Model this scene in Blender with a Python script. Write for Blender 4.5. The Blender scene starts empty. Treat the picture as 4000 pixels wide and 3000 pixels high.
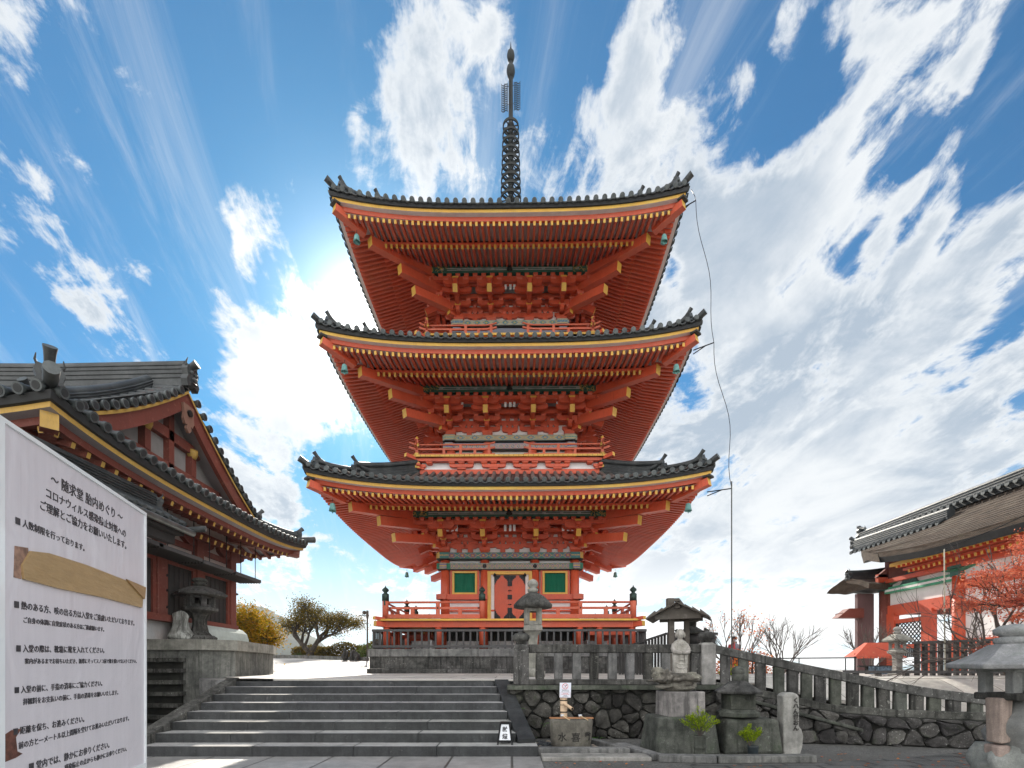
import bpy, math, random
from mathutils import Vector, Matrix, noise as mnoise
R = math.radians
PI = math.pi
C = bpy.context.scene.collection
random.seed(7)

# ------------------------------------------------------------------ camera
EYE, F, HOR = 1.40, 1965.0, 2615.0
cd = bpy.data.cameras.new('camera'); cam = bpy.data.objects.new('camera', cd); C.objects.link(cam)
cam.location = (0, 0, EYE); cam.rotation_euler = (R(90), 0, 0)
cd.lens = 17.685; cd.sensor_width = 36; cd.shift_y = (HOR - 1500) / 4000
cd.clip_start = 0.05; cd.clip_end = 9000
bpy.context.scene.camera = cam

def P(px, py, d):
    """a point of the place at depth d (metres) along the sight line through a photograph pixel"""
    return Vector(((px - 2000) / F * d, d, EYE + (HOR - py) / F * d))

# ------------------------------------------------------------------ light and exposure
VS = bpy.context.scene.view_settings
VS.view_transform = 'Standard'; VS.look = 'None'; VS.exposure = 0.60; VS.gamma = 1.0
bpy.context.scene.cycles.use_denoising = True
SUN_AZ, SUN_EL = R(-15.2), R(32.9)
sd = Vector((math.sin(SUN_AZ) * math.cos(SUN_EL), math.cos(SUN_AZ) * math.cos(SUN_EL), math.sin(SUN_EL)))
sl = bpy.data.lights.new('sun', 'SUN'); sl.energy = 5.0; sl.angle = R(0.53); sl.color = (1.0, .93, .82)
so = bpy.data.objects.new('sun', sl); C.objects.link(so); so.location = (-30, 60, 60)
so.rotation_euler = sd.to_track_quat('Z', 'Y').to_euler()

class E:
    """small expression wrapper round Math nodes"""
    def __init__(s, nt, k): s.nt, s.k = nt, k
    def op(s, o, *a):
        n = s.nt.nodes.new('ShaderNodeMath'); n.operation = o
        for i, x in enumerate((s,) + a):
            if isinstance(x, E): s.nt.links.new(x.k, n.inputs[i])
            else: n.inputs[i].default_value = x
        return E(s.nt, n.outputs[0])
    def __add__(s, o): return s.op('ADD', o)
    def __radd__(s, o): return s.op('ADD', o)
    def __sub__(s, o): return s.op('SUBTRACT', o)
    def __rsub__(s, o): return (s * -1) + o
    def __mul__(s, o): return s.op('MULTIPLY', o)
    def __rmul__(s, o): return s.op('MULTIPLY', o)
    def __truediv__(s, o): return s.op('DIVIDE', o)
    def max(s, o): return s.op('MAXIMUM', o)
    def min(s, o): return s.op('MINIMUM', o)
    def abs(s): return s.op('ABSOLUTE')
    def frac(s): return s.op('FRACT')
    def floor(s): return s.op('FLOOR')
    def sin(s): return s.op('SINE')
    def pow(s, o): return s.op('POWER', o)
    def gt(s, o): return s.op('GREATER_THAN', o)
    def lt(s, o): return s.op('LESS_THAN', o)
    def step(s, a, b):
        n = s.nt.nodes.new('ShaderNodeMapRange'); n.interpolation_type = 'SMOOTHSTEP'
        s.nt.links.new(s.k, n.inputs['Value'])
        n.inputs['From Min'].default_value = a; n.inputs['From Max'].default_value = b
        return E(s.nt, n.outputs[0])

def N(nt, t, ins=None, **at):
    n = nt.nodes.new(t)
    for k, v in at.items(): setattr(n, k, v)
    for k, v in (ins or {}).items():
        if isinstance(v, E): v = v.k
        if isinstance(v, bpy.types.NodeSocket): nt.links.new(v, n.inputs[k])
        else: n.inputs[k].default_value = v
    return n

def noise(nt, vec, scale, detail=4, rough=.55, dist=0.0):
    return E(nt, N(nt, 'ShaderNodeTexNoise', {'Vector': vec, 'Scale': scale, 'Detail': detail, 'Roughness': rough, 'Distortion': dist}).outputs[0])

def mixc(nt, f, a, b, mode='MIX'):
    n = nt.nodes.new('ShaderNodeMix'); n.data_type = 'RGBA'; n.blend_type = mode
    for k, v in ((0, f), (6, a), (7, b)):
        if isinstance(v, E): v = v.k
        if isinstance(v, bpy.types.NodeSocket): nt.links.new(v, n.inputs[k])
        elif k == 0: n.inputs[0].default_value = v
        else: n.inputs[k].default_value = (v[0], v[1], v[2], 1)
    return n.outputs[2]

# sky: physical sky with wind-drawn clouds on a high layer
world = bpy.data.worlds.new('World'); bpy.context.scene.world = world; world.use_nodes = True
def make_sky():
    nt = world.node_tree; nt.nodes.clear()
    tc = N(nt, 'ShaderNodeTexCoord').outputs['Generated']
    sep = N(nt, 'ShaderNodeSeparateXYZ', {0: tc})
    x, y, z = (E(nt, sep.outputs[i]) for i in range(3))
    sky = N(nt, 'ShaderNodeTexSky', {}, sky_type='NISHITA')
    sky.sun_disc = False; sky.sun_elevation = SUN_EL; sky.sun_rotation = SUN_AZ
    sky.air_density = 1.0; sky.dust_density = .2; sky.ozone_density = 4.0
    yc = y.max(.05)
    u, v = x / yc, z / yc
    uv = N(nt, 'ShaderNodeCombineXYZ', {0: u, 1: v}).outputs[0]
    zc = z.max(0.0) + .30
    a = R(-12)
    px, py = x / zc, y / zc
    ax = px * math.cos(a) - py * math.sin(a); ay = px * math.sin(a) + py * math.cos(a)
    layer = N(nt, 'ShaderNodeCombineXYZ', {0: ax * 1.5, 1: ay * .62}).outputs[0]
    layer2 = N(nt, 'ShaderNodeCombineXYZ', {0: ax * 1.0, 1: ay * .85, 2: 3.0}).outputs[0]
    streak = noise(nt, layer, 3.2, 11, .64, .55)
    puff = noise(nt, layer2, 3.6, 11, .60, .35)
    fine = noise(nt, layer2, 17.0, 8, .66, .5)
    wisp = noise(nt, N(nt, 'ShaderNodeCombineXYZ', {0: ax * 2.4, 1: ay * .35, 2: 7.0}).outputs[0], 3.0, 9, .66, .9)
    blobs = [  # cx, cy, rx, ry, tilt, weight : where the day's clouds stand and where blue shows
        (1050, 1500, 270, 260, 0, .54), (470, 1060, 190, 150, -30, .42), (640, 1350, 180, 70, -40, .36), (330, 1200, 160, 55, -35, .26),
        (1350, 1220, 200, 90, 0, .06), (1270, 1000, 120, 90, 10, -.2), (1250, 1800, 130, 90, 0, -.2), (780, 880, 90, 260, 30, -.34), (840, 1720, 160, 90, -30, -.2), (930, 930, 45, 150, 20, .30), (1690, 520, 200, 480, 5, .42), (1900, 80, 200, 160, 0, .34),
        (2400, 750, 300, 500, -25, .48), (2450, 250, 200, 420, -20, .36), (2900, 1050, 480, 420, -40, .50),
        (3650, 1250, 620, 240, 42, .50), (3250, 680, 130, 380, -45, .34), (3480, 130, 260, 240, -35, .42), (3760, 330, 100, 420, -30, .36), (3050, 150, 200, 160, -40, .2), (3700, 800, 300, 160, 40, .25),
        (3700, 1900, 900, 420, 0, .44), (3000, 2350, 900, 350, 0, .40), (2300, 1700, 600, 500, 0, .28),
        (470, 270, 60, 380, 35, .17), (820, 620, 70, 420, 35, .16), (1060, 1900, 320, 90, -30, .22), (600, 620, 50, 120, 45, .18), (1380, 460, 60, 240, 8, .20),
        (150, 600, 330, 520, 35, -.42), (950, 240, 480, 360, 30, -.26), (560, 830, 380, 150, 30, -.26), (1180, 620, 240, 380, 20, -.16),
        (2160, 160, 90, 200, 0, -.62), (2335, 240, 30, 150, 0, -.30), (2720, 210, 60, 160, -35, -.46), (3080, 470, 260, 100, 45, -.60), (3150, 130, 150, 50, 55, -.3),
        (3560, 620, 240, 80, 50, -.52), (3560, 860, 260, 45, 55, -.42), (3290, 1040, 90, 90, -35, -.50), (3350, 960, 40, 110, -35, -.35), (3970, 260, 100, 300, -20, -.8),
        (3830, 700, 180, 50, 42, -.60), (3960, 1540, 120, 60, 40, -.42), (2620, 1110, 80, 150, 10, -.52), (2670, 1480, 80, 120, 0, -.34),
        (740, 1200, 90, 230, 25, -.30), (150, 1370, 240, 150, 0, -.20), (1130, 1050, 110, 150, 20, -.14), (1230, 2080, 260, 200, 0, -.16)]
    cov = None
    for cx, cy, rx, ry, t, w in blobs:
        m = N(nt, 'ShaderNodeMapping', {'Vector': uv, 'Location': ((cx - 2000) / F, (HOR - cy) / F, 0), 'Rotation': (0, 0, R(t)), 'Scale': (rx / F, ry / F, 1)}, vector_type='TEXTURE')
        q = E(nt, N(nt, 'ShaderNodeVectorMath', {0: m.outputs[0]}, operation='LENGTH').outputs['Value'])
        g = E(nt, N(nt, 'ShaderNodeMath', {0: 2.718, 1: q * q * -.9}, operation='POWER').outputs[0]) * w
        cov = g if cov is None else cov + g
    front = y.step(.02, .22)
    cov = cov * front + (1.0 - front) * .30
    tex = (streak - .5) * 1.55 + (puff - .5) * 1.35 + (fine - .5) * .62
    dens = tex * 1.35 + cov * .95 + .005
    thin = dens.step(.00, .30)
    thick = dens.step(.10, .55)
    veil = (wisp - .47).max(0.0).step(.0, .34) * .50 * front * (1.0 - z.step(.62, .95) * .4)
    sdir = N(nt, 'ShaderNodeVectorMath', {0: tc, 1: tuple(sd)}, operation='DOT_PRODUCT').outputs['Value']
    cs = E(nt, sdir).max(0.0)
    halo = cs.pow(70.0) * .16 + cs.pow(9.0) * .03
    glare = cs.pow(420.0) * 1.5 + cs.pow(150.0) * .40 + (1.0 - z.max(0.0).step(.0, .26)) * cs.pow(2.0) * .30
    shade = (noise(nt, layer2, 2.6, 8, .6, .4) * .7 + streak * .3).step(.38, .60)
    skc = mixc(nt, 1.0, sky.outputs[0], (SKY_K * .12, SKY_K * .92, SKY_K * 1.20), 'MULTIPLY')
    hz = 1.0 - z.max(0.0).step(0.0, .42)
    skc = mixc(nt, hz * .80, skc, (.50, .59, .66))
    m = N(nt, 'ShaderNodeMapping', {'Vector': uv, 'Location': (1000 / F, (HOR - 1500) / F, 0), 'Rotation': (0, 0, R(32)), 'Scale': (520 / F, 150 / F, 1)}, vector_type='TEXTURE')
    q = E(nt, N(nt, 'ShaderNodeVectorMath', {0: m.outputs[0]}, operation='LENGTH').outputs['Value'])
    core = (1.0 - q.step(.2, 1.5)) * front * .95
    shade = (shade + core).min(1.0)
    low = 1.0 - z.max(0.0).step(.0, .30)
    cl = mixc(nt, (thick * shade * (1.0 - low * .8) * .90).min(1.0), (.60, .62, .635), (.25, .315, .395))
    cl = mixc(nt, low * .9, cl, (.70, .70, .70))
    back = 1.0 - y.step(-.35, .05)
    cl = mixc(nt, back, cl, (REAR_FILL * 1.0, REAR_FILL * .99, REAR_FILL * .97))  # sky behind the camera brightened as added fill for the shaded fronts
    col = mixc(nt, (thin + veil).min(1.0) * .97, skc, cl)
    colg = mixc(nt, 1.0, col, N(nt, 'ShaderNodeCombineColor', {0: halo + glare, 1: halo * .97 + glare, 2: halo * .90 + glare * .96}).outputs[0], 'ADD')
    bg = N(nt, 'ShaderNodeBackground', {'Color': colg, 'Strength': 1.0})
    out = N(nt, 'ShaderNodeOutputWorld', {'Surface': bg.outputs[0]})
SKY_K, REAR_FILL = .064, 1.80
make_sky()

# ------------------------------------------------------------------ mesh helpers
class MB:
    """collects shapes in world coordinates; build() links them as ONE mesh object"""
    def __init__(s): s.v, s.f, s.m, s.s, s.x = [], [], [], [], None
    def add(s, vs, fs, m=0, smooth=False):
        o = len(s.v)
        for p in vs:
            p = Vector(p)
            s.v.append(s.x @ p if s.x else p)
        for q in fs:
            s.f.append([o + i for i in q]); s.m.append(m); s.s.append(smooth)
    def box(s, c, d, m=0, rz=0.0, taper=1.0, rx=0.0):
        hx, hy, hz = d[0] / 2, d[1] / 2, d[2] / 2
        vs = []
        M = Matrix.Rotation(rz, 3, 'Z') @ Matrix.Rotation(rx, 3, 'X')
        for k, t in ((-1, 1.0), (1, taper)):
            for a, b in ((-1, -1), (1, -1), (1, 1), (-1, 1)):
                vs.append(Vector(c) + M @ Vector((a * hx * t, b * hy * t, k * hz)))
        s.add(vs, [(3, 2, 1, 0), (4, 5, 6, 7), (0, 1, 5, 4), (1, 2, 6, 5), (2, 3, 7, 6), (3, 0, 4, 7)], m)
    def bx(s, x0, x1, y0, y1, z0, z1, m=0):
        s.box(((x0 + x1) / 2, (y0 + y1) / 2, (z0 + z1) / 2), (abs(x1 - x0), abs(y1 - y0), abs(z1 - z0)), m)
    def beam(s, p, q, w, h, m=0, endm=None):
        p, q = Vector(p), Vector(q); d = (q - p).normalized()
        sx = d.cross(Vector((0, 0, 1)))
        sx = Vector((1, 0, 0)) if sx.length < 1e-4 else sx.normalized()
        up = sx.cross(d)
        vs = [c + sx * a * w / 2 + up * b * h / 2 for c in (p, q) for a, b in ((-1, -1), (1, -1), (1, 1), (-1, 1))]
        s.add(vs, [(0, 1, 5, 4), (1, 2, 6, 5), (2, 3, 7, 6), (3, 0, 4, 7)], m)
        s.add(vs, [(3, 2, 1, 0)], m); s.add(vs, [(4, 5, 6, 7)], m if endm is None else endm)
    def tube(s, pts, r, n=8, m=0, smooth=True, cap=True, capm=None):
        pts = [Vector(p) for p in pts]
        rs = r if isinstance(r, (list, tuple)) else [r] * len(pts)
        vs, fs = [], []; L = len(pts); up = None
        for i, p in enumerate(pts):
            t = (pts[min(i + 1, L - 1)] - pts[max(i - 1, 0)])
            t = t.normalized() if t.length > 1e-9 else Vector((0, 0, 1))
            if up is None:
                up = t.cross(Vector((0, 0, 1)))
                if up.length < 1e-3: up = t.cross(Vector((0, 1, 0)))
                up.normalize()
            else:
                up = (up - t * up.dot(t)); up = up.normalized() if up.length > 1e-6 else t.orthogonal().normalized()
            w = t.cross(up)
            for k in range(n):
                a = 2 * PI * k / n
                vs.append(p + (up * math.cos(a) + w * math.sin(a)) * rs[i])
        for i in range(L - 1):
            for k in range(n):
                a, b = i * n + k, i * n + (k + 1) % n
                fs.append((a, b, b + n, a + n))
        s.add(vs, fs, m, smooth)
        if cap:
            cm = m if capm is None else capm
            s.add(vs[:n], [tuple(range(n))[::-1]], cm); s.add(vs[-n:], [tuple(range(n))], cm)
    def lathe(s, prof, c, n=16, m=0, smooth=True, sx=1.0, sy=1.0, rot=0.0):
        vs, fs = [], []; c = Vector(c)
        for r, z in prof:
            for k in range(n):
                a = 2 * PI * k / n + rot
                vs.append(c + Vector((r * math.cos(a) * sx, r * math.sin(a) * sy, z)))
        for i in range(len(prof) - 1):
            for k in range(n):
                a, b = i * n + k, i * n + (k + 1) % n
                fs.append((a, b, b + n, a + n))
        fs.append(tuple(range(n))[::-1]); fs.append(tuple(range((len(prof) - 1) * n, len(prof) * n)))
        s.add(vs, fs, m, smooth)
    def prism(s, poly, fn, m=0, sidem=None):
        """poly of 2-D points; fn(a, b, k) -> 3-D point, k = 0 front, 1 back"""
        n = len(poly)
        vs = [fn(a, b, 0) for a, b in poly] + [fn(a, b, 1) for a, b in poly]
        s.add(vs, [tuple(range(n)), tuple(range(2 * n - 1, n - 1, -1))], m)
        s.add(vs, [(i, i + n, (i + 1) % n + n, (i + 1) % n) for i in range(n)], m if sidem is None else sidem)
    def grid(s, fn, nu, nv, m=0, smooth=True):
        vs = [fn(i / nu, j / nv) for j in range(nv + 1) for i in range(nu + 1)]
        fs = [(j * (nu + 1) + i, j * (nu + 1) + i + 1, (j + 1) * (nu + 1) + i + 1, (j + 1) * (nu + 1) + i) for j in range(nv) for i in range(nu)]
        s.add(vs, fs, m, smooth)
    def build(s, name, mats, parent=None, origin=None, bevel=0, rough=0.0, rscale=3.0, sub=0, fixn=True):
        me = bpy.data.meshes.new(name)
        org = Vector(origin) if origin is not None else (Vector(parent['org']) if parent is not None else Vector((0, 0, 0)))
        vs = s.v
        if rough:
            vs = [p + mnoise.noise_vector(p * rscale) * rough for p in vs]
        me.from_pydata([p - org for p in vs], [], s.f)
        if not isinstance(mats, (list, tuple)): mats = [mats]
        for mm in mats: me.materials.append(mm)
        me.polygons.foreach_set('material_index', s.m)
        me.polygons.foreach_set('use_smooth', s.s)
        me.update()
        if fixn:
            import bmesh
            b = bmesh.new(); b.from_mesh(me); bmesh.ops.recalc_face_normals(b, faces=b.faces); b.to_mesh(me); b.free()
        o = bpy.data.objects.new(name, me); C.objects.link(o)
        if parent is not None:
            o.parent = parent
        else:
            o.location = org
        o['org'] = tuple(org)
        if bevel:
            md = o.modifiers.new('bevel', 'BEVEL'); md.width = bevel; md.segments = 2; md.limit_method = 'ANGLE'; md.angle_limit = R(40)
        if sub:
            md = o.modifiers.new('sub', 'SUBSURF'); md.levels = sub; md.render_levels = sub
        return o

def thing(name, label, cat, org, group=None, rz=0.0):
    o = bpy.data.objects.new(name, None); C.objects.link(o)
    o.location = org; o.rotation_euler = (0, 0, rz); o['org'] = tuple(org)
    o['label'] = label; o['category'] = cat
    if group: o['group'] = group
    return o
def tag(o, label, cat, group=None, kind=None):
    o['label'] = label; o['category'] = cat
    if group: o['group'] = group
    if kind: o['kind'] = kind
    return o
def struct(o): o['kind'] = 'structure'; return o
def kids(o): return [c for c in bpy.data.objects if c.parent == o]
def copy_tree(o, loc=None, rz=None, label=None, parent=None, scale=None):
    ch = kids(o)
    c = o.copy(); C.objects.link(c)
    if parent is not None: c.parent = parent
    if loc is not None: c.location = loc
    if rz is not None: c.rotation_euler = (0, 0, rz)
    if scale is not None: c.scale = scale
    if label: c['label'] = label
    for k in ch: copy_tree(k, parent=c)
    return c
def four(o, parent):
    """the same part on the other three faces of a square tower"""
    out = [o]
    for k in (1, 2, 3): out.append(copy_tree(o, parent=parent, rz=k * PI / 2))
    return out
def text(body, size, fn, name, mat, parent, align='LEFT', bold=0.0, thick=.0006, spacing=1.0, line=1.0, width=1.0):
    """lettering as a thin mesh; fn(x, y, z) places the flat text in the world"""
    c = bpy.data.curves.new('lettering', 'FONT'); c.body = body; c.size = size; c.align_x = align; c.offset = bold; c.extrude = thick
    c.space_character = spacing; c.space_line = line; c.resolution_u = 2
    t = bpy.data.objects.new('lettering', c); C.objects.link(t)
    me = bpy.data.meshes.new_from_object(t.evaluated_get(bpy.context.evaluated_depsgraph_get()))
    bpy.data.objects.remove(t); bpy.data.curves.remove(c)
    org = Vector(parent['org'])
    for v in me.vertices: v.co = fn(v.co.x * width, v.co.y, v.co.z) - org
    me.materials.clear(); me.materials.append(mat)
    o = bpy.data.objects.new(name, me); C.objects.link(o); o.parent = parent; o['org'] = tuple(org)
    return o

# ------------------------------------------------------------------ materials
def material(name):
    m = bpy.data.materials.new(name); m.use_nodes = True
    nt = m.node_tree; b = nt.nodes['Principled BSDF']
    obj = N(nt, 'ShaderNodeTexCoord').outputs['Object']
    return m, nt, b, obj
def setc(nt, b, c):
    if isinstance(c, bpy.types.NodeSocket): nt.links.new(c, b.inputs['Base Color'])
    else: b.inputs['Base Color'].default_value = (c[0], c[1], c[2], 1)
def bump(nt, b, h, strength=.3, dist=.01):
    n = N(nt, 'ShaderNodeBump', {'Strength': strength, 'Distance': dist, 'Height': h})
    nt.links.new(n.outputs[0], b.inputs['Normal'])
def sc(c, k): return (c[0] * k, c[1] * k, c[2] * k)
def stretch(nt, vec, s): return N(nt, 'ShaderNodeMapping', {'Vector': vec, 'Scale': s}).outputs[0]

def paint(name, col, rough=.5, worn=None, amount=.25, scale=1.6, grain=(6, 6, 1.2), bmp=.12):
    """painted timber: uneven coat, faint grain, patches where the paint has weathered"""
    m, nt, b, o = material(name)
    n1 = noise(nt, o, scale, 5); g = noise(nt, stretch(nt, o, grain), 5.0, 4, .6); n2 = noise(nt, o, 9, 5, .65)
    isl = E(nt, N(nt, 'ShaderNodeNewGeometry').outputs['Random Per Island']); rnd = E(nt, N(nt, 'ShaderNodeObjectInfo').outputs['Random'])
    c = mixc(nt, (n1 * .75 + isl * .15 + rnd * .10), sc(col, .58), sc(col, 1.30))
    fade = noise(nt, o, .55, 6, .65)
    c = mixc(nt, fade.step(.48, .72) * .35, c, (min(1, col[0] * .95 + .05), col[1] * 1.5 + .04, col[2] * 1.8 + .03))
    c = mixc(nt, g.step(.5, .78) * .42, c, sc(col, .50))
    drip = noise(nt, stretch(nt, o, (7, 7, .5)), 2.0, 5, .65)
    c = mixc(nt, drip.step(.56, .74) * .35, c, sc(col, .45))
    if worn: c = mixc(nt, (n2.step(.56, .70)) * amount, c, worn)
    setc(nt, b, c)
    r = (n1 * .25 + (rough - .12)); nt.links.new(r.k, b.inputs['Roughness'])
    bump(nt, b, g * .6 + n2 * .5, bmp, .01)
    return m
def stone(name, base, dark, light=(.5, .5, .46), moss=None, streaks=.6, spots=.5, scale=1.0, rough=.9, bmp=.5, joint=None, spec=.3, vary=.22):
    m, nt, b, o = material(name)
    big = noise(nt, o, 1.3 * scale, 5, .6); mid = noise(nt, o, 6 * scale, 6, .65); fin = noise(nt, o, 90, 3, .7)
    st = noise(nt, stretch(nt, o, (5 * scale, 5 * scale, .45)), 2.2, 6, .62)
    c = mixc(nt, (big * .5 + mid * .5).step(.34, .66), dark, base)
    c = mixc(nt, st.step(.47, .66) * streaks, c, sc(dark, .55))
    sp = noise(nt, o, 22 * scale, 3, .6).step(.60, .70)
    c = mixc(nt, sp * spots * big.step(.4, .62), c, light)
    if moss: c = mixc(nt, noise(nt, o, 3.1 * scale, 5, .65).step(.55, .70) * .7, c, moss)
    c = mixc(nt, fin * .5, c, sc(base, 1.25), 'MIX') if False else mixc(nt, fin.step(.35, .75) * .45, c, sc(dark, .7))
    gr = noise(nt, o, 210, 2, .8)
    c = mixc(nt, gr.step(.60, .72) * .45, c, sc(light, .8)); c = mixc(nt, gr.step(.42, .30) * .40, c, sc(dark, .5))
    h = mid * .6 + fin * .6 + gr * .3
    isl = E(nt, N(nt, 'ShaderNodeNewGeometry').outputs['Random Per Island']); rnd = E(nt, N(nt, 'ShaderNodeObjectInfo').outputs['Random'])
    kk = isl * vary + rnd * .22 + (.89 - vary * .5)
    c = mixc(nt, 1.0, c, N(nt, 'ShaderNodeCombineColor', {0: kk, 1: kk * (.96 + .0) + isl * .04, 2: kk * .93 + rnd * .07}).outputs[0], 'MULTIPLY')
    if joint:
        uvn = stretch(nt, o, joint[0])
        bk = N(nt, 'ShaderNodeTexBrick', {'Vector': uvn, 'Scale': 1.0, 'Mortar Size': joint[1], 'Mortar Smooth': .2, 'Brick Width': 1.0, 'Row Height': 1.0, 'Color1': (.80, .80, .80, 1), 'Color2': (1.12, 1.12, 1.12, 1), 'Mortar': (.28, .27, .25, 1)}, offset=.37)
        c = mixc(nt, 1.0, c, bk.outputs['Color'], 'MULTIPLY')
        h = h - E(nt, bk.outputs['Fac']) * 1.5
    setc(nt, b, c); b.inputs['Roughness'].default_value = rough
    b.inputs['Specular IOR Level'].default_value = spec
    bump(nt, b, h, bmp, .012)
    return m
def plain(name, col, rough=.5, metal=0.0, var=.25, scale=4, bmp=.1, emit=0.0):
    m, nt, b, o = material(name)
    n1 = noise(nt, o, scale, 5, .6)
    setc(nt, b, mixc(nt, n1.step(.25, .75), sc(col, 1 - var), sc(col, 1 + var)))
    b.inputs['Roughness'].default_value = rough; b.inputs['Metallic'].default_value = metal
    if bmp: bump(nt, b, noise(nt, o, scale * 8, 4), bmp, .005)
    if emit:
        b.inputs['Emission Color'].default_value = (col[0], col[1], col[2], 1); b.inputs['Emission Strength'].default_value = emit
    return m
def foliage(name, cols, trans=.35):
    m, nt, b, o = material(name)
    inf = N(nt, 'ShaderNodeNewGeometry').outputs['Random Per Island']
    r = N(nt, 'ShaderNodeValToRGB', {'Fac': inf})
    el = r.color_ramp.elements
    while len(el) < len(cols): el.new(.5)
    for i, c in enumerate(cols): el[i].position = i / (len(cols) - 1); el[i].color = (*c, 1)
    dif = N(nt, 'ShaderNodeBsdfDiffuse', {'Color': r.outputs[0]})
    tr = N(nt, 'ShaderNodeBsdfTranslucent', {'Color': mixc(nt, 1.0, r.outputs[0], (1.5, 1.4, .9), 'MULTIPLY')})
    mx = N(nt, 'ShaderNodeMixShader', {0: trans, 1: dif.outputs[0], 2: tr.outputs[0]})
    nt.links.new(mx.outputs[0], nt.nodes['Material Output'].inputs['Surface'])
    return m
def tilemat(name, col, light, moss=None):
    """smoked clay tile: each course a little different, lichen-grey patches"""
    m, nt, b, o = material(name)
    n1 = noise(nt, o, 2.2, 5, .6); n2 = noise(nt, o, 12, 4, .6); n3 = noise(nt, o, .7, 3)
    c = mixc(nt, (n1 * .6 + n2 * .4).step(.36, .68), col, light)
    c = mixc(nt, n3.step(.4, .7) * .5, c, sc(col, .6))
    if moss: c = mixc(nt, noise(nt, o, 5, 4).step(.58, .7) * .5, c, moss)
    setc(nt, b, c)
    nt.links.new((n2 * .3 + .34).k, b.inputs['Roughness'])
    bump(nt, b, n2, .2, .01)
    return m
def banded(name, axis, cols, period, h0, h1, ground, gold=(.55, .36, .08), style=0):
    """painted frieze along a beam: lozenges with flowers, repeated along the axis; colours belong to the paint"""
    m, nt, b, o = material(name)
    sep = N(nt, 'ShaderNodeSeparateXYZ', {0: o}); x = E(nt, sep.outputs[axis]); z = E(nt, sep.outputs[2])
    fx = ((x / period).frac() - .5).abs() * 2.0
    fz = ((z - (h0 + h1) / 2) / ((h1 - h0) / 2)).abs()
    d = fx + fz * (.8 if style == 0 else 1.0)
    gx = ((x / (period / 2)).frac() - .5).abs() * 2.0
    fl = (fx * fx + fz * fz * .5)
    c = mixc(nt, d.gt(.92), cols[0], cols[1])
    c = mixc(nt, (d - .92).abs().lt(.10), c, gold)
    c = mixc(nt, (d - .62).abs().lt(.06), c, cols[3])
    c = mixc(nt, fl.lt(.16), c, cols[2])
    c = mixc(nt, fl.lt(.05), c, gold)
    vor = E(nt, N(nt, 'ShaderNodeTexVoronoi', {'Vector': o, 'Scale': 22.0}, feature='F1').outputs['Distance'])
    c = mixc(nt, vor.gt(.52) * .55, c, ground)
    c = mixc(nt, fz.gt(.86), c, cols[4])
    setc(nt, b, c); b.inputs['Roughness'].default_value = .55
    return m

M = {}
RED = (.61, .090, .034)
M['red'] = paint('vermilion_paint', RED, .48, (.62, .14, .07), .35)
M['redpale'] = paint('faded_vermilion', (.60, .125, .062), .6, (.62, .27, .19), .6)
M['reddark'] = paint('old_shaded_vermilion', (.185, .044, .029), .6, (.30, .13, .09), .5)  # old paint, darkened further to carry the backlit hall's shade
M['gold'] = paint('ochre_paint', (.72, .40, .055), .45, (.52, .33, .10), .4)
M['golddull'] = paint('dull_ochre', (.55, .33, .07), .55, (.40, .30, .15), .5)
M['white'] = plain('lime_plaster', (.78, .76, .75), .85, var=.06, bmp=.05)
M['soffit'] = plain('whitened_board', (.62, .56, .55), .8, var=.08, bmp=.05)
M['tile'] = tilemat('smoked_tile', (.024, .028, .030), (.075, .080, .080))
M['tilebrown'] = tilemat('old_clay_tile', (.075, .066, .062), (.22, .19, .175), (.07, .085, .05))
M['tiledisc'] = tilemat('tile_end', (.045, .054, .056), (.12, .132, .13))
M['tileedge'] = plain('dark_roof_edge', (.018, .019, .02), .7, var=.3)  # near-black bed and underside along the roof edges
M['bronze'] = plain('dark_bronze', (.008, .011, .0105), .6, .1, var=.4)
M['verdigris'] = plain('verdigris_bronze', (.16, .36, .34), .7, .1, var=.3, scale=9)
M['giboshi'] = plain('green_black_bronze', (.03, .055, .045), .5, .4, var=.4)
M['iron'] = plain('black_iron', (.012, .012, .013), .45, .5, var=.3)
M['slat'] = paint('green_lattice_paint', (.01, .19, .105), .5)
M['greendark'] = plain('dark_green_paint', (.022, .085, .058), .55, var=.3)
M['paleline'] = plain('pale_line_paint', (.45, .42, .42), .6)
M['wood'] = paint('weathered_wood', (.10, .085, .07), .8, (.18, .165, .145), .5, grain=(9, 9, .7))
M['woodblack'] = paint('charred_wood', (.028, .025, .024), .7, (.06, .055, .05), .4, grain=(9, 9, .7))
M['woodgrey'] = paint('dark_fence_wood', (.07, .066, .066), .75, (.12, .115, .11), .4, grain=(9, 9, .9))
M['bluegrey'] = paint('painted_underside', (.30, .27, .28), .7)
M['granite'] = stone('granite', (.24, .24, .23), (.085, .087, .085), spots=.3, streaks=.6)
M['tread'] = stone('worn_skylit_tread', (.66, .66, .65), (.40, .40, .39), (.62, .62, .6), spots=.2, streaks=0, bmp=.15, rough=.24, spec=1.0)  # worn stone, paled further so the colour carries the bright sky sheen
M['granitestep'] = stone('shaded_step_granite', (.050, .053, .055), (.016, .018, .019), (.20, .20, .19), spots=.3, streaks=.5, bmp=.5, rough=.6, spec=.4)  # granite darkened so the risers carry their shade in the colour
M['granitelight'] = stone('pale_granite', (.40, .39, .36), (.17, .17, .155), spots=.3, streaks=.35)
M['stonedark'] = stone('blackened_stone', (.135, .133, .125), (.026, .026, .024), (.42, .42, .39), streaks=.8, spots=.7)
M['stonemoss'] = stone('mossy_stone', (.15, .158, .135), (.036, .04, .033), (.34, .38, .33), moss=(.05, .075, .04), streaks=.6, spots=.5)
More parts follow.
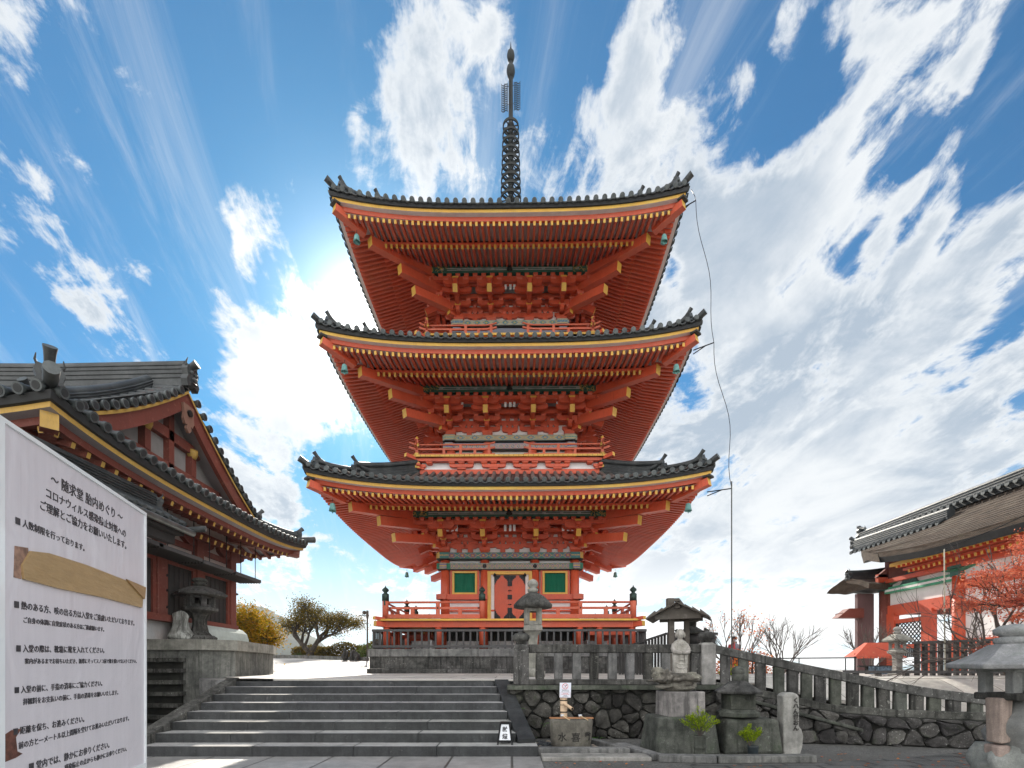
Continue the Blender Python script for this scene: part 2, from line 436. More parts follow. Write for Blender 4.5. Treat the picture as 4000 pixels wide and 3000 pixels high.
M['rock'] = stone('dry_wall_rock', (.105, .10, .093), (.026, .025, .023), (.42, .42, .39), moss=(.04, .05, .028), streaks=.25, spots=.75, scale=1.4, bmp=1.0, vary=.95)
M['joint'] = plain('wall_joint_earth', (.022, .022, .018), .95, var=.4)
# ------------------------------------------------------------------ three-storey pagoda
PX, PY = -.06, 25.0
ZB = EYE - .20                       # foot of the stone platform
def ez(z): return EYE + z            # heights below are given above eye level
pag = thing('pagoda', 'tall three-storey vermilion pagoda with dark tiled roofs and a ringed bronze spire', 'pagoda', (PX, PY, ZB), rz=R(-.7))
def S(x, s, z): return Vector((PX + x, PY - s, ez(z)))     # front-face coordinates: along, outward, up

M['band1'] = banded('blue_gold_frieze', 0, [(.02, .075, .22), (.05, .20, .15), (.40, .05, .02), (.22, .30, .34), (.03, .12, .09)], .46, 5.03, 5.30, (.03, .10, .20))
M['band2'] = banded('lattice_flower_frieze', 0, [(.26, .30, .27), (.12, .22, .20), (.035, .07, .34), (.34, .15, .08), (.20, .22, .20)], .22, 4.58, 4.84, (.30, .22, .17), style=1)
M['band3'] = banded('pale_lozenge_frieze', 0, [(.36, .42, .36), (.33, .30, .22), (.05, .14, .30), (.02, .22, .15), (.20, .28, .26)], .62, 10.28, 10.52, (.38, .36, .28))
M['band4'] = banded('pink_lozenge_frieze', 0, [(.30, .30, .42), (.38, .22, .28), (.05, .10, .34), (.03, .24, .18), (.22, .24, .30)], .26, 9.9, 10.16, (.42, .38, .36), style=1)
M['band5'] = banded('green_diamond_frieze', 0, [(.07, .24, .32), (.42, .42, .32), (.03, .26, .14), (.06, .12, .34), (.25, .30, .28)], .42, 15.57, 15.79, (.36, .40, .36))

TIERS = [  # fly: tip of flying rafters; zf: their top; base rafters; purlin; columns; beam tops; roof top
    dict(a=6.95, zf=6.225, sb=5.70, zb=6.18, sp=4.10, zp=6.47, c=2.85, cx=[1.10], zd=5.10, dh=.27, st=3.70, zt=8.28, lift=.54, bz=5.36, bh=1.0, lean=.72),
    dict(a=6.62, zf=11.52, sb=5.42, zb=11.46, sp=3.74, zp=11.84, c=2.62, cx=[1.0], zd=10.32, dh=.24, st=3.55, zt=13.5, lift=.54, bz=0, bh=0, lean=.72),
    dict(a=6.27, zf=16.67, sb=5.12, zb=16.71, sp=3.43, zp=17.10, c=2.30, cx=[.85], zd=15.59, dh=.22, st=.55, zt=21.2, lift=.54, bz=0, bh=0, lean=.80)]
SP = .2165
def lift(T, x): return T['lift'] * min(1.2, abs(x) / (T['a'] + .25)) ** 3.1

def hijiki(mb, cx, s, z, L, w, h, m=0, along=True):
    """bracket arm: beam whose ends sweep up underneath"""
    a = L / 2
    poly = [(-a, h), (-a, h * .45), (-a * .86, h * .12), (-a * .62, 0), (a * .62, 0), (a * .86, h * .12), (a, h * .45), (a, h)]
    if along: mb.prism(poly, lambda p, q, k: S(cx + p, s + (w / 2 if k == 0 else -w / 2), z + q), m)
    else: mb.prism(poly, lambda p, q, k: S(cx + (w / 2 if k == 0 else -w / 2), s + p, z + q), m)
def masu(mb, cx, s, z, w, h, m=0):
    """bearing block: square top, hollowed lower half"""
    t = w / 2; b = w * .33; hh = h * .48
    vs = [S(cx + i * b, s + j * b, z) for i, j in ((-1, 1), (1, 1), (1, -1), (-1, -1))]
    vs += [S(cx + i * t, s + j * t, z + hh) for i, j in ((-1, 1), (1, 1), (1, -1), (-1, -1))]
    vs += [S(cx + i * t, s + j * t, z + h) for i, j in ((-1, 1), (1, 1), (1, -1), (-1, -1))]
    mb.add(vs, [(0, 1, 2, 3), (8, 9, 10, 11)] + [(i + o, (i + 1) % 4 + o, (i + 1) % 4 + o + 4, i + o + 4) for o in (0, 4) for i in range(4)], m)

for ti, T in enumerate(TIERS):
    a, zf, sb, zb, sp, zp, c = (T[k] for k in ('a', 'zf', 'sb', 'zb', 'sp', 'zp', 'c'))
    ze = zf + .14
    bigT = T['lift']
    # --- roof face: pan surface, round tile courses and their end discs
    s0, z0 = a + .34, ze + .27
    st, zt = T['st'], T['zt']
    def RP(x, t):
        s = s0 + (st - s0) * t
        k = T['lean']; z = z0 + (zt - z0) * (k * t + (1 - k) * t * t)
        return S(x, s, z + lift(T, x) * (1 - t) ** 2.2 * 1.12)
    nj = int(s0 / .32); xs = [j * .32 for j in range(-nj, nj + 1)]
    def tmax(x): return min(1.0, max(.004, (s0 - abs(x)) / (s0 - st)))
    roof = MB()
    ex = [-s0] + xs + [s0]; NV = 10
    for x0, x1 in zip(ex[:-1], ex[1:]):
        roof.grid(lambda u, v: RP(x0 + (x1 - x0) * u, v * (tmax(x0) + (tmax(x1) - tmax(x0)) * u)), 1, NV, 0)
    for x in xs:
        tm = tmax(x)
        if tm < .02: continue
        pts = [RP(x, tm * k / NV) + Vector((0, 0, .05)) for k in range(NV + 1)]
        roof.tube(pts, .083, 8, 1 if ti == 0 else 0, capm=2)
        d = (pts[0] - pts[1]).normalized()
        roof.tube([pts[0] - d * .015, pts[0] + d * .05], .093, 12, 2, capm=2)
        roof.tube([pts[0] + d * .05, pts[0] + d * .062], [.093, .074], 12, 2, capm=2)
        # scalloped lip of the pan tile between the discs
        q = [RP(x + .16 + i * .05, 0) + Vector((0, -.03, -.05 - .03 * math.cos(i * 1.1))) for i in range(-2, 3)]
        if abs(x + .16) < s0 - .2: roof.tube(q, .03, 5, 0)
    o = roof.build('roof', [M['tile'], M['tilebrown'], M['tiledisc']], pag); four(o, pag)
    # --- edge of the eave: red fascia, ochre board, dark tile bed
    ed = MB()
    def strip(sA, zA, sB, zB, m, lf=1.0):
        n = 24
        def f(u, v):
            x = (2 * u - 1)
            sx = sA + (sB - sA) * v
            X = x * (sx)
            return S(X, sx, zA + (zB - zA) * v + lift(T, X) * lf)
        ed.grid(f, n, 1, m, False)
    strip(a + .02, zf, a + .05, ze, 0); strip(a - .07, zf, a + .02, zf, 0)
    strip(a + .05, ze, a + .22, ze + .01, 1); strip(a + .22, ze + .01, a + .23, ze + .115, 2)
    strip(a + .23, ze + .115, a + .29, ze + .12, 3); strip(a + .29, ze + .12, a + .32, ze + .24, 3); strip(a + .32, ze + .24, a + .2, ze + .25, 3)
    o = ed.build('eave_edge', [M['red'], M['soffit'], M['gold'], M['tileedge']], pag, fixn=False); four(o, pag)
    # --- rafters: two rows, ochre tips; whitened boards between
    hb = .135; wr = .088
    def zfl(s, x): return zf - hb / 2 + (sb + .0 - min(s, a)) * 0 + (a - s) * ((zb + .22 - (zf - hb / 2)) / (a - sb)) + lift(T, x) * max(0, (s - sb + .9) / (a - sb + .9)) * .85
    zin = zp + .20
    def zbs(s, x): return zb + (sb - s) * ((zin - zb) / (sb - sp)) + lift(T, x) * max(0, (s - sp) / (a - sp)) * .55
    fl, bs, bd = MB(), MB(), MB()
    n = int(a / SP)
    for j in range(-n, n):
        x = (j + .5) * SP
        i0 = max(sb - .25, abs(x) + .10)
        if i0 < a - .1:
            fl.beam(S(x, i0, zfl(i0, x)), S(x, a, zfl(a, x)), wr, hb, 0, 1)
        i0 = max(c + .0, abs(x) + .10)
        if i0 < sb - .08:
            bs.beam(S(x, i0, zbs(i0, x)), S(x, sb, zbs(sb, x)), wr, hb * 1.1, 0, 1)
    o = fl.build('flying_rafter_row', [M['red'], M['gold']], pag); four(o, pag)
    o = bs.build('base_rafter_row', [M['red'], M['gold']], pag); four(o, pag)
    def soff(u, v):
        s = sb - .1 + (a + .03 - sb + .1) * v; X = (2 * u - 1) * s
        return S(X, s, zfl(s, X) + hb / 2 + .008)
    bd.grid(soff, 24, 3, 0, False)
    def soff2(u, v):
        s = c - .1 + (sb - .05 - c + .1) * v; X = (2 * u - 1) * s
        return S(X, s, zbs(s, X) + hb * .55 + .008)
    bd.grid(soff2, 24, 4, 0, False)
    # kioi: the bearer on the base rafter tips
    n = 20
    for k in range(n):
        xa, xb = (-1 + 2 * k / n) * (sb - .06), (-1 + 2 * (k + 1) / n) * (sb - .06)
        bd.beam(S(xa, sb - .06, zbs(sb, xa) + .12), S(xb, sb - .06, zbs(sb, xb) + .12), .13, .10, 1)
    o = bd.build('soffit_board', [M['soffit'], M['red']], pag, fixn=False); four(o, pag)
    # --- hip beam under the corner and its stubs (built on the front-left diagonal, one per corner)
    hp = MB()
    def Dg(h, z, off=0): return S(-h + off, h + off, z)
    hp.beam(Dg(sb + .45, zbs(sb, sb) + .10), Dg(a + .18, zf + T['lift'] * .80 - .02), .26, .26, 0, 1)
    hp.beam(Dg(c, zin - .12), Dg(sb + .30, zbs(sb, sb) - .10), .30, .34, 0, 1)
    hp.beam(Dg(a + .06, zf + T['lift'] * .80 + .15), Dg(a + .24, zf + T['lift'] * .80 + .17), .34, .07, 2)
    o = hp.build('hip_beam', [M['red'], M['gold'], M['woodblack']], pag); four(o, pag)
    tr = MB()
    zt0 = T['zd']
    for h0, h1, zz, q in ((c, sp + 1.05, zt0 + .78, .36), (c, sp + .58, zt0 + .24, .34)):
        if h1 - sp < .2: continue
        tr.beam(Dg(h0, zz + .34), Dg(h1, zz), .28, q, 0, 1)
    for k in range(3):          # stepped diagonal arms
        h = c + .42 + .42 * k
        tr.beam(Dg(c - .1, zt0 + .30 + .31 * k), Dg(h, zt0 + .28 + .31 * k), .2, .2, 0, 1)
        for off in (0,):
            q = Dg(h - .08, 0)
            masu(tr, q.x - PX, PY - q.y, zt0 + .38 + .31 * k, .30, .17, 0)
    for dx, dy in ((1, 0), (0, 1)):
        pass
    o = tr.build('corner_tail_rafter', [M['red'], M['gold']], pag); four(o, pag)
    # --- purlin: dark green painted beam with carved dark ends
    pu = MB()
    hh = .15
    pu.bx(*[v for v in (PX - sp, PX + sp)], PY - sp - .10, PY - sp + .10, ez(zp - hh), ez(zp + hh), 0)
    for zz in (zp + .035, zp - .035):
        pu.bx(PX - sp + .75, PX + sp - .75, PY - sp - .104, PY - sp - .098, ez(zz - .012), ez(zz + .012), 1)
    for kx in range(-4, 5):
        for e in (-.05, 0, .05): pu.bx(PX + kx * .72 - .012 + e, PX + kx * .72 + .012 + e, PY - sp - .106, PY - sp - .097, ez(zp - .05), ez(zp + .05), 1)
    pu.lathe([(.0, -.01), (.15, -.01), (.15, .02), (0, .03)], S(0, sp + .09, zp), 8, 2) if False else None
    for q in range(3):
        an = q * 2 * PI / 3 + PI / 2
        pu.tube([S(.07 * math.cos(an), sp + .10, zp + .06 * math.sin(an)), S(.07 * math.cos(an), sp + .125, zp + .06 * math.sin(an))], .07, 10, 2)
    for sgn in (-1, 1):
        for q in range(22):
            x = sgn * (sp - .06 - random.random() * .72); z = zp + random.uniform(-.11, .11)
            an = random.uniform(0, PI)
            pu.tube([S(x + .07 * math.cos(an + k * .7) * (1 - k * .2), sp + .108, z + .05 * math.sin(an + k * .7)) for k in range(4)], .011, 4, 3)
    o = pu.build('purlin', [M['greendark'], M['paleline'], M['bronze'], M['golddull']], pag); four(o, pag)
    # --- bracket sets over each column and the struts between
    cols = [-c] + [-v for v in T['cx']] + T['cx'] + [c]
    zz = T['zd']
    wall = MB()
    wall.bx(PX - c, PX + c, PY - c + .02, PY - c + .14, ez(zz - .02), ez(zin + .15), 0)
    for k, zl in enumerate((zz + .53, zz + .84, zz + 1.15)):
        wall.bx(PX - c, PX + c, PY - c - .09, PY - c + .03, ez(zl), ez(zl + .17), 1)
    o = wall.build('bracket_wall', [M['white'], M['red']], pag); four(o, pag)
    inter = MB()
    xs_all = []
    for i in range(len(cols) - 1):
        xs_all += [cols[i] + (cols[i + 1] - cols[i]) * f for f in ((.5,) if ti else (.36, .64))]
    for x in xs_all:          # kaerumata-like struts between the columns
        hijiki(inter, x, c + .03, zz + .20, .62 if ti == 0 else .7, .15, .2)
        inter.bx(PX + x - .11, PX + x + .11, PY - c - .1, PY - c + .02, ez(zz), ez(zz + .24))
        for dx in (-.25, 0, .25): masu(inter, x + dx, c + .04, zz + .40, .2, .13)
    for k, zl in ((1, zz + .70), (2, zz + 1.01)):
        q = -c
        while q < c:
            masu(inter, q, c + .04, zl, .19, .14); q += .36
    # beams of the outer planes, with the small blocks they carry
    for s, zl in ((c + .42, zz + .84), (c + .84, zz + 1.10)):
        inter.bx(PX - s - .3, PX + s + .3, PY - s - .065, PY - s + .065, ez(zl), ez(zl + .16))
    q = -sp + .1
    while q < sp:
        masu(inter, q, sp - .02, zp - .29, .2, .14); q += .37
    inter.bx(PX - sp - .1, PX + sp + .1, PY - sp - .055, PY - sp + .085, ez(zp - .43), ez(zp - .28))
    o = inter.build('bracket_beam', [M['red']], pag); four(o, pag)
    for i in range(len(cols) - 1):          # whitened fillets seen between the upper struts
        m_ = (cols[i] + cols[i + 1]) / 2 * (sp / c) * .86
        for dx in (-.18, .03, .20):
            wp = MB(); wp.bx(PX + m_ + dx - .05, PX + m_ + dx + .05, PY - (c + .90), PY - (c + .87), ez(zp - .62), ez(zp - .34))
            o = wp.build('plaster_fillet', M['white'], pag); four(o, pag)
    seen = {}
    for ci, x in enumerate(cols):
        b = MB()
        fan = (sp / c - 1) * .55
        if ci < 3:
            masu(b, x, c, zz + .0, .46, .30)
            hijiki(b, x, c, zz + .25, 1.15, .17, .20)
            for dx in (-.46, 0, .46): masu(b, x + dx, c + .03, zz + .44, .23, .14)
        else: x -= .006
        for k in range(3):
            s1 = c + .42 * (k + 1)
            zl = zz + .25 + .27 * k
            hijiki(b, x, c + .21 * (k + 1) - .05, zl, .42 * (k + 1) + .5, .16, .19, along=False)
            masu(b, x, s1, zl + .18, .25, .14)
            b.add([S(x - .126, s1 + .128, zl + .24), S(x + .126, s1 + .128, zl + .24), S(x + .126, s1 + .128, zl + .315), S(x - .126, s1 + .128, zl + .315)], [(0, 1, 2, 3)], 1)
            if k < 2: hijiki(b, x, s1, zl + .27, 1.16 + .12 * k, .16, .20)
            if k < 2:
                for dx in (-.46, 0, .46): masu(b, x + dx, s1, zl + .46, .22, .14)
        # tail rafter, sloping out and down to its ochre end
        b.beam(S(x, c - .1, zz + 1.18), S(x, c + 1.50, zz + .52), .20, .30, 0, 1)
        masu(b, x, sp - .05, zz + .66, .26, .18)
        hijiki(b, x, sp - .02, zp - .60, 1.10, .17, .20)
        for dx in (-.42, 0, .42): masu(b, x + dx, sp - .02, zp - .43, .24, .15)
        o = b.build('bracket_set', [M['red'], M['gold']], pag, bevel=0); four(o, pag)
        if ci == 0:
            pass
    # --- body walls
    wb = MB()
    zfl0 = (1.965, 8.96, 14.25)[ti]
    wb.bx(PX - c, PX + c, PY - c + .05, PY - c + .2, ez(zfl0), ez(zz), 0)
    o = wb.build('plaster_wall', M['white'], pag); four(o, pag)
    for x in cols[:-1]:
        col = MB(); col.lathe([(.20, 0), (.20, zz - T['dh'] - zfl0)], S(x, c, zfl0), 20)
        o = col.build('column', M['red'], pag); four(o, pag)
    be = MB()
    dz = T['dh']
    bl = c + .34
    be.bx(PX - bl, PX + bl, PY - c - .26, PY - c + .2, ez(zz - dz), ez(zz - .003), 0)
    be.bx(PX - bl, PX + bl, PY - c - .23, PY - c + .2, ez(zz - dz - .035), ez(zz - dz - .002), 2)
    zk = (4.64, 9.97, 15.24)[ti]; kh = (.26, .24, .2)[ti]
    be.bx(PX - bl + .01, PX + bl - .01, PY - c - .235, PY - c + .1, ez(zk - kh), ez(zk), 1)
    be.bx(PX - bl + .03, PX + bl - .03, PY - c - .21, PY - c + .1, ez(zk - kh - .03), ez(zk - kh - .001), 2)
    if ti == 0:
        for sg in (-1, 1):
            be.bx(PX + sg * (bl - .26) - .265, PX + sg * (bl - .26) + .265, PY - c - .264, PY - c - .2, ez(zz - dz + .004), ez(zz - .006), 3)
            be.prism([(0, -.13), (.16, 0), (0, .13)], lambda p, q, k: S(-sg * (-bl + .52) * -1 + -sg * p, c + .264 - .05 * k, zz - dz / 2 + q), 3)
            be.bx(PX + sg * (bl - .3) - .3, PX + sg * (bl - .3) + .3, PY - c - .238, PY - c - .2, ez(zk - kh + .005), ez(zk - .005), 4)
    o = be.build('painted_beam', [(M['band1'], M['band3'], M['band5'])[ti], (M['band2'], M['band4'], M['band4'])[ti], M['woodblack'], M['golddull'], M['slat']], pag); four(o, pag)
    # --- hip ridges: a long inner ridge and a lower outer one, each ending in a demon tile with a raised horn
    rd = MB()
    def RD(h, up=0.0, wd=0.0):
        t = (s0 - h) / (s0 - st); p = RP(-h, max(-.02, t)); p.z += up
        return p + Vector((wd, -wd * -1, 0)) if False else p + Vector((wd * .7071, -wd * -.7071, 0))
    def ridge(mb, hA, hB, hgt, wid, n=14):
        def f(u, v):
            pass
        prof = [(-wid / 2, -.15), (-wid / 2, hgt * .82), (-wid * .36, hgt * .9), (wid * .36, hgt * .9), (wid / 2, hgt * .82), (wid / 2, -.15)]
        rows = []
        for i in range(n + 1):
            h = hA + (hB - hA) * i / n
            rows.append([RD(h, z) + Vector((w * .7071, w * .7071, 0)) for w, z in prof])
        vs = [p for r in rows for p in r]; k = len(prof)
        mb.add(vs, [(i * k + j, i * k + j + 1, (i + 1) * k + j + 1, (i + 1) * k + j) for i in range(n) for j in range(k - 1)], 0)
        mb.add(rows[0], [tuple(range(k))], 0); mb.add(rows[-1], [tuple(range(k))], 0)
        mb.tube([RD(hA + (hB - hA) * i / n, hgt) for i in range(n + 1)], wid * .33, 8, 0)
        for zz_ in (.16, .34, .70):
            for sg in (-1, 1):
                mb.tube([RD(hA + (hB - hA) * i / n, hgt * zz_) + Vector((sg * wid * .355, sg * wid * .355, 0)) for i in range(n + 1)], .014, 4, 1)
    hs = [(s0 - .38, s0 - 1.55, .36), (s0 - 1.42, max(st + .02, .5), .56)]
    for q, (hA, hB, hg) in enumerate(hs):
        ridge(rd, hA, hB, hg, .26 if q == 0 else .30)
        fr = RD(hA, 0); out = Vector((-.7071, -.7071, 0))
        sd2 = Vector((.7071, -.7071, 0))
        dm = [(-.20, -.06), (-.24, .16), (-.19, .30), (-.23, .40), (-.10, .40), (0, .50), (.10, .40), (.23, .40), (.19, .30), (.24, .16), (.20, -.06), (.07, .02), (-.07, .02)]
        rd.prism(dm, lambda p, w, k: fr + sd2 * p * (.95) + out * (.02 + .11 * (1 - k)) + Vector((0, 0, w * (.85 + hg * .35))), 0)
        for e in (-.08, .08): rd.lathe([(0, -.03), (.04, -.02), (.05, 0.01), (.0, .04)], fr + sd2 * e + out * .15 + Vector((0, 0, .28)), 8, 1)
        rd.lathe([(0, -.05), (.06, -.03), (.06, .03), (0, .05)], fr + out * .17 + Vector((0, 0, .16)), 8, 1)
        b0 = RD(hA, hg * .95)                       # horn sweeping up and outward
        hn = [b0 + out * (-.55 + .66 * (k / 6)) + Vector((0, 0, -.05 + .36 * (k / 6) ** 2.2)) for k in range(7)]
        rd.tube(hn, [.09, .095, .088, .076, .066, .064, .076], 10, 0, capm=1)
    t0 = RD(s0 - .30, .04); out = Vector((-.7071, -.7071, 0))
    rd.tube([t0 - out * .4, t0 + out * .1 + Vector((0, 0, .04)), t0 + out * .52 + Vector((0, 0, .22))], [.10, .10, .115], 10, 0, capm=1)
    o = rd.build('hip_ridge', [M['tile'], M['tiledisc']], pag); four(o, pag)

# --- storey balconies (second and third floor) with split rails
for ti, (zf0, sF, sP, cbase) in enumerate(((8.96, 4.07, 3.89, 2.62), (14.25, 3.72, 3.54, 2.30))):
    b = MB()
    k = sF / 4.07
    b.bx(PX - sF, PX + sF, PY - sF, PY - sF + 1.3, ez(zf0 - .085), ez(zf0), 1)
    x = -sF + .15
    while x < sF:
        b.bx(PX + x - .006, PX + x + .006, PY - sF - .003, PY - sF + .05, ez(zf0 - .084), ez(zf0 + .001), 3); x += .205
    b.bx(PX - sF + .10, PX + sF - .10, PY - sF + .10, PY - sF + .30, ez(zf0 - .23), ez(zf0 - .086), 0)
    b.bx(PX - sF + .35, PX + sF - .35, PY - sF + .34, PY - sF + .5, ez(zf0 - .6), ez(zf0 - .23), 2)
    b.bx(PX - sF + .28, PX + sF - .28, PY - sF + .27, PY - sF + .5, ez(zf0 - .72), ez(zf0 - .52), 0)
    o = b.build('balcony_floor', [M['red'], M['gold'], M['white'], M['woodblack']], pag); four(o, pag)
    for x in [-sP * .97, -sP * .52, -sP * .17, sP * .17, sP * .52, sP * .97]:
        bk = MB()
        hijiki(bk, x, sF - .26, zf0 - .46, 1.0 * k if abs(x) < sP * .9 else .5, .16, .13)
        bk.bx(PX + x - .18, PX + x + .18, PY - sF + .2, PY - sF + .34, ez(zf0 - .53), ez(zf0 - .455))
        for dx in (-.40, 0, .40):
            if abs(x + dx * k) < sF - .3: masu(bk, x + dx * k, sF - .26, zf0 - .335, .26, .11)
        o = bk.build('balcony_bracket', [M['red'], M['gold']], pag); four(o, pag)
    bk = MB()
    bk.beam(Vector(S(-sF + .1, sF - .1, zf0 - .13)), Vector(S(-sF - .22, sF + .22, zf0 - .10)), .17, .15, 0, 1)
    for zz in (-.16, -.36, -.5): bk.bx(PX - sF + .12, PX - sF + .30, PY - sF + .10, PY - sF + .24, ez(zf0 + zz), ez(zf0 + zz + .1), 1)
    o = bk.build('balcony_corner_beam', [M['red'], M['gold']], pag); four(o, pag)
    for sg in (-1, 1):
        r = MB()
        xi, xo = sg * .60 * k, sg * (sP + .32)
        def rail(z, rad, lo):
            pts = []
            for i in range(15):
                u = i / 14; x = xi + (xo - xi) * u
                e = max(0, (.16 - u) / .16) ** 2 * .10 + max(0, (u - .90) / .10) ** 2 * .12
                pts.append(S(x, sP, z + e * lo))
            return pts
        rh = .48 if ti == 0 else .44
        r.tube(rail(zf0 + rh, .035, 1), .036, 8)
        for i in range(14):
            q = rail(zf0 + rh * .60, 0, .8); r.beam(q[i], q[i + 1], .07, .07)
        q = rail(zf0 + .05, 0, 0); r.beam(q[0], q[13], .10, .09)
        for x, hh in ((sg * .86 * k, rh), (sg * 1.45 * k, rh * .6), (sg * 2.05 * k, rh), (sg * 2.75 * k, rh * .6)):
            r.bx(PX + x - .055, PX + x + .055, PY - sP - .045, PY - sP + .045, ez(zf0), ez(zf0 + hh - .02))
        r.bx(PX + sg * sP - .055, PX + sg * sP + .055, PY - sP - .055, PY - sP + .055, ez(zf0), ez(zf0 + rh + .22))
        for zz in (.05, rh - .03): r.bx(PX + sg * sP - .085, PX + sg * sP + .085, PY - sP - .085, PY - sP + .085, ez(zf0 + zz - .06), ez(zf0 + zz + .07), 1)
        r.lathe([(.055, 0), (.075, .05), (.05, .10), (.0, .14)], S(sg * sP, sP, zf0 + rh + .22), 8, 1)
        o = r.build('balcony_railing', [M['redpale'] if ti == 0 else M['redpale'], M['gold']], pag); four(o, pag)

# --- ground storey: lattice windows, door, sill beam
c = 2.85
for x in (-1.98, 1.98):
    f = MB()
    w, z0, z1 = .46, 3.37, 4.23
    for sg in (-1, 1): f.bx(PX + x + sg * (w + .04) - .045, PX + x + sg * (w + .04) + .045, PY - c - .13, PY - c + .06, ez(z0 - .075), ez(z1 + .075), 0)
    f.bx(PX + x - w, PX + x + w, PY - c - .128, PY - c + .06, ez(z1), ez(z1 + .073), 0)
    f.bx(PX + x - w, PX + x + w, PY - c - .128, PY - c + .06, ez(z0 - .073), ez(z0), 0)
    for sg in (-1, 1): f.bx(PX + x + sg * (w + .135) - .045, PX + x + sg * (w + .135) + .045, PY - c - .10, PY - c + .06, ez(z0 - .09), ez(z1 + .15), 1)
    f.bx(PX + x - .6, PX + x + .6, PY - c - .09, PY - c + .06, ez(z1 + .075), ez(z1 + .16), 1)
    o = f.build('window', [M['gold'], M['red']], pag)
    oo = four(o, pag)
    g = MB()
    n = 16
    for i in range(n):
        xx = x - w + (i + .5) * 2 * w / n
        g.box(S(xx, c - .02 + .03, (z0 + z1) / 2), (.036, .036, z1 - z0), 0, R(45))
    g.bx(PX + x - w, PX + x + w, PY - c + .02, PY - c + .06, ez(z0), ez(z1), 0)
    s_ = g.build('lattice', M['slat'], oo[0], origin=pag['org'])
    for k in (1, 2, 3): copy_tree(s_, parent=oo[k])
sb_ = MB()
sb_.bx(PX - c - .36, PX - .97, PY - c - .27, PY - c + .1, ez(3.06), ez(3.28)); sb_.bx(PX + .97, PX + c + .36, PY - c - .27, PY - c + .1, ez(3.06), ez(3.28))
sb_.bx(PX - c - .1, PX + c + .1, PY - c - .2, PY - c + .1, ez(1.97), ez(2.12))
sb_.bx(PX - c, PX + c, PY - c - .1, PY - c + .1, ez(2.55), ez(2.62))
for x in (-2.85, 2.85, ):
    sb_.tube([S(x, c + .26, 3.17), S(x, c + .31, 3.17)], [.10, .06], 6, 1)
for x in (-2.85, -1.1, 1.1, 2.85):
    sb_.tube([S(x, c + .22, 4.51), S(x, c + .27, 4.51)], [.11, .07], 6, 1)
o = sb_.build('sill_beam', [M['red'], M['iron']], pag); four(o, pag)
df = MB()
for sg in (-1, 1):
    df.bx(PX + sg * .90 - .075, PX + sg * .90 + .075, PY - c - .16, PY - c + .1, ez(2.0), ez(4.30), 0)
    df.bx(PX + sg * .755 - .07, PX + sg * .755 + .07, PY - c - .07, PY - c + .1, ez(2.2), ez(4.16), 2)
    df.bx(PX + sg * 1.01 - .035, PX + sg * 1.01 + .035, PY - c - .12, PY - c + .1, ez(2.0), ez(4.36), 1)
df.bx(PX - .825, PX + .825, PY - c - .16, PY - c + .1, ez(4.16), ez(4.30), 0)
df.bx(PX - 1.05, PX + 1.05, PY - c - .12, PY - c + .1, ez(4.30), ez(4.38), 1)
df.bx(PX - .825, PX + .825, PY - c - .14, PY - c + .1, ez(2.12), ez(2.22), 1)
o = df.build('door_frame', [M['gold'], M['red'], M['white']], pag); four(o, pag)
for sg in (-1, 1):
    d = MB()
    d.bx(PX + sg * .34 - .335, PX + sg * .34 + .335, PY - c - .10, PY - c - .03, ez(2.23), ez(4.12))
    o = d.build('door', M['red'], pag); oo = four(o, pag)
    zA, zB = 2.23, 4.12
    pieces = []
    for zc, dr in ((zA, 1), (zB, -1)):       # arched iron corner plates with a scalloped edge
        for e in (-1, 1):
            fi = MB(); xc = sg * .34 + e * .335
            pl = [(0, 0), (0, .52), (.05, .50), (.06, .42), (.10, .40), (.10, .32), (.15, .30), (.17, .22), (.23, .21), (.26, .14), (.32, .12), (.333, 0)]
            fi.prism([(xc - e * p * .80, zc + dr * q * .78) for p, q in pl], lambda p, q, k: S(p, c + .106 - .012 * k, q), 0)
            pieces.append(('corner_plate', fi))
    for zc in (2.6, 3.17, 3.75):
        fi = MB(); fi.bx(PX + sg * .05 - .05, PX + sg * .05 + .05, PY - c - .118, PY - c - .09, ez(zc - .10), ez(zc + .10), 0); pieces.append(('strap_plate', fi))
    for zc in (2.85, 3.45):
        fi = MB(); fi.lathe([(0, -.02), (.04, -.01), (.04, .01), (0, .02)], S(sg * .04, c + .11, zc), 8, 0); pieces.append(('stud', fi))
    fi = MB(); fi.tube([S(sg * .66, c + .11, 4.10), S(sg * .66, c + .16, 4.16), S(sg * .66, c + .16, 4.22)], [.07, .05, .01], 8, 0); pieces.append(('pivot_cap', fi))
    for nm, fi in pieces:
        f0 = fi.build(nm, M['iron'], oo[0], origin=pag['org'])
        for k in (1, 2, 3): copy_tree(f0, parent=oo[k])

# --- ground-floor veranda
v = MB()
sF = 5.20
v.bx(PX - sF, PX + sF, PY - sF, PY - c, ez(1.925), ez(2.0), 1)
v.bx(PX - sF + .001, PX + sF - .001, PY - sF + .02, PY - c, ez(1.995), ez(2.004), 0)
v.bx(PX - sF + .14, PX + sF - .14, PY - sF + .16, PY - sF + .36, ez(1.68), ez(1.922), 0)
v.beam(S(-4.8, 4.8, 1.78), S(-5.27, 5.27, 1.81), .22, .20, 0, 1)
v.beam(S(-4.8, 4.8, 1.99), S(-5.30, 5.30, 2.03), .20, .12, 0, 1)
for x in (-4.9, -2.82, -1.05, 1.05, 2.82):
    v.lathe([(.14, 0), (.14, .97)], S(x, 4.9, .80), 14, 0)
    v.lathe([(.14, 0), (.14, .97)], S(x, 3.6, .80), 10, 0)
    v.beam(S(x, 4.95, 1.45), S(x, 3.2, 1.45), .1, .16, 0)
v.bx(PX - 4.2, PX + 4.2, PY - 3.32, PY - 3.2, ez(.80), ez(1.22), 2)
v.bx(PX - 3.3, PX + 3.3, PY - 3.25, PY - 3.15, ez(1.2), ez(1.92), 3)
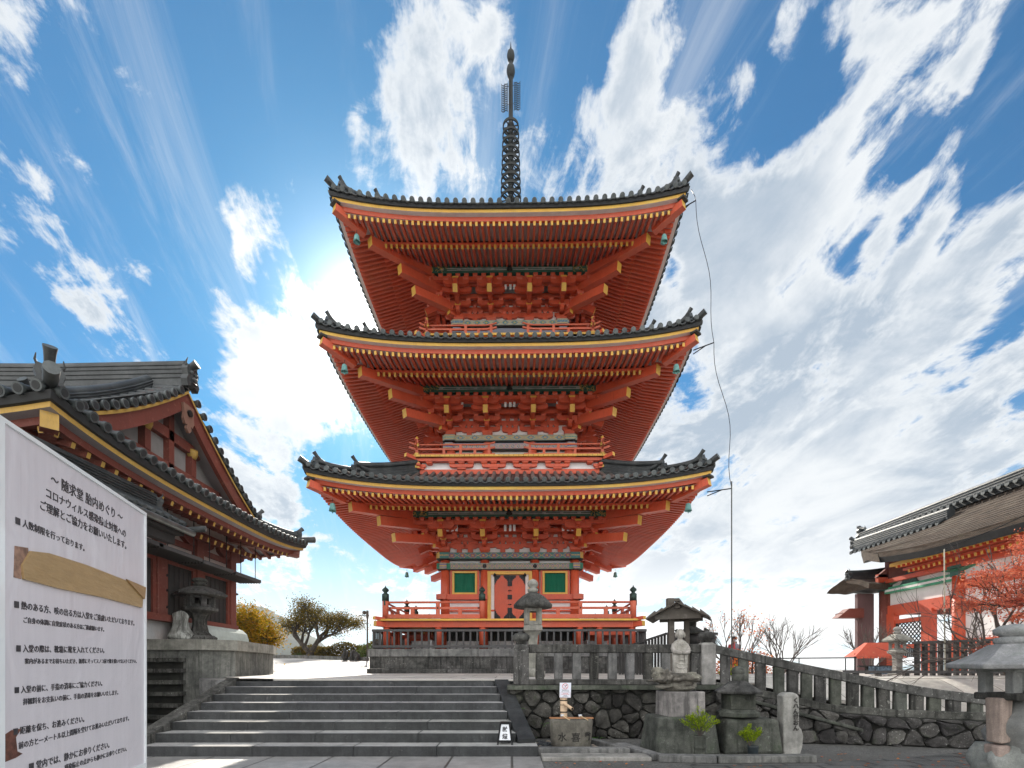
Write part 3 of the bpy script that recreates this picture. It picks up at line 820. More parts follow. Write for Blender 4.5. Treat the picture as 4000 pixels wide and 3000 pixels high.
o = v.build('veranda', [M['red'], M['gold'], M['white'], M['woodblack']], pag); four(o, pag)
for sg in (-1, 1):
    r = MB()
    sR = 4.94
    x0, x1 = sg * 1.07, sg * sR
    r.tube([S(x0, sR, 2.68), S(x1, sR, 2.68)], .043, 8, 0)
    r.beam(S(x0, sR, 2.45), S(x1, sR, 2.45), .08, .09, 0)
    r.beam(S(x0, sR, 2.12), S(x1, sR, 2.12), .14, .16, 0)
    for x, hh in ((sg * 1.95, .34), (sg * 2.84, .62), (sg * 3.85, .34)):
        r.bx(PX + x - .075, PX + x + .075, PY - sR - .06, PY - sR + .06, ez(2.1), ez(2.1 + hh))
        if hh > .5:
            r.lathe([(.09, 0), (.05, .05), (.09, .11)], S(x, sR, 2.52), 10, 0)
    for x in (sg * 1.2, sg * 2.84, sg * 4.75): r.lathe([(0, -.025), (.035, -.02), (.035, .02), (0, .025)], S(x, sR + .06, 2.45), 8, 1)
    o = r.build('veranda_railing', [M['redpale'], M['iron']], pag); four(o, pag)
    for x, rr in ((x0, .115), (x1, .125)):
        if x == sR: continue          # that corner belongs to the next face
        p = MB(); p.lathe([(rr, 0), (rr, .95)], S(x, sR, 2.0), 16, 0)
        o = p.build('railing_post', M['redpale'], pag); oo = four(o, pag)
        q = MB()
        q.lathe([(rr + .015, -.05), (rr + .015, .22), (rr * .9, .24), (rr * .55, .27), (rr * .55, .30), (rr * 1.05, .36), (rr * 1.1, .40), (rr * .7, .46), (rr * .2, .51), (.01, .57)], S(x, sR, 2.78), 16, 0)
        if rr > .12: q.bx(PX + x - .03, PX + x + .03, PY - sR - rr - .02, PY - sR, ez(2.55), ez(2.75), 0)
        q0 = q.build('onion_finial', M['giboshi'], oo[0], origin=pag['org'])
        for k in (1, 2, 3): copy_tree(q0, parent=oo[k])

# --- spire with nine rings, flame plates and two jewels
sp_ = MB()
sp_.box(S(0, 0, 21.45), (1.15, 1.15, .75)); sp_.lathe([(.55, 0), (.62, .18), (.40, .42), (.22, .5)], S(0, 0, 21.8), 16)
sp_.lathe([(.30, 0), (.48, .25), (.30, .4), (.15, .55)], S(0, 0, 22.2), 16)
sp_.lathe([(.125, 0), (.11, 5.0), (.10, 7.6), (.06, 8.4)], S(0, 0, 22.3), 12)
sp_.lathe([(.03, 0), (.045, .05), (.03, .12), (.008, .38)], S(0, 0, 30.82), 8)
spire = sp_.build('spire', M['bronze'], pag)
for i in range(9):
    z = 23.35 + i * .452; r = .52 - i * .0145
    g = MB()
    n = 32; vs = []
    for k in range(n):
        an = 2 * PI * k / n
        for rr, zz in ((r, -.06), (r, .06), (r - .05, .06), (r - .05, -.06)): vs.append(S(rr * math.cos(an), rr * math.sin(an), z + zz))
    g.add(vs, [(4 * k + j, 4 * k + (j + 1) % 4, 4 * ((k + 1) % n) + (j + 1) % 4, 4 * ((k + 1) % n) + j) for k in range(n) for j in range(4)], 0)
    for k in range(6):
        an = 2 * PI * k / 6 + .2
        g.beam(S(.1 * math.cos(an), .1 * math.sin(an), z), S((r - .02) * math.cos(an), (r - .02) * math.sin(an), z), .035, .05)
    g.lathe([(.12, -.17), (.17, -.11), (.19, 0), (.17, .11), (.12, .17)], S(0, 0, z), 16)
    g.build('ring', M['bronze'], spire, origin=pag['org'])
for k in range(4):
    g = MB(); an = PI / 4 * 0 + k * PI / 2 + .12
    dx, dy = math.cos(an), math.sin(an)
    def FP(r, z): return S(r * dx, r * dy, z)
    for rr in (.17, .31): g.tube([FP(rr, 27.75 + .1 * j) for j in range(15)], .018, 5)
    for j in range(13):
        z = 27.8 + j * .108
        g.tube([FP(.31, z - .02), FP(.38, z - .05), FP(.45, z - .01), FP(.48, z + .08)], [.024, .022, .018, .008], 5)
        g.tube([FP(.17, z), FP(.24, z + .05), FP(.31, z)], .016, 4); g.tube([FP(.17, z + .05), FP(.24, z - .02), FP(.31, z + .05)], .016, 4)
    g.tube([FP(.1, 28.1), FP(.18, 28.1)], .015, 4); g.tube([FP(.1, 29.0), FP(.18, 29.0)], .015, 4)
    g.build('flame_plate', M['bronze'], spire, origin=pag['org'])
for z, r, h in ((29.36, .21, .72), (30.17, .19, .62)):
    g = MB(); g.lathe([(.07, 0), (r * .72, h * .12), (r * .97, h * .38), (r, h * .55), (r * .85, h * .8), (r * .45, h * .95), (.06, h)], S(0, 0, z), 20)
    g.build('jewel', M['bronze'], spire, origin=pag['org'])

# --- wind bells under the eave corners
def bell(name_loc, label):
    t = thing('wind_bell', label, 'bell', name_loc, 'wind bells under the pagoda eaves')
    p = Vector(name_loc)
    b = MB()
    b.lathe([(.025, 0), (.09, -.02), (.115, -.07), (.135, -.22), (.17, -.36), (.16, -.36), (.12, -.22), (.10, -.09), (.0, -.05)], p + Vector((0, 0, -.14)), 14)
    b.v = [p + Vector((0, 0, -.05)) + (q - p) * .80 for q in b.v]
    b.build('bell_body', M['verdigris'], t)
    b = MB(); b.tube([p, p + Vector((0, 0, -.14))], .012, 6); b.tube([p + Vector((0, 0, -.2)), p + Vector((0, 0, -.6))], .008, 5)
    b.v = [p + (q - p) * .8 for q in b.v]
    b.build('hanger', M['bronze'], t)
    b = MB()
    pl = [(-.17, -.60), (-.10, -.55), (-.05, -.50), (.05, -.50), (.10, -.55), (.17, -.60), (.13, -.66), (.06, -.63), (0, -.72), (-.06, -.63), (-.13, -.66)]
    b.prism(pl, lambda x, z, k: p + Vector((x * .8, x * .6 + (.006 if k else -.006), z + .03)))
    b.v = [p + (q - p) * .8 for q in b.v]
    b.build('wind_plate', M['verdigris'], t)
    return t
names = ('first', 'second', 'top')
first_bell = None
for ti, T in enumerate(TIERS):
    for sx, sy in ((-1, -1), (1, -1), (-1, 1), (1, 1)):
        if ti and sy > 0: continue
        h = T['a'] - .42
        loc = Vector((PX + sx * h, PY + sy * h, ez(T['zf'] + T['lift'] * .6 - .28)))
        lb = '%s green bronze wind bell under the %s %s corner of the %s pagoda roof' % ('small' if sy > 0 else 'weathered', 'front' if sy < 0 else 'rear', 'left' if sx < 0 else 'right', ('lowest', 'middle', 'topmost')[ti])
        if first_bell is None: first_bell = bell(loc, lb)
        else: copy_tree(first_bell, loc=loc, label=lb, rz=random.uniform(-.9, .9))
# --- stone platform and the dark picket fence on it
pl = thing('stone_platform', 'weathered granite block platform carrying the pagoda', 'platform', (PX, PY, ZB), rz=R(-.7))
rnd_ = random.Random(5)
for nm, s, z0, z1, mt, wd, bv in (('coping', 5.50, .50, .80, 'granite', 1.9, .012), ('block_wall', 5.44, .03, .499, 'stonedark', 1.15, .006), ('plinth_course', 5.52, -.25, .029, 'stonedark', 1.7, .012)):
    b = MB(); b.bx(PX - s + .3, PX + s - .3, PY - s + .3, PY + s - .3, ez(z0), ez(z1) - .02)
    for k in range(4):
        b.x = Matrix.Translation((PX, PY, 0)) @ Matrix.Rotation(k * PI / 2, 4, 'Z') @ Matrix.Translation((-PX, -PY, 0))
        x = -s
        while x < s - .36:
            x2 = x + wd * rnd_.uniform(.75, 1.25)
            if x2 > s - .9: x2 = s - .351
            o_ = rnd_.uniform(0, .006)
            b.bx(PX + x + .003, PX + x2 - .003, PY - s + o_, PY - s + .35, ez(z0), ez(z1) - rnd_.uniform(0, .003)); x = x2
    b.build(nm, M[mt], pl, bevel=bv)
fe = thing('picket_fence', 'low dark wooden picket fence round the pagoda on its stone platform', 'fence', (PX, PY, ez(.80)), rz=R(-.7))
for k in range(4):
    b = MB(); b.x = Matrix.Translation((PX, PY, 0)) @ Matrix.Rotation(k * PI / 2, 4, 'Z') @ Matrix.Translation((-PX, -PY, 0))
    s = 5.33
    b.beam(S(-s, s, 1.53), S(s, s, 1.53), .10, .09); b.beam(S(-s, s, .90), S(s, s, .90), .09, .10)
    x = -s + .02
    while x < s - .05:
        b.bx(PX + x - .035, PX + x + .035, PY - s - .025, PY - s + .025, ez(.82), ez(1.52)); x += .272
    b.build('fence_panel', M['woodgrey'], fe)
# ------------------------------------------------------------------ ground, court, stairs
def smooth(a, b, x):
    t = max(0.0, min(1.0, (x - a) / (b - a))); return t * t * (3 - 2 * t)
def court_z(x, y):
    return 1.143 + .05 * smooth(11, 19, y) + 1.05 * smooth(21, 38, y) * (1 - smooth(-4, 6, x)) + .05
def _gravel():
    m, nt, b, o = material('gravel')
    v = N(nt, 'ShaderNodeTexVoronoi', {'Vector': o, 'Scale': 38.0}, feature='F1')
    n1 = noise(nt, o, .6, 5, .6); n2 = noise(nt, o, 25, 3)
    c = mixc(nt, v.outputs['Color'], (.05, .05, .048), (.17, .165, .155))
    c = mixc(nt, n1.step(.42, .62) * .55, c, (.06, .058, .05))
    setc(nt, b, c); b.inputs['Roughness'].default_value = .95
    bump(nt, b, E(nt, v.outputs['Distance']) * -1.0 + n2 * .3, .8, .02)
    return m
M['gravel'] = _gravel()
M['flag'] = stone('paving_flag', (.34, .335, .325), (.19, .188, .18), spots=.2, streaks=0, rough=.42, spec=.8, bmp=.4, joint=((1.05, .72, 1), .022))
M['court'] = stone('court_paving', (.58, .555, .51), (.36, .345, .32), spots=.1, streaks=0, rough=.7, bmp=.3, joint=((.9, .5, 1), .012))
M['cobble'] = stone('old_path_stone', (.14, .138, .132), (.06, .06, .057), spots=.25, streaks=0, rough=.5, spec=.6, bmp=.9, joint=((1.5, 2.6, 1), .05))
g = MB(); L = 3500
for i in range(-4, 4):
    for j in range(-4, 4):
        g.add([(i * L / 4, j * L / 4, 0), ((i + 1) * L / 4, j * L / 4, 0), ((i + 1) * L / 4, (j + 1) * L / 4, 0), (i * L / 4, (j + 1) * L / 4, 0)], [(0, 1, 2, 3)])
struct(g.build('ground', M['gravel']))
M['pale_gravel'] = stone('pale_gravel', (.60, .575, .52), (.42, .40, .37), spots=.1, streaks=0, rough=.95)
g = MB(); g.add([(-45, -80, .003), (45, -80, .003), (45, 4.2, .003), (-45, 4.2, .003)], [(0, 1, 2, 3)]); struct(g.build('bounce_forecourt', M['pale_gravel']))  # unseen pale ground behind the camera, added to bounce sunlight onto the eaves
g = MB(); g.x = Matrix.Translation((-3, 5, 0)) @ Matrix.Rotation(R(0), 4, 'Z')
g.add([(-14, -.6, .007), (3.45, -.6, .007), (3.45, 3.05, .007), (-14, 3.05, .007)], [(0, 1, 2, 3)])
o = g.build('paved_path', M['flag']); struct(o); o['org'] = (0, 0, 0)
g = MB(); g.add([(2.6, 7.42, .006), (2.5, 4.3, .006), (13, 4.3, .006), (13, 8.7, .006), (8.6, 8.85, .006), (6.2, 7.95, .006), (4.5, 7.46, .006)], [tuple(range(7))])
struct(g.build('side_path', M['cobble']))
g = MB()
rows = [11.0, 11.4, 12, 12.8, 13.7, 14.45, 16.4, 18, 20, 22, 24, 26, 28, 30, 32, 34, 36, 38, 42, 50, 64]
def cl(y): return -6.15 - (y - 11) * .62 if y < 13.7 else (-7.8 if y < 16.3 else -70)
def cr(y): return 4.35 if y < 14.4 else 70
def side_z(x, y): return court_z(x, y) - min(.95, max(0, .21 * (x - 4.5))) * (1 - smooth(11.6, 14.4, y))
for y0, y1 in zip(rows[:-1], rows[1:]):
    ye = y1 - 1e-4
    def f(u, v):
        y = y0 + (y1 - y0) * v
        a0 = cl(y0) if not (y0 < 13.7) else cl(y); a1 = cr(y0)
        x = a0 + (a1 - a0) * u
        return (x, y, court_z(x, y))
    g.grid(f, 40, 1, 0, False)
for xa, xb in ((4.351, 12), (12, 40)):
    g.grid(lambda u, v: (xa + (xb - xa) * u, 10.42 + 4.03 * v, side_z(xa + (xb - xa) * u, 10.42 + 4.03 * v) - .002), 24, 12, 0, False)
struct(g.build('court', M['court'], fixn=False))

st = thing('stone_staircase', 'wide granite staircase of eight steps with sloping cheek slabs, rising to the court', 'stairs', (-3, 8.04, 0))
rz = [.168, .155, .149, .14, .14, .139, .14, .112]
z = 0
for i, h in enumerate(rz):
    y0 = 8.04 + .42 * i
    xr = .42 if i == 0 else .14 - .075 * i
    b = MB()
    x = -6.05 - .0 * i; seg = []
    random.seed(30 + i)
    while x < xr - .01:           # long blocks with hairline joints
        x2 = min(xr, x + random.uniform(1.3, 2.4))
        if xr - x2 < .5: x2 = xr
        seg.append((x, x2)); x = x2
    for xa, xb in seg:
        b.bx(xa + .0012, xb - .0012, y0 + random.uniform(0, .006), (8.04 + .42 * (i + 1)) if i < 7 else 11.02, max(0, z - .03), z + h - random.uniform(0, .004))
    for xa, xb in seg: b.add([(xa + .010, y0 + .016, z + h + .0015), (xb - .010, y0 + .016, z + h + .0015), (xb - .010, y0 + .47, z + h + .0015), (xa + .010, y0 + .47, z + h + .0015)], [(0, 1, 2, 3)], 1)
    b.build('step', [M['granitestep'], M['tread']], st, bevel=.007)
    z += h
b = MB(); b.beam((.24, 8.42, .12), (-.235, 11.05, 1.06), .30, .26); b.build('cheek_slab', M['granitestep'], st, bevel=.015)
b = MB(); b.beam((-6.12, 7.9, .05), (-6.16, 11.15, 1.10), .26, .26); b.build('cheek_slab', M['stonedark'], st, bevel=.02)
random.seed(11)
# ------------------------------------------------------------------ left terrace under the hall
ter = thing('stone_terrace', 'tall weathered stone terrace with a projecting coping, in front of the left hall', 'terrace', (-9, 14, 0))
CT = EYE + .79
def footprint(b, pts, z0, z1, m=0): b.prism(pts, lambda x, y, k: Vector((x, y, z0 if k else z1)), m)
pts = [(-18, 9.0), (-9.78, 9.0), (-9.78, 13.2), (-8.13, 13.2), (-7.55, 13.72), (-7.95, 16.5), (-8.4, 17.7), (-18, 17.7)]
out = [(-18, 8.9), (-9.70, 8.9), (-9.70, 13.1), (-8.08, 13.1), (-7.45, 13.66), (-7.86, 16.56), (-8.34, 17.78), (-18, 17.78)]
b = MB(); footprint(b, pts, 0, CT - .28); b.build('retaining_wall', M['granite'], ter)
b = MB(); footprint(b, out, CT - .279, CT); b.build('coping', M['granitelight'], ter, bevel=.02)
b = MB()
for i, zz in enumerate((.12, .42, .72, 1.02, 1.32, 1.6)):
    b.bx(-9.70, -8.55, 12.9 - .0 * i, 13.19, zz, zz + .10)
b.bx(-9.72, -8.62, 13.10, 13.195, .0, CT - .5, 1)  # flat dark panel painted in for the shaded hollow between the ledges
b.build('side_ledge', [M['stonedark'], M['joint']], ter)
b = MB()
b.prism([(-6.32, 10.75), (-6.9, 11.1), (-8.2, 13.195), (-7.6, 13.71), (-6.05, 11.18)], lambda x, y, k: Vector((x, y, 0 if k else 1.17)))
b.prism([(-6.32, 10.3), (-6.5, 10.32), (-6.95, 11.2), (-6.3, 10.9)], lambda x, y, k: Vector((x, y, 0 if k else .78)))
b.build('corner_block', M['granite'], ter, bevel=.03)
b = MB()        # white plastered mound round the foot of the hall
rows = [(0, 0.0), (.0, .22), (.04, .40), (.14, .53), (.30, .59)]
loop = [(-9.0, 13.6), (-9.0, 17.2), (-9.2, 17.45), (-18, 17.45)]
for (i0, z0), (i1, z1) in zip(rows[:-1], rows[1:]):
    for (xa, ya), (xb, yb) in zip(loop[:-1], loop[1:]):
        def off(x, y, i): return (x - i, y - i if y > 17 else y)
        q = [off(xa, ya, i0), off(xb, yb, i0), off(xb, yb, i1), off(xa, ya, i1)]
        b.add([(q[0][0], q[0][1], CT + z0), (q[1][0], q[1][1], CT + z0), (q[2][0], q[2][1], CT + z1), (q[3][0], q[3][1], CT + z1)], [(0, 1, 2, 3)], 0, True)
b.build('plaster_mound', plain('grey_green_plaster', (.50, .56, .53), .8, var=.12), ter)

# ------------------------------------------------------------------ left hall: hipped-gable tiled roof, vermilion timber
hall = thing('temple_hall', 'old vermilion temple hall with a dark tiled hip-and-gable roof, left of the staircase', 'temple hall', (-12.5, 13.4, CT))
HX, HY0, HY1 = -9.4, 10.0, 16.75       # wall plane and its ends
XE, YE0, YE1, YC = -7.5, 8.18, 18.5, 13.34
ZEV = EYE + 4.15; ZR = EYE + 7.62; XG = -8.68; LF = .33
def hl(t): return LF * max(0, abs(t)) ** 3.2
def front_z(y, x):        # front and rear slopes, symmetrical about the ridge
    u = max(0.0, min(1.0, 1 - abs(y - YC) / (YC - YE0)))
    cz = ZEV + .12 + (ZR - ZEV - .3) * (.62 * u + .38 * u * u)
    tx = (x - (-13.5)) / (XE + 13.5)
    return cz + hl(tx) * (1 - u) ** 2
def right_z(x, y):
    u = max(0.0, (XE - x) / (YC - YE0))
    return ZEV + .12 + (ZR - ZEV - .3) * (.62 * u + .38 * u * u) + hl((y - YC) / (YC - YE0)) * max(0, 1 - u * 3) ** 1.5
rf = MB(); disc = MB()
def course(pts, r=.085, disc_at=True):
    pts = [Vector(p) + Vector((0, 0, .05)) for p in pts]
    rf.tube(pts, r, 8, 0, capm=1)
    d = (pts[0] - pts[1]).normalized()
    rf.tube([pts[0] - d * .02, pts[0] + d * .05], r * 1.16, 12, 1); rf.tube([pts[0] + d * .05, pts[0] + d * .055], [r * .8, r * .78], 12, 2)
for side in (0, 1):       # front / rear slopes
    ye = YE0 if side == 0 else YE1
    x = XE - .2
    while x > -19:
        t_hip = XE - x
        n = 12
        if x > XG - .05:
            ylim = min(YC - .1, YE0 + t_hip)
        else: ylim = YC - .15
        ys = [YE0 + (ylim - YE0) * k / n for k in range(n + 1)]
        pts = [(x, (y if side == 0 else 2 * YC - y), front_z(y, x)) for y in ys]
        if len(pts) > 1 and ylim - YE0 > .12: course(pts)
        x -= .30
    def f(u, v):
        x = XE - u * 12
        yl = min(YC, YE0 + (XE - x)) if x > XG else YC
        y = YE0 + (yl - YE0) * v
        return (x, y if side == 0 else 2 * YC - y, front_z(y, x))
    rf.grid(f, 60, 10, 0)
y = YE0 + .2
while y < YE1:            # right-hand skirt below the gable
    h = min(XE - (XG - .35), y - YE0, YE1 - y)
    if h > .12: course([(XE - h * k / 5, y, right_z(XE - h * k / 5, y)) for k in range(6)])
    y += .30
def f(u, v):
    y = YE0 + (YE1 - YE0) * u; h = min(XE - (XG - .45), max(.001, y - YE0), max(.001, YE1 - y))
    return (XE - h * v, y, right_z(XE - h * v, y))
rf.grid(f, 60, 5, 0)
for sg in (-1, 1):        # verge tiles along the gable edge, their round ends facing right
    yy = .35
    while yy < YC - YE0 - 1.25:
        y = YC + sg * yy; zz = front_z(y if sg < 0 else 2 * YC - y, XG)
        rf.tube([(XG - .55, y, zz + .10), (XG + .12, y, zz + .07)], .088, 8, 0, capm=1)
        rf.tube([(XG + .12, y, zz + .07), (XG + .17, y, zz + .07)], .102, 12, 1); rf.tube([(XG + .17, y, zz + .07), (XG + .175, y, zz + .07)], [.075, .07], 12, 2)
        yy += .27
rf.build('roof', [M['tile'], M['tiledisc'], M['tileedge']], hall)
rg = MB()
def ridge_run(mb, pts, w, h, top=.10, m=0):
    pts = [Vector(p) for p in pts]; rows = []
    for i, p in enumerate(pts):
        t = (pts[min(i + 1, len(pts) - 1)] - pts[max(0, i - 1)]); t.z = 0; t.normalize()
        sdv = Vector((t.y, -t.x, 0))
        rows.append([p + sdv * a * w / 2 + Vector((0, 0, b)) for a, b in ((-1, -.12), (-1, h), (1, h), (1, -.12))])
    vs = [q for r in rows for q in r]
    mb.add(vs, [(i * 4 + j, i * 4 + j + 1, i * 4 + j + 5, i * 4 + j + 4) for i in range(len(pts) - 1) for j in range(3)], m)
    mb.add(rows[0], [(0, 1, 2, 3)], m); mb.add(rows[-1], [(3, 2, 1, 0)], m)
    mb.tube([p + Vector((0, 0, h + .02)) for p in pts], top, 8, m)
    for q in (.2, .45, .7, .92):
        for sg in (-1, 1):
            ln = []
            for i, p in enumerate(pts):
                t = (pts[min(i + 1, len(pts) - 1)] - pts[max(0, i - 1)]); t.z = 0; t.normalize()
                ln.append(p + Vector((t.y, -t.x, 0)) * sg * w / 2 + Vector((0, 0, h * q)))
            mb.tube(ln, .022, 4, m)
def demon_tile(mb, at, out, sc_=1.0, horn=.55, m=0, m2=1):
    at = Vector(at); out = Vector(out).normalized(); sdv = Vector((out.y, -out.x, 0))
    pl = [(-.26, -.1), (-.33, .10), (-.24, .28), (-.30, .46), (-.22, .62), (-.10, .60), (0, .70), (.10, .60), (.22, .62), (.30, .46), (.24, .28), (.33, .10), (.26, -.1), (.1, .0), (-.1, .0)]
    mb.prism([(a * sc_, b_ * sc_) for a, b_ in pl], lambda a, b_, k: at + sdv * a + out * (.13 * sc_ if k == 0 else -.06) + Vector((0, 0, b_)), m)
    for e in (-.1, .1): mb.lathe([(0, -.05 * sc_), (.055 * sc_, -.02), (.055 * sc_, .02), (0, .05 * sc_)], at + sdv * e * sc_ + out * .15 * sc_ + Vector((0, 0, .42 * sc_)), 8, m2)
    mb.lathe([(0, -.08 * sc_), (.09 * sc_, -.03), (.09 * sc_, .03), (0, .08 * sc_)], at + out * .17 * sc_ + Vector((0, 0, .22 * sc_)), 8, m)
    mb.tube([at + sdv * .12 * sc_ + out * .16 * sc_ + Vector((0, 0, .1 * sc_)), at + out * .19 * sc_ + Vector((0, 0, .06 * sc_)), at - sdv * .12 * sc_ + out * .16 * sc_ + Vector((0, 0, .1 * sc_))], .03 * sc_, 6, m)
    for e in (-1, 1): mb.tube([at + sdv * e * .2 * sc_ + Vector((0, 0, .55 * sc_)), at + sdv * e * .27 * sc_ + out * .06 + Vector((0, 0, .68 * sc_)), at + sdv * e * .25 * sc_ + out * .09 + Vector((0, 0, .82 * sc_))], [.04 * sc_, .03 * sc_, .008], 6, m)
    hn = [at + out * (-.28 + .55 * k / 6) * sc_ + Vector((0, 0, (.52 + horn * (k / 6) ** 1.5) * sc_)) for k in range(7)]
    mb.tube(hn, [x_ * sc_ for x_ in (.10, .10, .105, .11, .115, .125, .15)], 10, m, capm=m2)
ridge_run(rg, [(-19, YC, ZR - .1), (-12, YC, ZR - .12), (XG + .05, YC, ZR - .05)], .30, .46, .12)
demon_tile(rg, (XG + .12, YC, ZR - .12), (1, 0, 0), .80, .22)
ridge_run(rg, [(XG - .75, YC - .3 - k * .62, front_z(YC - .3 - k * .62, XG) + .02) for k in range(6)], .24, .30, .10)
demon_tile(rg, (XG - .75, YC - 3.5, front_z(YC - 3.5, XG)), (0, -1, 0), .6, .3)
for sg in (-1, 1):       # corner hip ridges
    q = [(XE - .25 - k * .16, (YE0 if sg < 0 else YE1) - sg * (.25 + k * .16)) for k in range(7)]
    ridge_run(rg, [(x_, y_, right_z(x_, y_) + .02) for x_, y_ in q], .24, .24, .10)
    demon_tile(rg, (q[0][0], q[0][1], right_z(*q[0]) + .05), (1, sg, 0), .68 if sg < 0 else .55, .50 if sg < 0 else .35)
    demon_tile(rg, (q[6][0], q[6][1], right_z(*q[6]) + .2), (1, sg, 0), .5, .4)
    x_, y_ = q[0]; rg.tube([(x_ - .1, y_ - sg * .1, right_z(x_, y_) + .08), (x_ + .42, y_ + sg * .42, right_z(x_, y_) + .22)], [.09, .115], 10, 0, capm=1)
rg.build('roof_ridge', [M['tile'], M['tiledisc']], hall)
# eave edge, rafters
ee = MB()
def edge_line(s, dz, n=26):
    """a line round the eave, s metres inside the edge: front side then right side then rear"""
    p = []
    x1, ya, yb = XE - s, YE0 + s, YE1 - s
    for k in range(n + 1):
        x = -19 + (x1 + 19) * k / n; p.append((x, ya, front_z(YE0, x) + dz))
    for k in range(1, n + 1):
        y = ya + (yb - ya) * k / n; p.append((x1, y, right_z(XE, y) + dz))
    for k in range(1, n + 1):
        x = x1 + (-19 - x1) * k / n; p.append((x, yb, front_z(YE0, x) + dz))
    return p
def band(sA, zA, sB, zB, m):
    A, B = edge_line(sA, zA), edge_line(sB, zB); n = len(A)
    ee.add(A + B, [(i, i + 1, n + i + 1, n + i) for i in range(n - 1)], m)
band(0.02, -.02, .06, -.14, 3); band(.06, -.14, .12, -.15, 3); band(.12, -.15, .13, -.235, 2); band(.13, -.235, .32, -.25, 1); band(.32, -.25, .34, -.37, 0); band(.34, -.37, .5, -.36, 0)
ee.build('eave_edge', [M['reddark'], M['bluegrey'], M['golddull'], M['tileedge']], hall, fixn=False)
for nm, s_in, s_out, dz, w in (('flying_rafter_row', 1.25, .40, -.42, .085), ('base_rafter_row', 2.05, 1.15, -.58, .10)):
    ra = MB()
    y = YE0 + .55
    while y < YE1 - .5:
        si = min(s_in, y - YE0 - .05, YE1 - y - .05)
        if si > s_out + .1:
            zz = right_z(XE, y) + dz
            ra.beam((XE - si, y, zz + (si - s_out) * .30), (XE - s_out, y, zz), w, w * 1.25, 0, 1)
        y += .33
    x = XE - .55
    while x > -16:
        si = min(s_in, XE - x - .05)
        if si > s_out + .1:
            zz = front_z(YE0, x) + dz
            for y0, sg in ((YE0, 1), (YE1, -1)):
                ra.beam((x, y0 + sg * si, zz + (si - s_out) * .30), (x, y0 + sg * s_out, zz), w, w * 1.25, 0, 1)
        x -= .33
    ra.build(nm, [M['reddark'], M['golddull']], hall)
bd = MB()
A, B = edge_line(.36, -.33), edge_line(2.0, .22); n = len(A)
bd.add(A + B, [(i, i + 1, n + i + 1, n + i) for i in range(n - 1)], 0)
bd.build('soffit_board', M['bluegrey'], hall, fixn=False)
for sg, yy in ((-1, YE0), (1, YE1)):
    b = MB(); zc = right_z(XE, yy)
    b.beam((HX, yy - sg * (XE - HX), zc - .25), (XE - .25, yy - sg * .25, zc - .42), .24, .28, 0, 1)
    b.build('hip_beam', [M['reddark'], M['golddull']], hall)
# gable
gb = MB()
gz = lambda y: front_z(y if y < YC else 2 * YC - y, XG)
ys = [YC - 3.75 + 7.5 * k / 30 for k in range(31)]
for k in range(30):
    y0, y1 = ys[k], ys[k + 1]
    def V(x, y, d): return (x, y, gz(y) + d)
    for xx, d0, d1, m in ((XG + .10, -.05, -.13, 1), (XG + .04, -.13, -.52, 0)):
        gb.add([V(xx, y0, d0), V(xx, y1, d0), V(xx, y1, d1), V(xx, y0, d1)], [(0, 1, 2, 3)], m)
    gb.add([V(XG + .10, y0, -.13), V(XG + .10, y1, -.13), V(XG + .04, y1, -.13), V(XG + .04, y0, -.13)], [(0, 1, 2, 3)], 0)
    gb.add([V(XG + .04, y0, -.52), V(XG + .04, y1, -.52), V(XG - .08, y1, -.52), V(XG - .08, y0, -.52)], [(0, 1, 2, 3)], 0)
    gb.add([V(XG - .08, y0, -.52), V(XG - .08, y1, -.52), V(XG - .55, y1, -.30), V(XG - .55, y0, -.30)], [(0, 1, 2, 3)], 2)
    if gz(y0) - .35 > ZEV + .75:
        gb.add([V(XG - .5, y0, -.3), V(XG - .5, y1, -.3), (XG - .5, y1, ZEV + .7), (XG - .5, y0, ZEV + .7)], [(0, 1, 2, 3)], 3)
gb.build('gable_board', [M['reddark'], M['golddull'], M['bluegrey'], plain('grey_plaster', (.24, .225, .215), .85, var=.1)], hall, fixn=False)  # gable plaster greyed to carry the backlit shade in its colour
gt = MB()
GX = XG - .42
gt.beam((GX, YC - 2.6, ZEV + 1.15), (GX, YC + 2.6, ZEV + 1.15), .16, .30)
gt.beam((GX, YC - 1.6, ZEV + 2.05), (GX, YC + 1.6, ZEV + 2.05), .16, .26)
gt.beam((GX, YC, ZEV + .8), (GX, YC, ZEV + 3.2), .16, .2)
for sg in (-1, 1):
    gt.beam((GX, YC + sg * .9, ZEV + 1.3), (GX, YC + sg * .9, ZEV + 2.0), .2, .2)
    gt.beam((GX + .03, YC + sg * 3.3, ZEV + .75), (GX + .03, YC + sg * .2, ZEV + 3.1), .14, .24)
    gt.lathe([(.1, -.1), (.16, .05), (.16, .14)], (GX + .05, YC + sg * .9, ZEV + 1.9), 6, 1)
    gt.prism([(-.5, 0), (-.42, .22), (-.18, .34), (.18, .34), (.42, .22), (.5, 0), (.24, .02), (0, .12), (-.24, .02)], lambda a_, b_, k: Vector((GX + .12 - .1 * k, YC + sg * 1.9 + a_, ZEV + .72 + b_)), 1)
gt.build('gable_timber', [M['reddark'], M['golddull']], hall)
ge = MB()        # carved pendant under the gable peak
pl = [(-.30, .55), (.30, .55), (.26, .20), (.30, -.02), (.20, -.20), (.10, -.16), (.14, -.32), (0, -.46), (-.14, -.32), (-.10, -.16), (-.20, -.20), (-.30, -.02), (-.26, .20)]
ge.prism(pl, lambda a_, b_, k: Vector((XG + .12 - .07 * k, YC + a_ * .72, gz(YC) - .85 + b_ * .72)))
ge.tube([(XG + .12, YC, gz(YC) - .66), (XG + .17, YC, gz(YC) - .66)], .09, 8, 1)
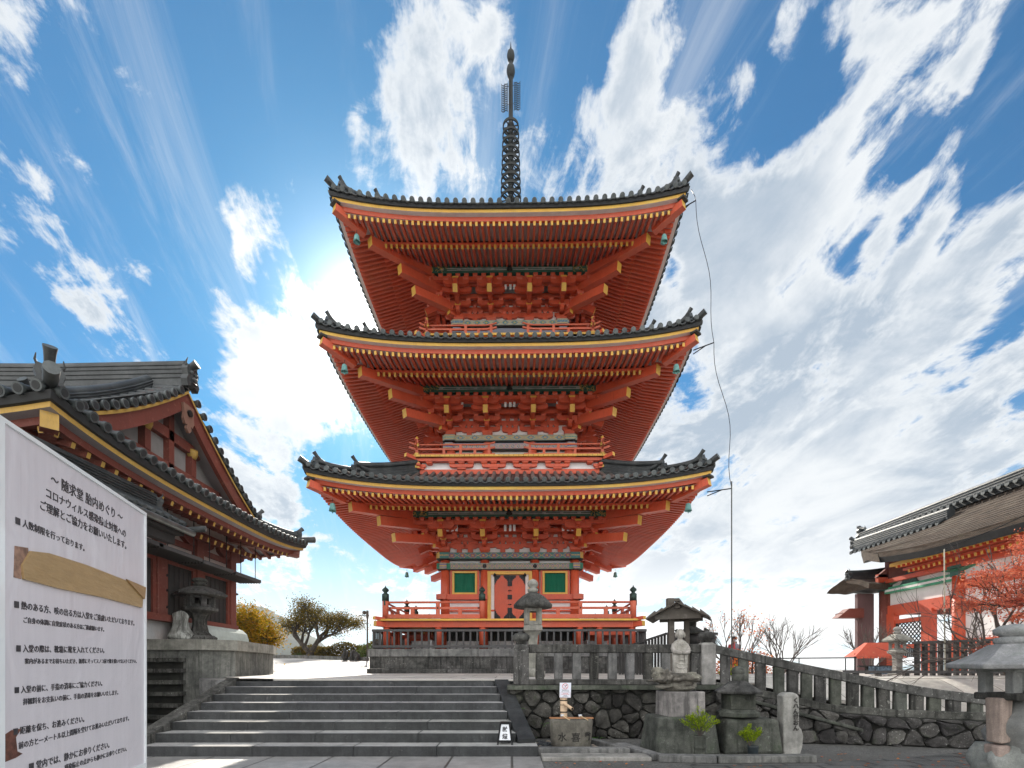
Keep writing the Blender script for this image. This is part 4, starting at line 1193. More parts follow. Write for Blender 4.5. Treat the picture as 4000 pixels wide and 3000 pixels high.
ge.build('gable_pendant', [M['bluegrey'] if False else paint('faded_pendant', (.26, .13, .09), .7), M['iron']], hall, bevel=.015)
# walls
w = MB(); zb0 = EYE + 1.38
w.bx(-17, HX - .02, HY0 + .1, HY1 - .05, CT, ZEV + .25)
w.build('plaster_wall', paint('dim_plaster', (.50, .42, .385), .85), hall)  # wall plaster dulled for the same backlit shade
CY = [16.72, 14.95, 13.30, 11.6, 10.05]
for y in CY:
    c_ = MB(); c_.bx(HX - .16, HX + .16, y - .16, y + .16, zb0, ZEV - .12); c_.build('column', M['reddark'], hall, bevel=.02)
tb = MB()
for za, zb_, pr in ((zb0 - .10, zb0 + .08, .24), (EYE + 2.87, EYE + 3.10, .10), (EYE + 3.46, EYE + 3.62, .06), (EYE + 3.88, EYE + 4.12, .10)):
    tb.bx(HX - .1, HX + pr, HY0, HY1 + .1, za, zb_)
    tb.bx(-16, HX, HY1 - .1, HY1 + pr, za, zb_)
for y in CY:
    tb.prism([(-.75, .24), (-.70, .12), (-.45, 0), (.45, 0), (.70, .12), (.75, .24)], lambda a_, b_, k: Vector((HX + .12 - .2 * k, y + a_, EYE + 3.62 + b_)))
tb.build('wall_beam', M['reddark'], hall)
for y0, y1 in zip(CY[1:], CY[:-1]):
    d = MB(); d.bx(HX + .0, HX + .05, y0 + .16, y1 - .16, zb0 + .08, EYE + 2.87)
    n = 6
    for k in range(n + 1): d.bx(HX + .05, HX + .065, y0 + .2 + (y1 - y0 - .42) * k / n, y0 + .215 + (y1 - y0 - .42) * k / n, zb0 + .1, EYE + 2.86)
    d.build('door', M['woodblack'], hall)
    for yy, st_ in ((y0 + .22, 1), (y1 - .22, 0)):
        fr = MB(); fr.bx(HX + .02, HX + .11, yy - .06, yy + .06, zb0 + .08, EYE + 2.87)
        if st_:
            for zz in (zb0 + .3, zb0 + .75, zb0 + 1.15): fr.tube([(HX + .11, yy, zz), (HX + .14, yy, zz)], .04, 6, 1)
        fr.build('door_jamb', [M['reddark'], M['iron']], hall)
for ya, yb, zz in ((10.3, 12.35, 3.04), (12.2, 13.9, 3.02), (13.95, 15.45, 3.0), (15.6, 17.15, 2.99)):
    s_ = MB()
    s_.bx(HX + .1, -8.58, ya, yb, EYE + zz - .03, EYE + zz + .02)
    s_.bx(-8.60, -8.55, ya, yb, EYE + zz - .05, EYE + zz + .05, 1)
    x_ = HX + .15
    while x_ < -8.6: s_.bx(x_, x_ + .03, ya, yb, EYE + zz - .07, EYE + zz - .031); x_ += .09
    for yy in (ya + .35, yb - .3): s_.tube([(-8.6, yy, EYE + zz), (-8.6, yy, EYE + zz + .4), (-8.6, yy, ZEV - .05)], .013, 6, 2)
    s_.build('hanging_board', [M['woodblack'], M['woodgrey'], M['iron']], hall)
b = MB(); b.bx(-12, -9.6, HY1 + .1, HY1 + .9, EYE + 2.6, EYE + 2.66); b.build('hanging_board', M['woodblack'], hall)
# porch roof with gutter
po = thing('porch_roof', 'small grey tiled porch roof with a metal gutter, beside the hall wall', 'porch', (-7.9, 9.4, 0))
b = MB(); ZP = EYE + 3.55
for sg in (-1, 1):
    b.grid(lambda u, v: (-7.9 + sg * v * .75, 7.2 + 3.95 * u, ZP - .50 * v + .06 * v * v), 4, 6, 0)
    y = 7.35
    while y < 11.15:
        pts = [(-7.9 + sg * k / 5 * .78, y, ZP - .50 * k / 5 + .06 * (k / 5) ** 2 + .04) for k in range(5, -1, -1)]
        b.tube(pts, .06, 7, 0, capm=1); y += .24
b.bx(-8.6, -7.2, 7.2, 11.05, ZP - .62, ZP - .56, 2)
for x_ in (-8.45, -7.45): b.beam((x_, 7.2, ZP - .72), (x_, 11.0, ZP - .72), .16, .18, 2)
b.tube([(-7.24, 11.2, ZP - .44), (-6.86, 11.28, ZP - .40)], [.06, .07], 8, 0, capm=1)
b.build('tiled_roof', [M['tile'], M['tiledisc'], M['woodblack']], po)
b = MB(); ridge_run(b, [(-7.9, 7.0, ZP - .02), (-7.9, 11.1, ZP + .02)], .2, .22, .08); demon_tile(b, (-7.9, 11.12, ZP - .1), (.35, 1, 0), .55, .05); b.build('roof_ridge', [M['tile'], M['tiledisc']], po)
b = MB(); b.tube([(-7.10, 7.0, ZP - .48), (-7.10, 11.2, ZP - .53)], .07, 10); b.build('gutter', plain('grey_metal', (.16, .17, .165), .35, .7), po)
for y in (7.4, 9.3):
    for x_ in (-8.45, -7.45):
        b = MB(); b.bx(x_ - .09, x_ + .09, y - .09, y + .09, 0, ZP - .63); b.build('post', M['reddark'], po)

# ------------------------------------------------------------------ stone lanterns
def kasuga(label, loc, H, rw, mats, sides=6, rnd=False, rot=0.0, post=True, rough=.008, open_=True, squat=False, slim=1.0):
    """stone lantern: base, post, platform, fire box with openings, wide roof, jewel"""
    t = thing('stone_lantern', label, 'lantern', loc)
    p = Vector(loc); n = 24 if rnd else sides
    def part(nm, prof, mat, nn=None, rt=rot):
        b = MB(); b.lathe(prof, p, nn or n, 0, rnd and nn is None, rot=rt); return b.build(nm, mat, t, rough=rough, rscale=5, bevel=0 if rnd else .008)
    h = H; s = rw
    part('base', [(s * .62, 0), (s * .64, .05 * h), (s * .5, .085 * h)], mats[0])
    if post:
        part('post', [(s * .44, .085 * h), (s * .33, .14 * h), (s * .27 * slim, .25 * h), (s * .27 * slim, .34 * h), (s * .36, .42 * h), (s * .52, .455 * h)], mats[0], 4 if squat else None, rot if not squat else PI / 4)
    part('platform', [(s * .50, .455 * h), (s * .66, .47 * h), (s * .68, .515 * h), (s * .5, .53 * h)], mats[0], 4 if squat else None, rot if not squat else PI / 4)
    b = MB(); z0, z1 = .53 * h, .70 * h; q = s * .44
    ns = 4 if squat or rnd else sides
    for k in range(ns):
        an = 2 * PI * k / ns + (PI / 4 if ns == 4 else rot)
        c_ = p + Vector((q * math.cos(an), q * math.sin(an), 0))
        b.box((c_.x, c_.y, p.z + (z0 + z1) / 2), (s * .2, s * .2, z1 - z0), 0, an)
        an2 = an + 2 * PI / ns; d_ = p + Vector((q * math.cos(an2), q * math.sin(an2), 0))
        for zz in (z0 + .018 * h, z1 - .018 * h):
            b.beam((c_.x, c_.y, p.z + zz), (d_.x, d_.y, p.z + zz), s * .12, .036 * h)
        if not open_ and k % 2: b.beam((c_.x, c_.y, p.z + (z0 + z1) / 2), (d_.x, d_.y, p.z + (z0 + z1) / 2), s * .06, z1 - z0)
    b.build('fire_box', mats[0], t, rough=rough * .6, rscale=5)
    part('roof', [(s * .50, .695 * h), (s * .98, .705 * h), (s * 1.0, .735 * h), (s * .82, .775 * h), (s * .55, .825 * h), (s * .30, .855 * h), (s * .2, .86 * h)], mats[1])
    b = MB(); b.lathe([(s * .2, .855 * h), (s * .26, .87 * h), (s * .28, .895 * h), (s * .16, .905 * h), (s * .27, .93 * h), (s * .29, .955 * h), (s * .2, .985 * h), (s * .04, h)], p, 16); b.build('jewel', mats[0], t, rough=rough * .5, rscale=6)
    return t
kasuga('tall pale stone lantern with a mushroom roof, in front of the pagoda door', (.56, 13.5, court_z(.5, 13.5)), 2.62, .52, (M['granitelight'], M['stonedark']), rnd=True, squat=True, slim=1.15)
kasuga('blackened stone lantern with a wide flared roof, on the left terrace by the hall doors', (-8.66, 13.95, CT), 1.76, .70, (M['stonedark'], M['stonedark']), sides=6, rot=.3)

# pale weathered figure leaning by the terrace lantern
b = MB()
b.lathe([(.02, -.02), (.30, 0), (.34, .08), (.27, .20), (.19, .34), (.17, .5), (.20, .60), (.22, .68), (.16, .74), (.02, .76)], (-8.92, 13.55, CT), 18, 0, True, 1.0, .75)
o = b.build('draped_stone', stone('pale_streaked_stone', (.55, .57, .54), (.13, .13, .12), spots=.5, streaks=.9), None, origin=(-8.92, 13.55, CT), rough=.09, rscale=4.5, sub=1)
tag(o, 'pale streaked lump of carved stone at the foot of the terrace lantern', 'stone ornament')

# ------------------------------------------------------------------ notice board in the left foreground
A_, B_ = Vector((-1.313, 1.29, 0)), Vector((-1.523, 2.09, 0))
BU = (B_ - A_).normalized(); BN = Vector((BU.y, -BU.x, 0)); BW = (B_ - A_).length; BZ0, BZ1 = .985, 2.05
nb = thing('notice_board', 'large white laminated notice board with black Japanese writing, in the left foreground', 'notice board', ((A_.x + B_.x) / 2, (A_.y + B_.y) / 2, 0))
def BP(u, v, w=0): return A_ + BU * u + BN * w + Vector((0, 0, v))
def buv(px, py):
    d = Vector(((px - 2000) / F, 1, (HOR - py) / F)); o_ = Vector((0, 0, EYE))
    t = (A_ - o_).dot(BN) / d.dot(BN); q = o_ + d * t
    return (q - A_).dot(BU), q.z
def laminate():
    m, nt, b, o = material('laminated_sheet')
    n = noise(nt, stretch(nt, o, (14, 14, .6)), 4, 4); n2 = noise(nt, o, 3, 3)
    setc(nt, b, mixc(nt, n, (.62, .59, .63), (.71, .68, .72)))
    b.inputs['Roughness'].default_value = .22; n3 = noise(nt, stretch(nt, o, (2.2, 2.2, 1.4)), 2.2, 3, .5, 1.2); bump(nt, b, n2 * .6 + n * .15 + n3 * 1.2, .16, .03); return m
M['sheet'] = laminate()
M['film'] = plain('clear_film_edge', (.80, .83, .85), .12, var=.06)
M['ink'] = plain('black_ink', (.045, .043, .05), .4, bmp=0)
b = MB(); b.prism([(.009, BZ0 + .028), (BW - .010, BZ0 + .028), (BW - .010, BZ1 - .011), (.009, BZ1 - .011)], lambda u, v, k: BP(u, v, .0 if k == 0 else -.012)); b.build('sheet', M['sheet'], nb)
b = MB()
for u0, u1, v0, v1 in ((-.012, .010, BZ0, BZ1), (BW - .011, BW, BZ0, BZ1), (.010, BW - .011, BZ1 - .012, BZ1), (.010, BW - .011, BZ0, BZ0 + .029)):
    b.prism([(u0, v0), (u1, v0), (u1, v1), (u0, v1)], lambda u, v, k: BP(u, v, .005 if k == 0 else -.017))
b.build('film_border', M['film'], nb, bevel=.004)
for u in (.1, BW - .1):
    b = MB(); b.prism([(u - .02, .0), (u + .02, .0), (u + .02, BZ1 - .1), (u - .02, BZ1 - .1)], lambda u_, v, k: BP(u_, v, -.018 - .03 * k)); b.build('leg', M['woodgrey'], nb)
b = MB(); b.prism([(.0, 0), (BW, 0), (BW, .05), (0, .05)], lambda u, v, k: BP(u, v, .15 if k == 0 else -.25)); b.build('foot', M['woodgrey'], nb)
def bt(body, p0, p1, bold=.010):
    u0, v0 = buv(*p0); u1, v1 = buv(*p1)
    body = body.replace('~', '～')
    n = sum(.5 if ord(ch) < 128 else 1.0 for ch in body); s_ = (u1 - u0) / n
    lean = (v1 - v0) / (u1 - u0)
    text(body, s_, lambda x, y, z: BP(u0 + x, v0 + x * lean + y - s_ * .36, .0012 + z), 'lettering', M['ink'], nb, bold=bold * s_ * .9, thick=.0004)
for body, a, b_ in (
    ('～ 随求堂 胎内めぐり ～', (196, 1868), (492, 2031)), ('コロナウィルス感染防止対策への', (175, 1921), (492, 2087)), ('ご理解とご協力をお願いいたします。', (152, 1969), (502, 2137)),
    ('■ 人数制限を行っております。', (57, 2031), (344, 2148)),
    ('■ 熱のある方、咳の出る方は入堂をご遠慮いただいております。', (52, 2360), (534, 2436)), ('ご自身の体調に自覚症状のある方はご遠慮願います。', (88, 2421), (412, 2460)),
    ('■ 入堂の際は、靴箱に靴を入れてください。', (60, 2533), (419, 2541)), ('案内があるまでお待ちいただき、誘導にそってスノコ前で靴を脱いでお入りください。', (95, 2583), (537, 2583)),
    ('■ 入堂の前に、手指の消毒にご協力ください。', (54, 2697), (410, 2668)), ('拝観料をお支払いの前に、手指の消毒をお願いいたします。', (88, 2742), (467, 2704)),
    ('■ 距離を保ち、お進みください。', (48, 2860), (342, 2806)), ('前の方と一メートル以上間隔を空けてお進みいただいております。', (70, 2914), (509, 2804)),
    ('■ 堂内では、静かにお参りください。', (110, 2998), (440, 2905)), ('感染防止の点からも静かにお参りください。', (250, 3000), (500, 2923))):
    bt(body, a, b_)
tp = MB()
q = [buv(x_, y_) for x_, y_ in ((78, 2208), (112, 2152), (180, 2160), (330, 2206), (556, 2294), (549, 2374), (400, 2335), (220, 2298), (84, 2262))]
def tape_w(u, v): return .004 + .010 * abs(math.sin(u * 9)) * .4
tp.prism(q, lambda u, v, k: BP(u, v, tape_w(u, v) if k == 0 else .0008))
qq = [buv(x_, y_) for x_, y_ in ((480, 2262), (556, 2294), (551, 2340))]
tp.prism(qq, lambda u, v, k: BP(u, v, .014 if k == 0 else .008), 1)
def tapemat(nm, c, r):
    m, nt, b, o = material(nm); n = noise(nt, stretch(nt, o, (3, 3, 14)), 5, 5, .6)
    setc(nt, b, mixc(nt, n, sc(c, .75), sc(c, 1.25))); b.inputs['Roughness'].default_value = r; bump(nt, b, n, .35, .01); return m
tp.build('brown_tape', [tapemat('parcel_tape', (.40, .27, .13), .28), tapemat('tape_fold', (.36, .22, .10), .35)], nb)
tp = MB(); q = [buv(x_, y_) for x_, y_ in ((56, 2132), (108, 2140), (108, 2158), (82, 2204), (80, 2262), (52, 2255))]
tp.prism(q, lambda u, v, k: BP(u, v, .0015 if k == 0 else .0004)); tp.build('torn_label', plain('torn_brown_label', (.30, .18, .13), .6, var=.5, scale=40), nb)
tp = MB(); q = [buv(x_, y_) for x_, y_ in ((20, 2868), (44, 2852), (82, 2846), (60, 2880), (66, 2935), (86, 2944), (60, 2960), (20, 2976))]
tp.prism(q, lambda u, v, k: BP(u, v, .0015 if k == 0 else .0004)); tp.build('torn_label', plain('brown_smear', (.13, .05, .035), .6, var=.6, scale=40), nb)

# ------------------------------------------------------------------ small paper lamp on the lowest step
lp = thing('paper_lamp', 'small black framed paper lamp with two characters, on the lowest step', 'lamp', (-.115, 8.32, .168))
p = Vector((-.115, 8.32, .168))
b = MB(); b.box(p + Vector((0, 0, .20)), (.20, .20, .27), 0, 0, .68); b.build('paper_shade', plain('lamp_paper', (.82, .84, .88), .6, var=.03), lp)
b = MB()
for i, j in ((-1, -1), (1, -1), (1, 1), (-1, 1)):
    b.beam(p + Vector((i * .118, j * .118, 0)), p + Vector((i * .072, j * .072, .355)), .018, .018)
for zz, rr in ((.065, .104), (.345, .075)):
    for i, j in ((0, 1), (0, -1)): b.beam(p + Vector((-rr, j * rr, zz)), p + Vector((rr, j * rr, zz)), .016, .022); b.beam(p + Vector((j * rr, -rr, zz)), p + Vector((j * rr, rr, zz)), .016, .022)
b.bx(p.x - .075, p.x + .075, p.y - .075, p.y + .075, p.z + .352, p.z + .366)
b.build('frame', M['iron'], lp)
for ch, zz, s_ in (('献', .225, .085), ('燈', .105, .09)):
    text(ch, s_, lambda x, y, z: p + Vector((x - s_ * .5, -.108 + (zz + y - .065) * .118 - z, zz + y)), 'lettering', M['ink'], lp, bold=.002)
# ------------------------------------------------------------------ dry stone walls
def clip(poly, nx, ny, c):
    out = []
    for i in range(len(poly)):
        a, b = poly[i], poly[(i + 1) % len(poly)]
        da, db = a[0] * nx + a[1] * ny - c, b[0] * nx + b[1] * ny - c
        if da <= 0: out.append(a)
        if da * db < 0:
            t = da / (da - db); out.append((a[0] + (b[0] - a[0]) * t, a[1] + (b[1] - a[1]) * t))
    return out
def rubble(mb, W, top, bottom, fn, cw=.42, ch=.30, seed=1, jit=.36, depth=.07):
    """irregular fitted stones: Voronoi cells of a jittered grid, each bulging out of the wall"""
    rnd = random.Random(seed); seeds = []
    H = max(top(W * k / 20) for k in range(21)) + ch
    r = 0; z = bottom - ch * .5
    while z < H:
        u = -cw + (r % 2) * cw * .5
        while u < W + cw:
            seeds.append((u + rnd.uniform(-jit, jit) * cw, z + rnd.uniform(-jit, jit) * ch)); u += cw * rnd.uniform(.75, 1.3)
        z += ch; r += 1
    for (su, sz) in seeds:
        poly = [(su - cw * 1.3, sz - ch * 1.3), (su + cw * 1.3, sz - ch * 1.3), (su + cw * 1.3, sz + ch * 1.3), (su - cw * 1.3, sz + ch * 1.3)]
        for (tu, tz) in seeds:
            if (tu, tz) == (su, sz) or abs(tu - su) > cw * 2.4 or abs(tz - sz) > ch * 2.6: continue
            nx, ny = tu - su, tz - sz
            poly = clip(poly, nx, ny, nx * (su + tu) / 2 + ny * (sz + tz) / 2)
            if len(poly) < 3: break
        if len(poly) < 3: continue
        poly = clip(poly, -1, 0, 0); poly = clip(poly, 1, 0, W); poly = clip(poly, 0, -1, -bottom)
        if len(poly) < 3: continue
        sl = (top(min(W, su + .1)) - top(max(0, su - .1))) / .2
        poly = clip(poly, -sl, 1, top(su) - sl * su - .01)
        if len(poly) < 3: continue
        cu = sum(p[0] for p in poly) / len(poly); cz = sum(p[1] for p in poly) / len(poly)
        ar = max(abs(p[0] - cu) for p in poly) * max(abs(p[1] - cz) for p in poly)
        if ar < .002: continue
        # round the corners of the cell
        pp = []
        for i in range(len(poly)):
            a, b, c_ = poly[i - 1], poly[i], poly[(i + 1) % len(poly)]
            pp.append((b[0] * .72 + a[0] * .28, b[1] * .72 + a[1] * .28)); pp.append((b[0] * .72 + c_[0] * .28, b[1] * .72 + c_[1] * .28))
        d = depth * rnd.uniform(.6, 1.25); tu_, tz_ = rnd.uniform(-.12, .12), rnd.uniform(-.15, .15)
        rings = []
        for k, (s_, dd) in enumerate(((.945, -.05), (.92, d * .40), (.80, d * .85), (.45, d * 1.0))):
            rings.append([fn(cu + (a - cu) * s_, cz + (b - cz) * s_, dd + ((a - cu) * tu_ + (b - cz) * tz_) * (k > 0) + rnd.uniform(-.006, .006)) for a, b in pp])
        m = len(pp); vs = [q for r_ in rings for q in r_] + [fn(cu, cz, d * 1.12)]
        fs = [(k * m + i, k * m + (i + 1) % m, (k + 1) * m + (i + 1) % m, (k + 1) * m + i) for k in range(3) for i in range(m)]
        fs += [(3 * m + i, 3 * m + (i + 1) % m, 4 * m) for i in range(m)]
        mb.add(vs, fs, 0, False)

FY = 10.3
dw = thing('dry_stone_wall', 'dark dry stone wall of fitted boulders under the stone fence', 'stone wall', (2.1, FY, 0))
b = MB(); rubble(b, 4.5, lambda u: 1.075 + .02 * math.sin(u * 3), 0, lambda u, z, d: Vector((-.05 + u, FY - .10 - d - (1.1 - z) * .05 + .02, z)), .34, .225, 5, jit=.44)
b.build('stonework', M['rock'], dw, rough=.022, rscale=7)
b = MB(); b.bx(-.1, 4.45, FY - .08, 11.1, 0, 1.06); b.build('earth_core', M['joint'], dw)
b = MB(); b.prism([(-.10, FY - .26), (4.5, FY - .26), (4.5, FY + .35), (-.10, FY + .35)], lambda x, y, k: Vector((x, y, 1.0 if k else 1.085))); b.build('top_course', M['stonemoss'], dw, bevel=.02, rough=.01, rscale=5)

fn_ = thing('stone_fence', 'weathered stone fence of square balusters between two posts with onion caps', 'fence', (2.1, FY, 1.085))
def fpost(x, y, z0, h, w, par, cap=True, nm='post', mt=None):
    b = MB(); b.box((x, y, z0 + h / 2), (w, w, h)); b.box((x, y, z0 + h + .01), (w, w, .05), 0, 0, .7)
    o = b.build(nm, mt or M['stonedark'], par, bevel=.02, rough=.010, rscale=6)
    if cap:
        b = MB(); b.lathe([(w * .33, 0), (w * .34, .05), (w * .50, .075), (w * .58, .13), (w * .55, .18), (w * .38, .22), (w * .12, .235), (.01, .26)], (x, y, z0 + h + .03), 18)
        b.build('onion_cap', M['stonedark'], o, origin=par['org'])
    return o
fpost(.185, FY, 1.085, .80, .31, fn_); fpost(3.98, FY, 1.085, .83, .29, fn_, mt=M['granitelight'])
b = MB(); b.bx(.34, 3.84, FY - .10, FY + .10, 1.085 + .655, 1.085 + .825); b.build('top_rail', M['stonedark'], fn_, bevel=.015)
b = MB(); b.bx(.34, 3.84, FY - .11, FY + .11, 1.086, 1.085 + .115); b.build('bottom_rail', M['stonedark'], fn_, bevel=.015)
px0 = [462, 622, 778, 930, 1086, 1238, 1392, 1545, 1690, 1800]
for i, cx in enumerate(px0):
    x = (1900 + cx * .45208 - 2000) / F * FY
    b = MB(); b.box((x, FY, 1.085 + .385), (.172, .15, .545)); b.build('baluster', M['granite'] if i % 3 else M['stonedark'], fn_, bevel=.014, rough=.009, rscale=7)

# sloping balustrade and its wall on the right
def RX(w): return Vector((4.15 + 4.35 * w, 10.28 - 1.38 * w, 0))
tz = [(0, 1.90), (.207, 1.665), (.322, 1.53), (.446, 1.40), (.654, 1.18), (.796, 1.06), (1.0, .924), (1.12, .86)]
lz = [(0, 1.15), (.207, .98), (.322, .865), (.446, .735), (.654, .665), (.796, .65), (1.0, .635), (1.12, .63)]
def ip(t, w):
    for (a, va), (b_, vb) in zip(t[:-1], t[1:]):
        if w <= b_: return va + (vb - va) * (w - a) / (b_ - a)
    return t[-1][1]
rp = thing('ramp_balustrade', 'sloping stone balustrade descending to the right from the fence post', 'balustrade', (6.3, 9.6, .5))
def slope_rail(t, dz0, dz1, wd, nm):
    b = MB(); n = 24; rows = []
    dirv = (RX(1) - RX(0)).normalized(); nv = Vector((dirv.y, -dirv.x, 0))
    for k in range(n + 1):
        w = 1.06 * k / n; p = RX(w); z = ip(t, w)
        rows.append([p + nv * s_ * wd / 2 + Vector((0, 0, z + d)) for s_, d in ((-1, dz0), (1, dz0), (1, dz1), (-1, dz1))])
    vs = [q for r_ in rows for q in r_]
    b.add(vs, [(i * 4 + j, i * 4 + (j + 1) % 4, i * 4 + 4 + (j + 1) % 4, i * 4 + 4 + j) for i in range(n) for j in range(4)])
    b.add(rows[0], [(0, 1, 2, 3)]); b.add(rows[-1], [(3, 2, 1, 0)])
    return b.build(nm, M['stonedark'], rp, bevel=.015, rough=.006, rscale=4)
slope_rail(tz, -.17, 0, .20, 'top_rail'); slope_rail(lz, -.14, 0, .22, 'bottom_rail')
for i, cx in enumerate((225, 345, 460, 580, 672, 765, 855, 955, 1070, 1170, 1275, 1385, 1495, 1610, 1740, 1885)):
    px = 2700 + cx * .5877; q = (px - 2000) / F
    w = (q * 10.28 - 4.15) / (4.35 + q * 1.38); p = RX(w)
    z0, z1 = ip(lz, w) - .03, ip(tz, w) - .14
    b = MB(); b.box((p.x, p.y, (z0 + z1) / 2), (.19, .15, z1 - z0), 0, -.307); b.build('baluster', M['stonemoss'] if i % 2 else M['stonedark'], rp, bevel=.02, rough=.010, rscale=6)
dw2 = thing('dry_stone_wall', 'stepped boulder wall under the sloping balustrade', 'stone wall', (6.3, 9.4, 0))
LW = (RX(1.06) - RX(0)).length; dv = (RX(1) - RX(0)).normalized(); nv = Vector((dv.y, -dv.x, 0))
def W2(u, z, d): return RX(0) + dv * u + nv * (.14 + d + (1.1 - z) * .05) + Vector((0, 0, z))
b = MB(); rubble(b, LW, lambda u: ip(lz, u / LW * 1.06) - .13, 0, W2, .37, .235, 9, jit=.42, depth=.085)
b.build('stonework', M['rock'], dw2, rough=.024, rscale=7)
b = MB(); n = 20
for k in range(n):
    w0, w1 = 1.06 * k / n, 1.06 * (k + 1) / n
    for_ = [RX(w0) + nv * .16, RX(w1) + nv * .16, RX(w1) - nv * .12, RX(w0) - nv * .12]
    t0, t1 = ip(lz, w0) - .142, ip(lz, w1) - .142
    b.add([(p.x, p.y, 0) for p in for_] + [(for_[0].x, for_[0].y, t0), (for_[1].x, for_[1].y, t1), (for_[2].x, for_[2].y, t1), (for_[3].x, for_[3].y, t0)], [(0, 1, 5, 4), (4, 5, 6, 7), (2, 3, 7, 6)])
b.build('earth_core', M['joint'], dw2)
b = MB(); pts = []      # low wing of wall with a sloping coping in front
def W3(u, z, d): return Vector((4.5, 9.62, 0)) + Vector((.955, -.12, 0)) * u + Vector((-.12, -.955, 0)) * d + Vector((0, 0, z))
t3 = lambda u: .80 - .26 * u
rubble(b, 2.1, t3, 0, W3, .4, .26, 14, depth=.06); b.build('stonework', M['rock'], dw2, rough=.012, rscale=8)
b = MB()
vs = [W3(0, t3(0) - .02, .09), W3(2.1, t3(2.1) - .02, .09), W3(2.1, t3(2.1) + .05, .09), W3(0, t3(0) + .05, .09), W3(0, t3(0) - .02, -.25), W3(2.1, t3(2.1) - .02, -.25), W3(2.1, t3(2.1) + .05, -.25), W3(0, t3(0) + .05, -.25)]
b.add(vs, [(0, 1, 2, 3), (4, 5, 6, 7), (3, 2, 6, 7), (0, 1, 5, 4), (0, 3, 7, 4), (1, 2, 6, 5)]); b.build('sloping_coping', M['stonemoss'], dw2, bevel=.02, rough=.012, rscale=5)
b = MB(); vs = [W3(0, 0, -.04), W3(2.1, 0, -.04), W3(2.1, t3(2.1) - .03, -.04), W3(0, t3(0) - .03, -.04)]; b.add(vs, [(0, 1, 2, 3)])
b.build('earth_core', M['joint'], dw2)
# pale step edges crossing the sloping ground behind the balustrade
s2 = thing('stone_staircase', 'pale stone steps descending behind the sloping balustrade', 'stairs', (6.5, 12.0, .8))
for k in range(6):
    x0 = 4.95 + k * .85
    b = MB(); b.bx(x0, x0 + .35, 10.55, 11.9, side_z(x0, 10.9) - .2, side_z(x0, 10.9) + .02); b.build('step', M['court'], s2, bevel=.012)

# ------------------------------------------------------------------ basin, spout, notice
kb = thing('kerb_frame', 'low granite kerb frame around the water basin', 'kerb', (1.2, 8.5, 0))
b = MB()
b.bx(.42, 1.92, 8.16, 8.36, 0, .12)
b.beam((1.86, 8.36, .06), (1.38, 9.6, .06), .14, .12)
b.build('kerb', M['granite'], kb, bevel=.015)
o = MB(); o.bx(.46, 2.12, 7.62, 8.02, 0, .07); o = o.build('stepping_slab', M['granitelight'], None, origin=(1.3, 7.8, 0), bevel=.015); tag(o, 'flat pale granite slab lying in front of the water basin', 'stone slab')
def pebbles():
    b = MB(); rnd = random.Random(4)
    for k in range(420):
        x, y = rnd.uniform(.42, 1.75), rnd.uniform(8.40, 9.7)
        if (x - 1.04) ** 2 + (y - 8.86) ** 2 < .36 ** 2 or x > 1.85 - (y - 8.36) * .39: continue
        r = rnd.uniform(.025, .06); 
        b.lathe([(r * .3, -r * .4), (r, 0), (r * .75, r * .45), (r * .05, r * .6)], (x, y, r * .3), 7, 0 if rnd.random() < .85 else 1, True, rnd.uniform(.8, 1.3), rnd.uniform(.8, 1.2), rnd.random() * 3)
    return b.build('pebbles', [plain('wet_pebble', (.05, .055, .06), .35, var=.6, scale=9), plain('tan_pebble', (.24, .20, .16), .6, var=.4, scale=9)], None)
o = pebbles(); o['kind'] = 'stuff'
BC = Vector((1.04, 8.86, 0))
bs_ = thing('water_basin', 'round stone water basin carved with three large characters', 'basin', BC)
b = MB()
prof = [(.30, 0), (.335, .04), (.36, .20), (.372, .40), (.376, .50), (.365, .53), (.32, .535), (.30, .50), (.27, .40), (.0, .38)]
b.lathe(prof, BC, 48, 0, True, 1.0, .88); b.build('tub', stone('basin_stone', (.22, .205, .17), (.09, .085, .07), moss=(.10, .11, .06), streaks=.3, spots=.3, bmp=.9), bs_, rough=.007, rscale=9)
def watermat():
    m, nt, b, o = material('still_water'); setc(nt, b, (.03, .045, .035)); b.inputs['Roughness'].default_value = .04; bump(nt, b, noise(nt, o, 12, 2), .05, .01); return m
b = MB(); b.lathe([(.31, .490), (.305, .497)], BC, 40, 0, True, 1.0, .88); b.build('water', watermat(), bs_)
carve = plain('carved_shadow', (.035, .032, .028), .95)
for ch, ang, sz in (('水', -.52, .165), ('喜', .12, .165), ('歡', .80, .17)):
    def fnc(x, y, z):
        a = ang + (x - sz * .5) / .37
        r_ = .379 + z
        zz = .185 + y
        r_ = (.36 + (.372 - .36) * max(0, min(1, (zz - .2) / .2)) if zz > .2 else .335 + (.36 - .335) * (zz - .04) / .16) + .008 + z
        return BC + Vector((math.sin(a) * r_, -math.cos(a) * r_ * .88, zz))
    text(ch, sz, fnc, 'carved_lettering', carve, bs_, bold=.0035)
b = MB(); b.bx(.67, 1.43, 8.80, 8.845, .538, .556); b.bx(.66, 1.42, 8.87, 8.91, .538, .556); b.build('resting_board', paint('orange_brown_board', (.42, .19, .08), .5), bs_)
def ladle(x, y, lab):
    t = thing('ladle', lab, 'ladle', (x, y, .557), 'ladles on the water basin')
    b = MB(); b.lathe([(.032, 0), (.036, .05), (.033, .05), (.03, .008)], (x, y, .557), 14); b.build('cup', plain('dull_tin', (.55, .57, .60), .35, .6), t)
    b = MB(); b.tube([(x, y - .03, .585), (x + .10, y - .26, .535)], .008, 6); b.build('handle', plain('bamboo_stick', (.60, .43, .24), .5), t)
